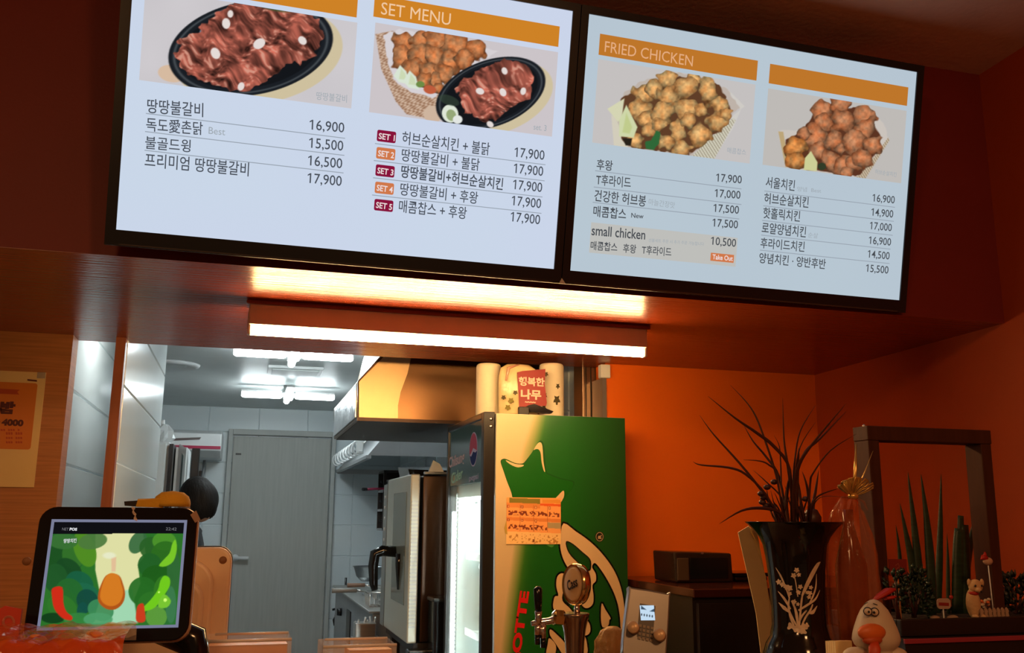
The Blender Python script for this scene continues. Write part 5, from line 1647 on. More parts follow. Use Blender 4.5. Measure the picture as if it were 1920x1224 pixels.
f = MB(); slab(TP, rrect(c0 + 0.02, d0, c1 - 0.012, d1 - 0.028, 0.035, 8), 0.012, 0.026, f); f.build('hump', m_till, t, 0.008, 3, fix=True)
for (sx, sy) in ((418, 1050), (50, 1052)):
    q = TP.px(sx, sy, 0.0)
    MB().lathe(q, [(0.0, 0.0006), (0.0055, 0.0006), (0.0062, -0.0004)], 16, axis=tuple(TP.n)).build('screw_hole', mat('brown_screw', (0.22, 0.09, 0.03), 0.5), t)
for k in range(5):
    q = TP.px(392, 1200 + k * 5, 0.0265)
    box('vent_slot', (q.x - 0.004, q.y - 0.0005, q.z), (q.x + 0.004, q.y + 0.0005, q.z + 0.0012), m_dark, t)
MB().tube([TP.pt((a0 + a1) / 2, b0 + 0.02, -0.02), (TP.pt((a0 + a1) / 2, b0, 0).x, 1.56, CT)], [0.03, 0.05], 14).build('stand', m_dark, t)

# ---- yellow cap on top of the display
t = thing('yellow_cap', 'yellow cap with dark-tipped brim lying on top of the black customer display', 'cap', Y(320, 946, 1.34))
m_cap = mat('yellow_cotton', (0.60, 0.33, 0.02), 0.8, bump=0.15, bscale=120)
cc = Y(322, 948, 1.345)
rr_ = 33 * mpp(cc)
MB().lathe((cc.x, cc.y, cc.z), [(rr_, -0.001), (rr_ * 1.0, 0.004), (rr_ * .9, 0.012), (rr_ * .6, 0.0175), (0, 0.0195)], 28, scale=(1, .8)).build('crown', m_cap, t)
bl = Y(246, 946, 1.335)
g = [(cc.x - rr_ * .4, cc.y - rr_ * .6, cc.z - 0.003), (bl.x + 0.006, bl.y - 0.006, bl.z - 0.003), (bl.x + 0.006, bl.y + 0.012, bl.z + 0.004), (cc.x - rr_ * .4, cc.y + rr_ * .6, cc.z)]
g2 = [(cc.x - rr_ * .4, cc.y - rr_ * .6, cc.z + 0.010), (bl.x + 0.008, bl.y - 0.006, bl.z + 0.006), (bl.x + 0.006, bl.y + 0.012, bl.z + 0.008), (cc.x - rr_ * .4, cc.y + rr_ * .6, cc.z + 0.009)]
MB().hexa(g, g2).build('brim', m_cap, t, 0.001, fix=True)
tp_ = Y(247, 943, 1.335)
MB().hexa([(tp_.x - 0.008, tp_.y - .004, tp_.z - 0.0035), (tp_.x + 0.009, tp_.y - .004, tp_.z - 0.0045), (tp_.x + 0.009, tp_.y + .012, tp_.z - 0.0045), (tp_.x - 0.008, tp_.y + .012, tp_.z - 0.0035)],
          [(tp_.x - 0.009, tp_.y - .004, tp_.z + 0.002), (tp_.x + 0.009, tp_.y - .004, tp_.z + 0.0035), (tp_.x + 0.009, tp_.y + .012, tp_.z + 0.0035), (tp_.x - 0.009, tp_.y + .012, tp_.z + 0.002)]).build('brim_tip', m_dark, t, fix=True)

# ---- poster on the wooden wall
WP = Plane((-0.556, BY, H), (1, 0, 0), (0, 0, 1))
t = thing('menu_poster', 'cream poster with an orange panel and the price 4000 taped to the wooden wall', 'poster', WP.px(30, 800))
a0, b0, a1, b1 = lrect(WP, [(-62, 692), (85, 699), (66, 913), (-80, 912)])
q0, q1 = WP.pt(a0, b0, 0.001), WP.pt(a1, b1, 0.004)
box('paper', (q0.x, q1.y, q0.z), (q1.x, q0.y, q1.z), mat('cream_poster_paper', (0.72, 0.50, 0.20), 0.4, var=0.03), t)
c0, d0, c1, d1 = lrect(WP, [(-50, 713), (71, 720), (58, 843), (-62, 840)])
f = MB(); f.add([WP.pt(a, b, 0.005) for a, b in rrect(c0, d0, c1, d1, 0.008)], [tuple(range(28))]); f.build('orange_panel', mat('orange_print', (0.60, 0.17, 0.02), 0.5), t)
m_pt = mat('dark_print', (0.09, 0.012, 0.008), 0.5); m_po = mat('red_print', (0.42, 0.06, 0.015), 0.5)
f = MB(); WP.poly([(-30, 727), (38, 731), (33, 735), (37, 740), (-30, 737)], 0.0055, f); f.build('red_ribbon', m_po, t)
line('poster_text', m_pt, t, WP, '빔밥', (-28, 775), (28, 777), 24, 0.0058, bold=0.07)
line('poster_text', m_pt, t, WP, '4000', (3, 798), (44, 800), 13, 0.0058, bold=0.06)
line('poster_text', m_pt, t, WP, '~', (-8, 793), (1, 793), 3, 0.0058, bold=0.05)
for (yy, x0, x1, hh) in ((808, -20, 39, 4), (815, 12, 50, 5), (823, 12, 48, 4), (831, 12, 48, 4)):
    f = MB(); n_ = int((x1 - x0) / 4.5)
    for k in range(n_):
        xx = x0 + k * 4.5
        if k % 4 == 3: continue
        WP.poly([(xx, yy), (xx + 3.3, yy + .2), (xx + 3.3, yy - hh + .8), (xx, yy - hh)], 0.0057, f)
    stuff(f.build('small_print', m_po, t))
line('poster_text', m_pt, t, WP, 'menu', (52, 714.5), (70, 716), 4, 0.0058, bold=0.04) if False else None
f = MB(); WP.poly([(52, 714), (70, 716), (70, 713), (52, 711)], 0.0058, f); f.build('corner_print', m_pt, t)
f = MB(); q = WP.px(78, 704, 0.005); f.box((q.x - 0.012, q.y - 0.0006, q.z - 0.01), (q.x + 0.012, q.y, q.z + 0.01)); f.build('tape', m_tape, t)

# ---- orange wrapped goods at the lower left
m_film = mat('orange_cellophane', (0.70, 0.10, 0.015), 0.15, alpha=0.62, var=0.2, scale=25, bump=0.6, bscale=30)
m_clear = mat('clear_cellophane', (0.75, 0.60, 0.50), 0.1, alpha=0.22, bump=0.8, bscale=35)
t = thing('wrapped_basket', 'basket of snacks wrapped in orange cellophane at the lower left', 'basket', Y(110, 1240, 1.12))
ca, cb = Y(-60, 1180, 1.12), Y(243, 1180, 1.12)
zt = Y(120, 1180, 1.12).z
nx, ny = 34, 12
v, fc = [], []
for j in range(ny):
    for i in range(nx):
        u, w_ = i / (nx - 1), j / (ny - 1)
        x = ca.x + (cb.x - ca.x) * u
        bump_ = 0.003 * math.sin(u * 17 + w_ * 5) + 0.0018 * math.sin(u * 47 - w_ * 11) + 0.0012 * rnd.uniform(-1, 1)
        if w_ < .5:
            v.append((x, 1.06 + 0.02 * w_, zt - 0.11 + 0.22 * w_ * 1.0 + bump_ * .6))
        else:
            v.append((x, 1.07 + 0.14 * (w_ - .5) * 2, zt - 0.004 + bump_ * .6 + 0.002 * math.sin(w_ * 9)))
for j in range(ny - 1):
    for i in range(nx - 1):
        a = j * nx + i
        fc.append((a, a + 1, a + 1 + nx, a + nx))
MB().add(v, fc, 0, True).build('cellophane', m_film, t)
m_cracker = mat('orange_snack', (0.75, 0.22, 0.03), 0.5, bump=0.3, bscale=60)
for k in range(9):
    xx = ca.x + 0.02 + (cb.x - ca.x - 0.04) * k / 8
    MB().ball((xx, 1.105 + 0.02 * (k % 2), zt - 0.022 + 0.004 * math.sin(k * 3)), 0.016, 12).build('snack', m_cracker if k % 2 else mat('red_snack', (0.55, 0.05, 0.02), 0.5), t)
box('tray', (ca.x, 1.07, CT), (cb.x - 0.004, 1.21, zt - 0.045), mat('woven_tray', (0.25, 0.12, 0.05), 0.7), t, 0.004)
v = []
for i in range(12):
    u = i / 11
    q = Y(205 + 52 * u, 1172 + 3 * math.sin(i * 1.9), 1.13)
    q2 = Y(205 + 50 * u, 1200, 1.12)
    v += [q, q2]
MB().add(v, [(2 * i, 2 * i + 1, 2 * i + 3, 2 * i + 2) for i in range(11)], 0, True).build('film_edge', m_clear, t)
RP = Plane(Y(0, 1200, 1.235), (1, 0, 0), (0, 0.1, 1))
t = thing('red_card', 'red card with a pale ring printed on it, behind the cellophane at far left', 'card', RP.px(0, 1200))
a0, b0, a1, b1 = lrect(RP, [(-50, 1136), (38, 1142), (34, 1215), (-50, 1215)])
f = MB(); slab(RP, [(a0, b0), (a1, b0), (a1, b1 - 0.002), (a1 - 0.018, b1 + 0.002), (a1 - 0.024, b1 - 0.002), (a0, b1)], -0.008, 0, f); f.build('card', mat('red_cardboard', (0.55, 0.035, 0.01), 0.5), t, fix=True)
box('foot', (RP.pt(a0, b0).x, 1.237, CT), (RP.pt(a1, b0).x, 1.25, RP.pt(a0, b0).z + 0.004), m_dark, t)
f = MB(); ribbon(RP, [(16.5 + 10 * math.cos(a), 1166 + 10.5 * math.sin(a)) for a in np.linspace(0, 2 * PI, 25)[:-1]], 4, 0.0008, f); f.build('ring_print', mat('pale_pink_print', (0.72, 0.22, 0.14), 0.5), t)

# ---- clear acrylic holders at the bottom edge
m_acr = mat('clear_acrylic', (0.85, 0.82, 0.80), 0.06, alpha=0.22)
m_acre = mat('bright_acrylic_edge', (0.85, 0.78, 0.72), 0.12, alpha=0.85)
m_ocard = mat('orange_card', (0.85, 0.30, 0.06), 0.45)
for (x0, x1, yy, lab) in ((386, 547, 1203, 'clear acrylic card holder with orange cards, beside the till'), (606, 744, 1213, 'clear acrylic card holder with orange cards, left of the beer tap')):
    a, b = Y(x0, yy, 1.38), Y(x1, yy - 1, 1.38)
    z = a.z
    t = thing('card_holder', lab, 'card holder', ((a.x + b.x) / 2, 1.42, CT), 'acrylic card holders on the counter')
    z0 = z - 0.09
    box('stand', ((a.x + b.x) / 2 - 0.03, 1.40, CT), ((a.x + b.x) / 2 + 0.03, 1.45, z0), m_acr, t)
    box('front_pane', (a.x, 1.38, z0), (b.x, 1.383, z), m_acr, t)
    box('back_pane', (a.x, 1.47, z0), (b.x, 1.473, z), m_acr, t)
    box('side_pane', (a.x, 1.383, z0), (a.x + 0.003, 1.47, z), m_acr, t)
    box('side_pane', (b.x - 0.003, 1.383, z0), (b.x, 1.47, z), m_acr, t)
    MB().tube([(a.x, 1.3815, z), (b.x, 1.3815, z)], 0.0022, 8).build('rim', m_acre, t)
    MB().tube([(a.x + 0.01, 1.4715, z - 0.001), (b.x, 1.4715, z - 0.001)], 0.0018, 8).build('rim', m_acre, t)
    sh = 0.038 if x0 > 500 else 0.004
    for k in range(6):
        box('card', (a.x + sh, 1.392 + k * 0.012, z0 + 0.002), (b.x - 0.005, 1.400 + k * 0.012, z - 0.007 - 0.0006 * k), m_ocard, t)

# ---- beer tap tower
BYT = 1.75
k_ = lambda x, y: Y(x, y, BYT)
m_bronze = mat('dark_nickel_tower', (0.36, 0.26, 0.18), 0.22, metal=1.0, var=0.05)
m_gold = mat('polished_brass', (0.80, 0.52, 0.20), 0.15, metal=1.0, var=0)
t = thing('beer_tap', 'brass and nickel beer tap tower with a round cream medallion and black handle', 'beer tap', (k_(1077, 1200).x, BYT, CT))
c = k_(1077, 1150)
mp_ = mpp(c)
prof = [(0.045, CT), (0.045, CT + 0.01), (0.026, CT + 0.03)]
for (py, r) in ((1260, 15), (1224, 17), (1200, 18.5), (1180, 21), (1165, 24.5), (1158, 27), (1152, 28), (1149, 27.5)):
    prof.append((r * mp_, k_(1077, py).z))
MB().lathe((c.x, BYT, 0), prof, 32).build('tower', m_bronze, t)
MB().tube([(k_(1082, 1150).x, BYT, k_(1082, 1150).z - 0.004), (k_(1082, 1130).x, BYT, k_(1082, 1128).z)], [0.0065, 0.0045], 12).build('stem', m_chrome, t)
mc = k_(1078, 1095)
ax = Vector((-0.975, -0.22, 0.05)).normalized()
R_ = 38 * mp_
MB().lathe(mc + ax * -0.012, [(R_ * .75, -0.004), (R_ * .98, 0), (R_ * 1.02, 0.008), (R_, 0.016), (R_ * .93, 0.019), (R_ * .9, 0.017)], 40, axis=tuple(ax)).build('medallion_rim', m_gold, t)
MB().lathe(mc + ax * 0.0045, [(R_ * .92, 0), (R_ * .7, 0.002), (0.0, 0.003)], 40, axis=tuple(ax)).build('medallion_face', mat('cream_enamel', (0.72, 0.48, 0.24), 0.2), t)
MPl = Plane(mc + ax * 0.009, Vector((0.22, -0.975, 0)), ax.cross(Vector((0.22, -0.975, 0)).normalized()) * -1)
if MPl.v.z < 0: MPl = Plane(MPl.o, MPl.u, -MPl.v)
line('medallion_text', m_black, t, MPl, 'Cass', (1065, 1108), (1084, 1099), 19, 0.0006, bold=0.03)
fy_ = BYT - 0.0
MB().tube([k_(1058, 1157), k_(1048, 1158), k_(1040, 1161), k_(1030, 1164), k_(1015, 1166), k_(996, 1169)], [0.013, 0.011, 0.008, 0.0065, 0.0065, 0.0045], 14).build('faucet_arm', m_chrome, t)
MB().lathe(k_(1047, 1158), [(0.009, -0.012), (0.015, -0.008), (0.015, 0.008), (0.009, 0.012)], 6, axis=(1, 0, -0.1), smooth=False).build('nut', m_gold, t)
MB().tube([k_(1010, 1168), k_(1009.5, 1156), k_(1009.5, 1146)], [0.008, 0.006, 0.0075], 12).build('lever_base', m_chrome, t)
MB().tube([k_(1009.5, 1147), k_(1009, 1125), k_(1008.5, 1104), k_(1008.5, 1099)], [0.0062, 0.0078, 0.0085, 0.004], 14).build('handle', m_gloss_black, t)
for (x0, y0, x1, y1) in ((1009, 1168, 1008, 1190), (1018, 1168, 1018.5, 1196)):
    MB().tube([k_(x0, y0), k_(x1, y1)], 0.0062, 12).build('spout', m_chrome, t)
    MB().tube([k_(x1, y1), k_(x1, y1 + 18)], 0.0052, 12).build('nozzle', m_gloss_black, t)

# ---- crinkled gold bag
t = thing('cookie_bag', 'crinkled golden cellophane bag right of the beer tap', 'bag', k_(1150, 1224))
c = Y(1149, 1240, 1.80); mp2 = mpp(c)
base_z = CT
top = Y(1148, 1174, 1.80).z
pr_ = [(0.0, base_z), (0.045, base_z), (0.047, base_z + 0.06), (36 * mp2, Y(1148, 1224, 1.80).z), (33 * mp2, Y(1148, 1200, 1.80).z), (22 * mp2, Y(1148, 1182, 1.80).z), (9 * mp2, top), (0.0, top - 0.002)]
MB().lathe((c.x, 1.80, 0), pr_, 40, wob=lambda a, z: 1 + 0.07 * math.sin(a * 7 + z * 90) + 0.05 * math.sin(a * 13 - z * 50), scale=(1, .6)).build('bag', mat('gold_cellophane', (0.60, 0.36, 0.14), 0.2, alpha=0.75, var=0.25, scale=40, bump=0.7, bscale=50), t)
for k in range(5):
    MB().ball((c.x - 0.022 + 0.011 * k, 1.80, top - 0.05 - 0.004 * (k % 2)), 0.013, 12).build('cookie', mat('brown_cookie', (0.30, 0.12, 0.04), 0.7), t)

# ---- silver keypad terminal
KP = Plane(Y(1169, 1205, 1.62), Vector((0.985, -0.16, 0.0)), Vector((0.0, 0.26, 1)))
KP = Plane(KP.o, KP.u, (KP.v - KP.u * KP.v.dot(KP.u)))
t = thing('keypad_terminal', 'silver keypad terminal with a small lit screen and two round knobs', 'terminal', KP.px(1212, 1220))
m_silver = mat('satin_silver_plastic', (0.21, 0.19, 0.17), 0.35, metal=0.5)
pts = [(1185, 1101), (1251, 1112), (1257, 1119), (1248, 1250), (1240, 1256), (1172, 1240), (1169, 1232), (1169, 1200), (1180, 1106)]
f = MB(); slab(KP, [KP.loc(*p) for p in closed(pts, 2)], -0.025, 0, f); f.build('case', m_silver, t, 0.003, fix=True)
f = MB(); slab(KP, [KP.loc(*p) for p in ((1200, 1131), (1229, 1136), (1223, 1203), (1194, 1193))], 0, 0.0008, f); f.build('keypad_panel', mat('dark_keypad_panel', (0.05, 0.035, 0.025), 0.35), t, fix=True)


def lcd(x, y):
    P = Paint(x, y, (196, 220, 240))
    P.put(P.pol([(1202, 1135), (1212, 1143), (1202, 1142)]), (60, 80, 100)); P.put(P.pol([(1228, 1140), (1218, 1146), (1228, 1147)]), (60, 80, 100))
    for i in range(5):
        m_, _ = P.ell(1203 + 5 * i, 1152 + .8 * i, 1.3, 2.4, 0, .8); P.put(m_, (70, 80, 90))
    return P.c


a0, b0, a1, b1 = lrect(KP, [(1201, 1133), (1228, 1137), (1226, 1165), (1199, 1161)])
KP.grid(a0, b0, a1, b1, 40, 40, 0.0016, lcd, 'screen', paintmat('small_lit_screen', True), t)
for r in range(4):
    for cidx in range(4):
        x = 1197.5 + cidx * 7.4 - r * 0.5; y = 1170 + r * 7.6 + cidx * 1.6
        f = MB(); slab(KP, [KP.loc(x, y), KP.loc(x + 5.2, y + 1), KP.loc(x + 4.8, y + 6), KP.loc(x - .3, y + 5)], 0.0008, 0.0022, f)
        f.build('key', mat('grey_key', (0.22, 0.16, 0.10), 0.4) if (r, cidx) == (0, 0) else bpy.data.materials['grey_key'], t, fix=True)
m_knob = mat('beige_knob', (0.62, 0.42, 0.24), 0.35, metal=0.2)
for (x, y) in ((1180, 1177), (1229, 1191)):
    q = KP.px(x + 9, y + 1, 0.0)
    MB().lathe(q, [(0.0105, 0.0), (0.0105, 0.018), (0.0095, 0.020), (0.0, 0.020)], 24, axis=tuple((KP.n + KP.u * -0.35).normalized())).build('knob', m_knob, t)
MB().tube([KP.px(1208, 1246, -0.012), (KP.px(1208, 1246).x, 1.66, CT)], [0.02, 0.035], 12).build('stand', m_gloss_black, t)

# ---- dark cabinet by the back wall and boxes on it
ctop = Y(1255, 1104, 2.62).z
t = thing('dark_cabinet', 'dark brown cabinet with glossy top between the fridge and the right wall', 'cabinet', (1.7, 2.9, 0))
cx0 = 1.30
box('body', (cx0, 2.62, 0.04), (rwx(2.62) - 0.01, BY - 0.01, ctop - 0.025), m_dark, t)
box('top', (cx0 - 0.005, 2.60, ctop - 0.025), (rwx(2.62) - 0.008, BY - 0.005, ctop), mat('glossy_dark_top', (0.05, 0.012, 0.008), 0.16, var=0.1), t, 0.003)
box('plinth', (cx0 + 0.02, 2.66, 0), (2.1, BY - 0.03, 0.04), m_black, t)
for k in range(2):
    d_ = box('door', (cx0 + 0.01 + 0.4 * k, 2.603, 0.08), (cx0 + 0.40 + 0.4 * k, 2.62, ctop - 0.04), m_dark, t, 0.002)
    MB().ball((cx0 + 0.37 + 0.08 * k, 2.595, 0.8), 0.01, 10).build('knob', m_steel, d_)
bz_ = ctop + 0.001
yb = 2.86
a_, b_ = Y(1268, 1100, yb), Y(1376, 1100, yb)
t = thing('black_box', 'large square dark box on the dark cabinet in front of the orange wall', 'box', ((a_.x + b_.x) / 2, yb + 0.1, bz_))
m_bbox = mat('brownish_black_plastic', (0.022, 0.012, 0.008), 0.22, var=0.2)
zt1, zt2 = Y(1266, 1034, yb).z, Y(1372, 1037, yb).z
MB().hexa([(a_.x, yb, bz_), (b_.x, yb, bz_), (b_.x, yb + 0.17, bz_), (a_.x, yb + 0.17, bz_)], [(a_.x - 0.004, yb, zt1), (b_.x - 0.004, yb, zt2), (b_.x - 0.004, yb + 0.17, zt2), (a_.x - 0.004, yb + 0.17, zt1)]).build('body', m_bbox, t, 0.006, fix=True)
box('front_panel', (a_.x + 0.05, yb - 0.003, bz_ + 0.012), (b_.x - 0.02, yb, zt2 - 0.014), m_gloss_black, t, 0.002)
box('curved_side', (a_.x + 0.003, yb - 0.006, bz_ + 0.006), (a_.x + 0.045, yb, zt1 - 0.02), mat('brown_sheen_plastic', (0.06, 0.035, 0.02), 0.3), t, 0.005)
box('latch', ((a_.x + b_.x) / 2 - 0.012, yb - 0.004, zt1 - 0.008), ((a_.x + b_.x) / 2 - 0.004, yb, zt1 - 0.002), m_steel, t)
a_, b_ = Y(1379, 1090, 2.9), Y(1440, 1090, 2.9)
t = thing('low_black_box', 'low dark box on the cabinet between the large dark box and the vase', 'box', (a_.x + 0.05, 2.95, bz_))
z_ = Y(1390, 1074, 2.9).z
box('body', (a_.x, 2.9, bz_), (b_.x, 3.05, z_ - 0.012), m_bbox, t, 0.005)
box('lid', (a_.x - 0.003, 2.895, z_ - 0.012), (b_.x + 0.003, 3.055, z_), m_gloss_black, t, 0.003)

# ---- vase with grass-like orchid
VY = 1.86
vc = Y(1488, 978, VY); vmp = mpp(vc)
vcx = vc.x
m_vase = mat('black_glazed_ceramic', (0.008, 0.006, 0.005), 0.09, var=0, bump=0.05, bscale=18)
m_inlay = mat('mother_of_pearl_inlay', (0.70, 0.52, 0.36), 0.3, var=0.25, scale=60)
t = vase = thing('black_vase', 'tall glossy black flared vase with pearl orchid inlay', 'vase', (vcx, VY, CT))
pp = [(978, 90), (979.5, 88), (989, 78), (1006, 65), (1021, 58.5), (1044, 54.5), (1070, 51.8), (1098, 49.8), (1137, 48.3), (1172, 48.8), (1193, 53), (1207, 61), (1224, 66)]
prof = [(r * vmp, Y(1488, y, VY).z) for y, r in pp]
zl = prof[-1][1]
prof += [(70 * vmp, zl - 0.03), (66 * vmp, zl - 0.08), (52 * vmp, zl - 0.13), (0.045, CT + 0.02), (0.055, CT + 0.001), (0, CT + 0.001)]
prof = prof[::-1] + [(88 * vmp, prof[0][1] - 0.001), (74 * vmp, prof[2][1] + 0.001), (52 * vmp, prof[4][1]), (47 * vmp, prof[5][1] - .03), (0.0, prof[5][1] - .03)]
MB().lathe((vcx, VY, 0), prof, 56).build('body', m_vase, t)
for s_ in (0, 1):      # relief loops low on the body
    pts = [(1438 + 6 * s_ * 4, 1224), (1446 + 24 * s_, 1207), (1455 + 16 * s_, 1204), (1460 + 22 * s_, 1216)]
_pz = [(p[1], p[0]) for p in prof[4:17]]


def vr(z):
    zs = sorted((Y(1488, y, VY).z, r * vmp) for y, r in pp)
    return float(np.interp(z, [q[0] for q in zs], [q[1] for q in zs]))


def onvase(x, y, off=0.0009):
    z = Y(x, y, VY - 0.05).z
    for _ in range(4):
        p = oncyl((vcx, VY, 0), vr(z) + off, x, y)
        z = p.z
    return p


c7 = lambda L: [(a / 4.31 + 1380, b / 4.31 + 940) for a, b in L]


def vstroke(L, ws, name='inlay_leaf', k=5):
    q = opened(c7(L), k)
    n = len(q)
    w_ = np.interp(np.linspace(0, 1, n), np.linspace(0, 1, len(ws)), ws) / 4.31 / 2
    v = []
    for i, (x, y) in enumerate(q):
        x0, y0 = q[max(i - 1, 0)]; x1, y1 = q[min(i + 1, n - 1)]
        L_ = math.hypot(x1 - x0, y1 - y0) or 1
        nx_, ny_ = -(y1 - y0) / L_ * w_[i], (x1 - x0) / L_ * w_[i]
        v += [onvase(x + nx_, y + ny_), onvase(x - nx_, y - ny_)]
    MB().add(v, [(2 * i, 2 * i + 1, 2 * i + 3, 2 * i + 2) for i in range(n - 1)], 0, True).build(name, m_inlay, vase)


def vblob(x, y, r, name='inlay_flower', pet=5):
    f = MB()
    x, y = x / 4.31 + 1380, y / 4.31 + 940
    r /= 4.31
    pts = [onvase(x, y, 0.0011)] + [onvase(x + r * (1 + .28 * math.cos(a * pet + x)) * math.cos(a), y + r * (1 + .28 * math.cos(a * pet + x)) * math.sin(a), 0.0011) for a in np.linspace(0, 2 * PI, 17)[:-1]]
    f.add(pts, [(0, i, i % 16 + 1) for i in range(1, 17)])
    f.build(name, m_inlay, vase)


vstroke([(535, 760), (570, 680), (620, 580), (660, 510), (683, 488)], [16, 30, 34, 26, 2])
vstroke([(590, 830), (620, 770), (645, 690), (650, 585)], [10, 14, 12, 2])
vstroke([(505, 880), (570, 840), (640, 790), (678, 715)], [14, 18, 16, 2])
vstroke([(585, 900), (620, 895), (656, 843)], [8, 30, 2])
vstroke([(432, 780), (400, 690), (360, 600), (320, 533)], [12, 12, 14, 2])
vstroke([(440, 870), (400, 800), (370, 760), (338, 724)], [12, 20, 16, 2])
vstroke([(430, 895), (390, 860), (344, 816)], [10, 30, 3])
vstroke([(500, 770), (490, 700), (480, 640), (470, 600)], [8, 8, 8, 8], 'inlay_stem')
for L in ([(500, 1020), (455, 940), (425, 860), (432, 770)], [(505, 1020), (490, 940), (475, 860), (450, 800)], [(510, 1020), (520, 900), (530, 800), (540, 740)], [(530, 1010), (560, 940), (600, 880), (620, 830)], [(470, 1010), (445, 950), (428, 890)], [(500, 1000), (530, 930), (570, 880)], [(450, 800), (490, 900), (500, 1000)]):
    vstroke(L, [14, 16, 16, 10], 'inlay_stem')
for (x, y, r) in ((345, 650, 20), (375, 672, 18), (405, 690, 20), (432, 700, 24), (435, 745, 16), (490, 555, 20), (466, 598, 20), (508, 592, 16), (605, 695, 16), (598, 740, 18), (590, 772, 16), (575, 735, 14), (520, 690, 18), (505, 735, 18), (470, 810, 18), (500, 830, 14)):
    vblob(x, y, r)
for (x, y, r) in ((440, 1008, 26), (478, 1025, 26), (512, 1030, 26), (548, 1015, 28), (572, 1000, 18), (545, 1050, 24), (505, 1045, 18)):
    vblob(x, y, r, 'inlay_rock', 3)

t = thing('grass_orchid', 'dark grass-like orchid with long arching leaves growing in the black vase', 'plant', (vcx, VY, prof[0][1]))
m_grass = mat('dark_grass_leaf', (0.05, 0.014, 0.007), 0.45, var=0.3)
c6 = lambda L: [(a / 4.08 + 1280, b / 4.08 + 700) for a, b in L]


def blade(L, wpx, y0=VY, y1=VY, m=None, name='leaf', par=None, cv=c6, k=4, flat_=0.25, prof_=None):
    q = opened(cv(L), k)
    n = len(q)
    pts = []
    for i, (x, y) in enumerate(q):
        yy = y0 + (y1 - y0) * i / (n - 1)
        pts.append(Y(x, y, yy))
    s0_ = mpp(pts[0])
    wp_ = prof_ or [0.7, 1, 1, 0.85, 0.55, 0.08]
    rs = [max(float(np.interp(i / (n - 1), np.linspace(0, 1, len(wp_)), wp_)) * wpx * s0_ / 2, 0.0003) for i in range(n)]
    return MB().tube(pts, rs, 6, flat=flat_, ref=(0.1, -1, 0.2)).build(name, m or m_grass, par)


gr = t
leaves = [
    ([(760, 1150), (700, 1030), (600, 890), (430, 680), (240, 470), (130, 320)], 5.5, .06), ([(750, 1150), (640, 930), (480, 770), (350, 720), (140, 700), (80, 675)], 4, -.05),
    ([(780, 1150), (720, 800), (640, 540), (560, 330), (480, 210), (365, 90)], 4, .05), ([(830, 1150), (820, 740), (700, 560), (560, 450), (400, 340), (195, 175)], 5.5, -.06),
    ([(800, 1150), (740, 800), (640, 640), (540, 520), (470, 400)], 5, .08), ([(770, 1150), (720, 780), (660, 700), (590, 670), (465, 660)], 3, -.03),
    ([(810, 1150), (760, 900), (750, 700), (740, 560), (700, 475)], 3, .03), ([(850, 1150), (830, 900), (800, 680), (775, 500), (765, 190)], 5, 0),
    ([(840, 1150), (845, 850), (860, 650), (900, 440), (1015, 245)], 3.5, .06), ([(860, 1150), (860, 800), (900, 560), (1015, 375)], 3, -.04),
    ([(850, 1150), (850, 900), (890, 700), (1000, 530), (1250, 230)], 8, -.08), ([(870, 1150), (870, 800), (940, 600), (1050, 500), (1250, 290)], 5, .05),
    ([(960, 1150), (975, 850), (1000, 760), (1130, 590), (1325, 465)], 4, -.05), ([(970, 1150), (985, 1010), (1050, 930), (1190, 880)], 4, -.03),
    ([(975, 1150), (1000, 1010), (1080, 940), (1290, 955)], 5, -.09), ([(985, 1150), (970, 1000), (950, 860), (915, 750)], 6, 0), ([(995, 1150), (1000, 1000), (1020, 880), (1040, 740)], 6, .03),
    ([(800, 1150), (740, 1060), (600, 1030), (450, 1050), (280, 1150)], 5, -.08), ([(770, 1150), (760, 960), (640, 830), (540, 740)], 3.5, .05), ([(730, 1150), (700, 1050), (640, 960), (600, 900)], 5, .03),
    ([(880, 1150), (870, 1000), (880, 700), (890, 570)], 8, 0), ([(915, 1150), (900, 950), (880, 800)], 6, .02), ([(940, 1150), (910, 1000), (890, 880)], 5, -.02), ([(810, 1150), (790, 980), (830, 730)], 8, 0),
]
for L, wd_, dy in leaves:
    blade(L, wd_ * 1.25, VY - 0.01, VY + dy, par=gr)
for i in range(22):
    x0 = rnd.uniform(720, 960)
    x1 = x0 + rnd.uniform(-120, 90)
    blade([(x0, 1160), ((x0 + x1) / 2 + rnd.uniform(-20, 20), 1050), (x1, rnd.uniform(840, 980))], rnd.uniform(3, 6), VY + rnd.uniform(-.03, .03), VY + rnd.uniform(-.05, .05), par=gr, k=3)
for (x, y) in ((620, 950), (610, 985), (645, 870), (700, 830), (600, 920), (640, 1010), (940, 960), (1010, 1060)):
    q = Y(x / 4.08 + 1280, y / 4.08 + 700, VY)
    MB().ball(q, 0.0075, 8, 0, (1.2, 1, .8), 6).build('bud', m_grass, gr)
MB().lathe((Y(1522, 960, VY).x, VY, Y(1522, 978, VY).z - 0.01), [(0.018, 0), (0.02, 0.02), (0.012, 0.036), (0, 0.04)], 12, wob=lambda a, z: 1 + .15 * math.sin(a * 5)).build('root_clump', m_grass, gr)
MB().lathe((vcx, VY, prof[0][1] + CT * 0), [(0, 0)], 3) if False else None

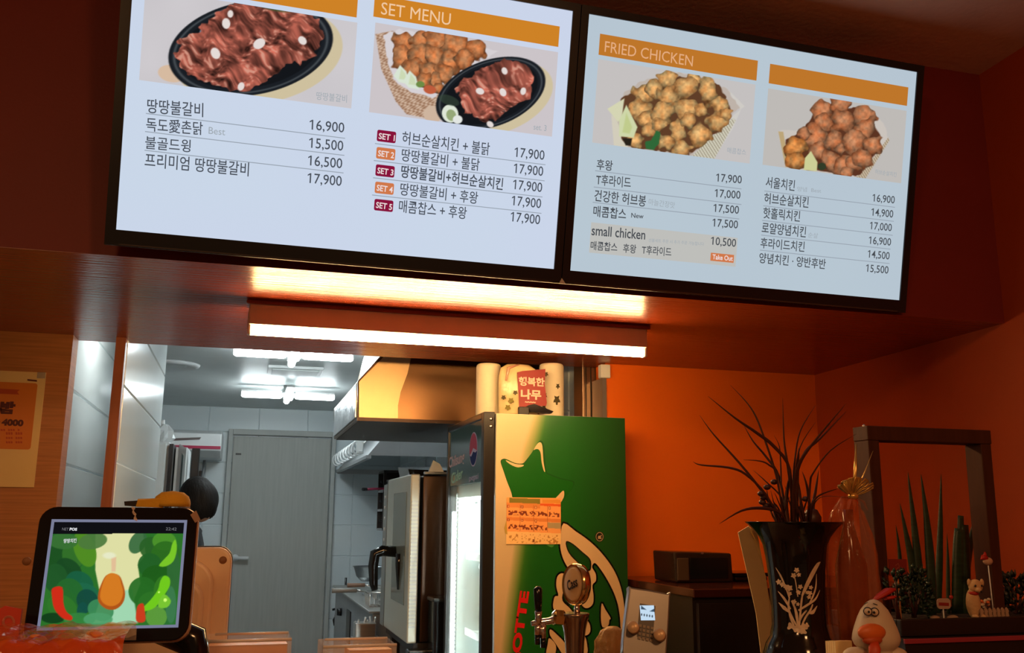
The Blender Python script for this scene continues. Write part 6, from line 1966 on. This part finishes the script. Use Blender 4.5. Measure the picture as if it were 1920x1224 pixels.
# ---- folded menu card leaning behind the vase
t = thing('folded_menu', 'cream folded sheet standing behind the left side of the black vase', 'paper', Y(1430, 1224, 1.98))
m_card = mat('cream_card', (0.92, 0.70, 0.34), 0.6, var=0.03)
MY = 1.985
pts = [(1384, 998), (1404, 986), (1444, 1130), (1462, 1300), (1440, 1300), (1418, 1150)]
MB().prism([Y(x, y, MY) for x, y in ((1384, 998), (1404, 986), (1436, 1080), (1456, 1240), (1470, 1400), (1448, 1400), (1418, 1150))], (0, 0.002, 0)).build('front_leaf', m_card, t, fix=True)
MB().prism([Y(x, y, MY + 0.006) for x, y in ((1404, 986), (1420, 1000), (1450, 1160), (1480, 1400), (1456, 1400), (1430, 1100))], (0, 0.002, 0)).build('back_leaf', mat('second_cream_card', (0.85, 0.62, 0.28), 0.6), t, fix=True)

# ---- cellophane bouquet
t = thing('wrapped_bottle', 'clear cellophane bundle tied with a gold ribbon beside the black vase', 'bundle', Y(1597, 1200, 1.83))
WY = 1.83
wc = Y(1598, 1100, WY); wmp = mpp(wc)
m_cello = mat('clear_wrap', (0.55, 0.12, 0.03), 0.08, alpha=0.30, bump=1.0, bscale=22)
pf = [(48, 1195), (52, 1170), (52, 1100), (50, 1040), (44, 1000), (30, 960), (14, 938), (9, 930)]
P_ = [(r * wmp, Y(1598, y, WY).z) for r, y in pf]
zb_w = P_[0][1]
P_ = [(0.05, CT + 0.002), (0.055, zb_w - 0.05)] + P_
MB().lathe((wc.x, WY, 0), P_, 64, wob=lambda a, z: 1 + 0.07 * math.sin(a * 9 + z * 12) + 0.05 * math.sin(a * 17 - z * 20), scale=(1, .8)).build('cellophane', m_cello, t)
MB().lathe((wc.x, WY, 0), [(0.0, CT + 0.003), (0.033, CT + 0.003), (0.034, Y(1598, 1060, WY).z), (0.02, Y(1598, 1015, WY).z), (0.012, Y(1598, 985, WY).z), (0.012, Y(1598, 955, WY).z), (0, Y(1598, 955, WY).z)], 28).build('bottle', mat('red_brown_bottle', (0.10, 0.018, 0.006), 0.12), t)
m_rib = mat('gold_ribbon', (0.62, 0.38, 0.10), 0.25, metal=0.6, alpha=1)
kn = Y(1600, 930, WY - 0.03)
for k in range(11):
    a = -1.25 + k * 0.25
    L_ = 0.048
    tip = kn + Vector((math.sin(a) * L_ * .95, -0.012 - 0.006 * (k % 2), 0.012 + math.cos(a) * L_ * .55))
    side = Vector((math.cos(a), 0.3, -math.sin(a) * .5)) * 0.008
    MB().tube([kn, kn.lerp(tip, .5) + side, tip + side * .6, tip - side * .4, kn.lerp(tip, .45) - side, kn], [0.0015, 0.0045, 0.0050, 0.0050, 0.004, 0.0015], 6, flat=.25).build('ribbon_loop', m_rib, t)
MB().ball(kn, 0.010, 12, 0, (1.2, 1, .8)).build('knot', m_rib, t)
for (x, y) in ((1605, 832), (1637, 845)):
    MB().tube([kn, kn.lerp(Y(x, y, WY - 0.02), .5) + Vector((0.002, 0, 0)), Y(x, y, WY - 0.02)], [0.002, 0.004, 0.0008], 6, flat=.3).build('ribbon_tail', m_rib, t)
for a in (-.9, -.3, .3, .9):
    MB().tube([kn, kn + Vector((a * .02, -.01, -.012)), kn + Vector((a * .028, -.012, -.03))], [0.002, 0.005, 0.003], 6, flat=.3).build('wrap_frill', m_cello, t)

# ---- white chicken figurine
t = thing('chicken_figurine', 'white egg-shaped chicken figurine with orange beak and red comb', 'figurine', Y(1642, 1224, 1.62))
CY = 1.62
cc = Y(1641, 1170, CY); cmp_ = mpp(cc)
m_chw = mat('matt_white_ceramic', (0.52, 0.42, 0.30), 0.5)
m_cho = mat('orange_beak', (0.62, 0.13, 0.02), 0.45)
m_chr = mat('red_comb', (0.38, 0.015, 0.005), 0.5)
ep = [(0, 1123), (8, 1125), (15, 1130), (26, 1143), (33, 1157), (40, 1175), (44, 1188), (45.5, 1198), (42, 1208), (34, 1216), (30, 1220)]
E_ = [(r * cmp_, Y(1641, y, CY).z) for r, y in ep][::-1]
zz0 = E_[0][1]
E_ = [(0, CT + 0.001), (0.05, CT + 0.002), (0.058, CT + 0.04), (0.055, zz0 - 0.05), (0.046, zz0 - 0.015)] + E_
MB().lathe((cc.x, CY, 0), E_, 40, scale=(1, .85)).build('body', m_chw, t)
for sg in (-1, 1):
    q = Y(1641 + sg * 37, 1228, CY - 0.01)
    MB().ball(q, 1, 16, 0, (0.026, 0.018, 0.015)).build('wing', m_chw, t)
    q = Y(1641 + sg * 26, 1300, CY - 0.05); q.z = CT + 0.01
    MB().ball(q, 1, 14, 0, (0.02, 0.03, 0.009)).build('foot', m_cho, t)


def onegg(x, y, off):
    e = Vector((0, 0, H)); d = ray(x, y)
    q = Y(x, y, CY)
    r = float(np.interp(q.z, [k[1] for k in E_[5:]], [k[0] for k in E_[5:]]))
    dx = q.x - cc.x
    yy = CY - math.sqrt(max(r * r - dx * dx, 0)) * .85 - off
    return Y(x, y, yy)


for (x, y) in ((1627, 1146), (1640, 1147)):
    q = onegg(x, y, 0.001)
    MB().lathe(q, [(0.0, 0.003), (0.0068, 0.003), (0.0082, 0.001), (0.0082, -0.006)], 20, axis=(-.55, -.83, .05)).build('eye_rim', m_black, t)
    MB().lathe(q + Vector((-.55, -.83, 0)) * 0.0031, [(0.0, 0.001), (0.0064, 0.0005), (0.0064, -0.001)], 20, axis=(-.55, -.83, .05)).build('eye', mat('eye_white', (0.6, 0.48, 0.34), 0.4), t)
    MB().ball(q + Vector((-.55, -.83, 0)) * 0.0045 + Vector((0.002 if x < 1630 else -0.0015, 0, -.0005)), 0.0024, 10).build('pupil', m_black, t)
for (x0, y0, x1, y1) in ((1620, 1133, 1627, 1129), (1637, 1131, 1645, 1134)):
    MB().tube([onegg(x0, y0, .001), onegg(x1, y1, .001)], 0.0008, 6).build('eyebrow', m_black, t)
q = onegg(1637, 1186, 0.0)
MB().ball(q + Vector((0, 0.004, 0)), 1, 20, 0, (29 * cmp_, 0.013, 16 * cmp_)).build('upper_beak', m_cho, t)
MB().ball(onegg(1637, 1200, 0.0) + Vector((0, 0.002, 0)), 1, 20, 0, (20 * cmp_, 0.011, 9 * cmp_)).build('lower_beak', mat('deep_orange_beak', (0.45, 0.07, 0.012), 0.5), t)
MB().tube([onegg(1640, 1200, 0.003), Y(1640, 1215, CY - .05), Y(1639, 1240, CY - .055)], [0.006, 0.011, 0.009], 12, flat=.5).build('wattle', mat('red_orange_wattle', (0.50, 0.05, 0.01), 0.5), t)
MB().tube([Y(1636, 1127, CY + .015), Y(1650, 1117, CY + .02), Y(1664, 1108, CY + .02), Y(1676, 1105, CY + .02)], [0.004, 0.011, 0.013, 0.007], 12, flat=.5).build('comb', m_chr, t)
MB().tube([Y(1660, 1122, CY + .02), Y(1672, 1120, CY + .022), Y(1680, 1118, CY + .022)], [0.006, 0.008, 0.003], 10, flat=.5).build('comb', m_chr, t)

a_, b_ = Y(1566, 1202, 1.70), Y(1597, 1200, 1.70)
t = thing('note_block', 'small yellow paper block between the vase and the chicken figurine', 'note block', (a_.x, 1.7, CT))
box('stand', (a_.x, 1.705, CT), (b_.x, 1.735, a_.z - 0.05), m_dark, t)
for k in range(5):
    box('sheet', (a_.x, 1.70 + k * 0.007, a_.z - 0.05), (b_.x, 1.706 + k * 0.007, a_.z - 0.0008 * k), m_card, t)

# ================================================================ planter with the square frame by the right wall
PY = 1.95
sy0 = 1.80
sz = Y(1800, 1195, sy0).z
t = thing('side_cabinet', 'dark cabinet with a mauve-pink edge strip along the right wall', 'cabinet', (1.75, 2.0, 0))
sx0 = Y(1697, 1200, sy0).x
box('body', (sx0 + 0.004, sy0 + 0.006, 0.0), (rwx(1.8) - 0.012, 2.10, sz - 0.012), m_dark, t)
box('edge_strip', (sx0, sy0, sz - 0.010), (rwx(1.8) - 0.012, sy0 + 0.006, sz), mat('mauve_pink_strip', (0.30, 0.035, 0.055), 0.35), t, 0.001)
box('top', (sx0 + 0.004, sy0 + 0.006, sz - 0.012), (rwx(1.8) - 0.012, 2.10, sz), m_dark, t)
# move the serving counter's overlap away: the side cabinet stands on its right end
pz0 = sz + 0.001
pz1 = Y(1760, 1160, sy0 + 0.03).z
px0, px1 = Y(1640, 1180, PY).x - 0.02, rwx(1.8) - 0.015
t = thing('planter_box', 'long dark planter box on the pink-edged cabinet, filled with soil', 'planter', ((px0 + px1) / 2, PY, pz0))
box('front_wall', (px0, sy0 + 0.03, pz0), (px1, sy0 + 0.045, pz1), m_dark, t, 0.002)
box('back_wall', (px0, 2.075, pz0), (px1, 2.09, pz1), m_dark, t, 0.002)
box('end_wall', (px0, sy0 + 0.045, pz0), (px0 + 0.015, 2.075, pz1), m_dark, t, 0.002)
box('end_wall', (px1 - 0.015, sy0 + 0.045, pz0), (px1, 2.075, pz1), m_dark, t, 0.002)
m_soil = mat('dark_soil', (0.02, 0.012, 0.008), 0.95, bump=0.8, bscale=90)
so = stuff(MB().box((px0 + 0.015, sy0 + 0.045, pz0), (px1 - 0.015, 2.075, pz1 - 0.008)).build('soil', m_soil, t))
SZ2 = pz1 - 0.008

FRY = 1.90
m_fr = mat('dark_walnut_frame', (0.055, 0.016, 0.007), 0.6, spec=0.2, var=0.2, scale=4, stretch=(20, 20, 2))
fxl = Y(1633, 900, FRY).x
fxr = Y(1866, 900, FRY).x
fzt = Y(1633, 798, FRY).z
wfr, dfr = 0.030, 0.055
t = thing('square_frame', 'big square dark wooden frame standing upright over the planter', 'frame', ((fxl + fxr) / 2, FRY, SZ2))
xl2 = fxl + 0.028
box('upright', (fxl, FRY, SZ2 + 0.001), (fxl + wfr, FRY + dfr, fzt - 0.034), m_fr, t, 0.002)
rbx = Y(1893, 1140, FRY).x - fxr - 0.012
MB().hexa([(fxr - wfr + rbx, FRY, SZ2 + 0.001), (fxr + rbx, FRY, SZ2 + 0.001), (fxr + rbx, FRY + dfr, SZ2 + 0.001), (fxr - wfr + rbx, FRY + dfr, SZ2 + 0.001)],
          [(fxr - wfr - 0.002, FRY, fzt - 0.034), (fxr - 0.002, FRY, fzt - 0.034), (fxr - 0.002, FRY + dfr, fzt - 0.034), (fxr - wfr - 0.002, FRY + dfr, fzt - 0.034)]).build('upright', m_fr, t, 0.002, fix=True)
box('lintel', (fxl - 0.001, FRY - 0.001, fzt - 0.034), (fxr, FRY + dfr, fzt), m_fr, t, 0.002)
MB().ball((fxl + 0.006, FRY + 0.02, fzt + 0.001), 0.004, 8).build('nail_head', m_steel, t)

c8 = lambda L: [(a / 2.638 + 1580, b / 2.638 + 760) for a, b in L]
m_san = mat('dark_green_snake_plant', (0.018, 0.040, 0.020), 0.45, var=0.35, scale=25, stretch=(1, 1, 6))
t = thing('snake_plant', 'snake plant with tall pointed dark leaves inside the square frame', 'plant', Y(1755, 1155, 1.99))
for L, wd_, yy in (([(395, 1040), (375, 800), (350, 560), (322, 328)], 22, 2.0), ([(445, 1040), (435, 800), (415, 560), (387, 340)], 24, 1.99), ([(470, 1040), (478, 800), (484, 560), (487, 338)], 18, 2.02),
                   ([(370, 1040), (345, 800), (315, 640), (283, 484)], 19, 2.0), ([(300, 1040), (290, 850), (278, 700), (263, 590)], 12, 2.03), ([(525, 1040), (522, 900), (520, 750), (516, 630)], 11, 2.0),
                   ([(590, 1040), (605, 850), (640, 640), (676, 490)], 22, 2.01)):
    blade(L, wd_, yy, yy, m_san, 'leaf', t, c8, 4, 0.35, [0.8, 1, 0.95, 0.75, 0.4, 0.04])
for L, wd_ in (([(570, 1040), (572, 850), (575, 700), (580, 612)], 32), ([(610, 1040), (608, 850), (606, 700), (600, 590)], 26), ([(583, 700), (584, 620), (584, 545)], 17)):
    blade(L, wd_, 2.0, 2.0, m_san, 'cut_leaf', t, c8, 3, 0.35, [0.95, 1, 1, 0.95, 0.9, 0.85])


def bush(name, label, cx, cy, yy, rx_, rz_, n, size, m):
    t = thing(name, label, 'plant', Y(cx, cy + rz_, yy))
    c = Y(cx, cy, yy); mm = mpp(c)
    base = Vector((c.x, yy, SZ2))
    f = MB()
    for i in range(n):
        a = rnd.uniform(0, 2 * PI); b = rnd.uniform(-0.9, 1.0)
        q = Vector((c.x + math.cos(a) * math.sqrt(1 - b * b * .8) * rx_ * mm * rnd.uniform(.6, 1), yy + math.sin(a) * 0.035 * rnd.uniform(.4, 1), max(c.z + b * rz_ * mm, SZ2 + 0.008)))
        d = (q - Vector((c.x, yy, c.z - rz_ * mm * .8))).normalized()
        d = (d + Vector((rnd.uniform(-.4, .4), rnd.uniform(-.4, .4), rnd.uniform(-.3, .3)))).normalized()
        s1 = size * rnd.uniform(.7, 1.25)
        side = d.cross(Vector((rnd.uniform(-1, 1), rnd.uniform(-1, 1), .3))).normalized()
        nrm = side.cross(d)
        p0, p1 = q, q + d * s1
        mid = q + d * s1 * .5
        f.add([p0, mid + side * s1 * .32, p1, mid - side * s1 * .32, mid + nrm * s1 * .10, mid - nrm * s1 * .10], [(0, 1, 4), (1, 2, 4), (2, 3, 4), (3, 0, 4), (1, 0, 5), (2, 1, 5), (3, 2, 5), (0, 3, 5)], 0, True)
    stuff(f.build('foliage', m, t))
    for k in range(5):
        e = Vector((c.x + rnd.uniform(-.5, .5) * rx_ * mm, yy + rnd.uniform(-.01, .01), c.z + rnd.uniform(-.2, .5) * rz_ * mm))
        MB().tube([base + Vector((rnd.uniform(-.01, .01), 0, 0.001)), base.lerp(e, .5), e], [0.003, 0.0025, 0.0015], 6).build('stem', m_grass, t)
    return t


m_succ = mat('dark_green_succulent', (0.012, 0.026, 0.012), 0.35, var=0.4, scale=30)
bush('jade_plant', 'bushy dark jade plant at the left foot of the snake plant', 1712, 1112, 1.93, 34, 42, 190, 0.019, m_succ)
tj = bush('jade_plant', 'small jade sprigs leaning left beside the frame upright', 1678, 1098, 1.865, 16, 24, 34, 0.019, m_succ)
bush('spiky_plant', 'dark spiky little plant at the far right end of the planter', 1906, 1118, 1.96, 24, 34, 150, 0.024, mat('dark_brown_green_spikes', (0.02, 0.02, 0.010), 0.5, var=0.3))
for i, (x, y, r, lab) in enumerate(((1753, 1157, 10, 'pale pebble lying left of the white plant tag foot'), (1786, 1156, 12, 'larger pale pebble lying right of the white plant tag foot'))):
    t = thing('pebble', lab, 'stone', Y(x, y, 1.88), 'pale pebbles on the soil')
    q = Y(x, y, 1.88); q.z = SZ2 + 0.004
    MB().ball(q, 1, 14, 0, (r * .00125, 0.008, 0.006)).build('stone', mat('pale_stone', (0.30, 0.20, 0.13), 0.7, var=0.2, scale=60) if i == 0 else bpy.data.materials['pale_stone'], t)
# small signs
t = thing('red_plant_card', 'small dark red card on a stick above the jade plant', 'sign', Y(1684, 1090, 1.92))
a_, b_ = Y(1668, 1079, 1.92), Y(1699, 1048, 1.92)
box('card', (a_.x, 1.919, a_.z), (b_.x, 1.921, b_.z), mat('dark_red_card', (0.20, 0.02, 0.012), 0.45), t)
box('stick', ((a_.x + b_.x) / 2 - 0.0015, 1.9215, SZ2), ((a_.x + b_.x) / 2 + 0.0015, 1.924, a_.z + 0.02), m_wood, t)
RC = Plane((a_.x, 1.9188, H), (1, 0, 0), (0, 0, 1))
f = MB(); ribbon(RC, [(1679, 1060), (1684, 1056), (1686, 1062), (1680, 1067), (1687, 1071), (1691, 1064)], 1.0, 0.0004, f, False); f.build('card_drawing', mat('dull_pink_print', (0.35, 0.10, 0.07), 0.5), t)
t = thing('white_plant_tag', 'small white rounded tag with red lettering in front of the snake plant', 'sign', Y(1770, 1130, 1.885))
TG = Plane(Y(1757, 1142, 1.885), (1, 0, 0), (0, 0, 1))
a0, b0, a1, b1 = lrect(TG, [(1757, 1121), (1783, 1122), (1782, 1142), (1757, 1141)])
f = MB(); slab(TG, rrect(a0, b0, a1, b1, 0.008, 4), -0.002, 0, f); f.build('plate', mat('dull_white_tag', (0.42, 0.28, 0.22), 0.5), t, fix=True)
f = MB(); TG.poly([(1760, 1129), (1779, 1130), (1779, 1136), (1760, 1135)], 0.0006, f); f.build('red_band', mat('dark_red_print', (0.26, 0.02, 0.015), 0.5), t)
q = TG.px(1770, 1142)
box('stick', (q.x - 0.0012, 1.887, SZ2), (q.x + 0.0012, 1.889, q.z + 0.01), m_white, t)
MB().ball(TG.px(1782, 1119, 0.002), 0.0045, 8).build('red_bead', m_chr, t)
# dog toy
t = thing('dog_figurine', 'small cream puppy figurine sitting in front of the right upright of the frame', 'figurine', Y(1832, 1140, 1.88))
m_dog = mat('cream_flocked_toy', (0.55, 0.34, 0.16), 0.8, bump=0.3, bscale=90)
DYY = 1.875
q = Y(1829, 1099, DYY); mm = mpp(q)
MB().ball(q, 1, 20, 0, (13.5 * mm, 11 * mm, 13 * mm)).build('head', m_dog, t)
MB().ball(Y(1834, 1106, DYY - 0.012), 1, 16, 0, (6 * mm, 6 * mm, 5 * mm)).build('muzzle', m_dog, t)
for (x, y) in ((1829, 1098), (1841, 1098)):
    MB().ball(Y(x, y, DYY - 0.0135), 2.0 * mm, 10).build('eye', m_black, t)
MB().ball(Y(1840, 1109, DYY - 0.019), 2.2 * mm, 10).build('nose', m_black, t)
for sg in (-1, 1):
    MB().ball(Y(1829 + sg * 12, 1092, DYY + 0.003), 1, 12, 0, (4 * mm, 3 * mm, 7 * mm)).build('ear', m_dog, t)
bq = Y(1827, 1128, DYY); bh = bq.z - SZ2
MB().ball((bq.x, DYY + 0.004, SZ2 + bh * .9), 1, 18, 0, (14 * mm, 11 * mm, bh * .9)).build('body', m_dog, t)
for sg in (-1, 1):
    MB().ball((bq.x + sg * 8 * mm, DYY - 0.010, SZ2 + 0.006), 1, 12, 0, (5 * mm, 8 * mm, 0.006)).build('paw', m_dog, t)
MB().lathe((bq.x, DYY + 0.002, Y(1829, 1112, DYY).z - 0.004), [(8 * mm, 0), (10 * mm, 0.002), (10 * mm, 0.006), (8 * mm, 0.008)], 18).build('collar', m_chr, t)
t = thing('flower_bunch', 'little bunch of pink and cream artificial flowers beside the puppy figurine', 'flowers', Y(1850, 1130, 1.885))
for k in range(12):
    MB().ball((Y(1842 + rnd.uniform(-6, 18), 1128, 1.885).x, 1.885 + rnd.uniform(-.005, .005), Y(1850, 1130 + rnd.uniform(-9, 8), 1.885).z), 0.0045, 8, 0, (1, 1, .8), 6).build('blossom', m_chw if k % 3 else m_cho, t)
MB().tube([(Y(1848, 1140, 1.885).x, 1.885, SZ2), Y(1848, 1128, 1.885)], 0.003, 8).build('stem', m_grass, t)
# duck on a stick
t = thing('duck_on_stick', 'tiny white bird with a red cap on a thin stick by the right upright', 'figurine', Y(1850, 1055, 1.885))
q = Y(1852, 1052, 1.885); mm = mpp(q)
MB().ball(q, 1, 16, 0, (10 * mm, 7 * mm, 7.5 * mm)).build('body', mat('white_bird', (0.50, 0.30, 0.20), 0.6), t)
MB().tube([q + Vector((-.004, 0, .006)), q + Vector((-.013, 0, .009)), q + Vector((-.02, 0, .004))], [0.007, 0.006, 0.001], 10).build('head', m_chr, t)
MB().ball(q + Vector((-.006, 0, .015)), 1, 10, 0, (0.004, 0.003, 0.007)).build('comb', m_chr, t)
MB().tube([q, (q.x + 0.003, 1.885, SZ2)], 0.0013, 6).build('stick', m_white, t)
# picket fence
t = thing('toy_fence', 'miniature white picket fence at the front of the planter', 'fence', Y(1866, 1157, 1.862))
m_fen = mat('dull_white_picket', (0.40, 0.26, 0.17), 0.7)
FNY = 1.862
x0_, x1_ = Y(1839, 1150, FNY).x, Y(1894, 1150, FNY).x
zf = Y(1866, 1139, FNY).z
for k in range(7):
    xx = x0_ + (x1_ - x0_) * k / 7
    w_ = (x1_ - x0_) / 7 * .66
    MB().prism([(xx, FNY, SZ2), (xx + w_, FNY, SZ2), (xx + w_, FNY, zf - 0.004), (xx + w_ / 2, FNY, zf), (xx, FNY, zf - 0.004)], (0, 0.003, 0)).build('picket', m_fen, t, fix=True)
for zz in (SZ2 + 0.006, zf - 0.010):
    box('rail', (x0_, FNY + 0.003, zz), (x1_, FNY + 0.005, zz + 0.003), m_fen, t)
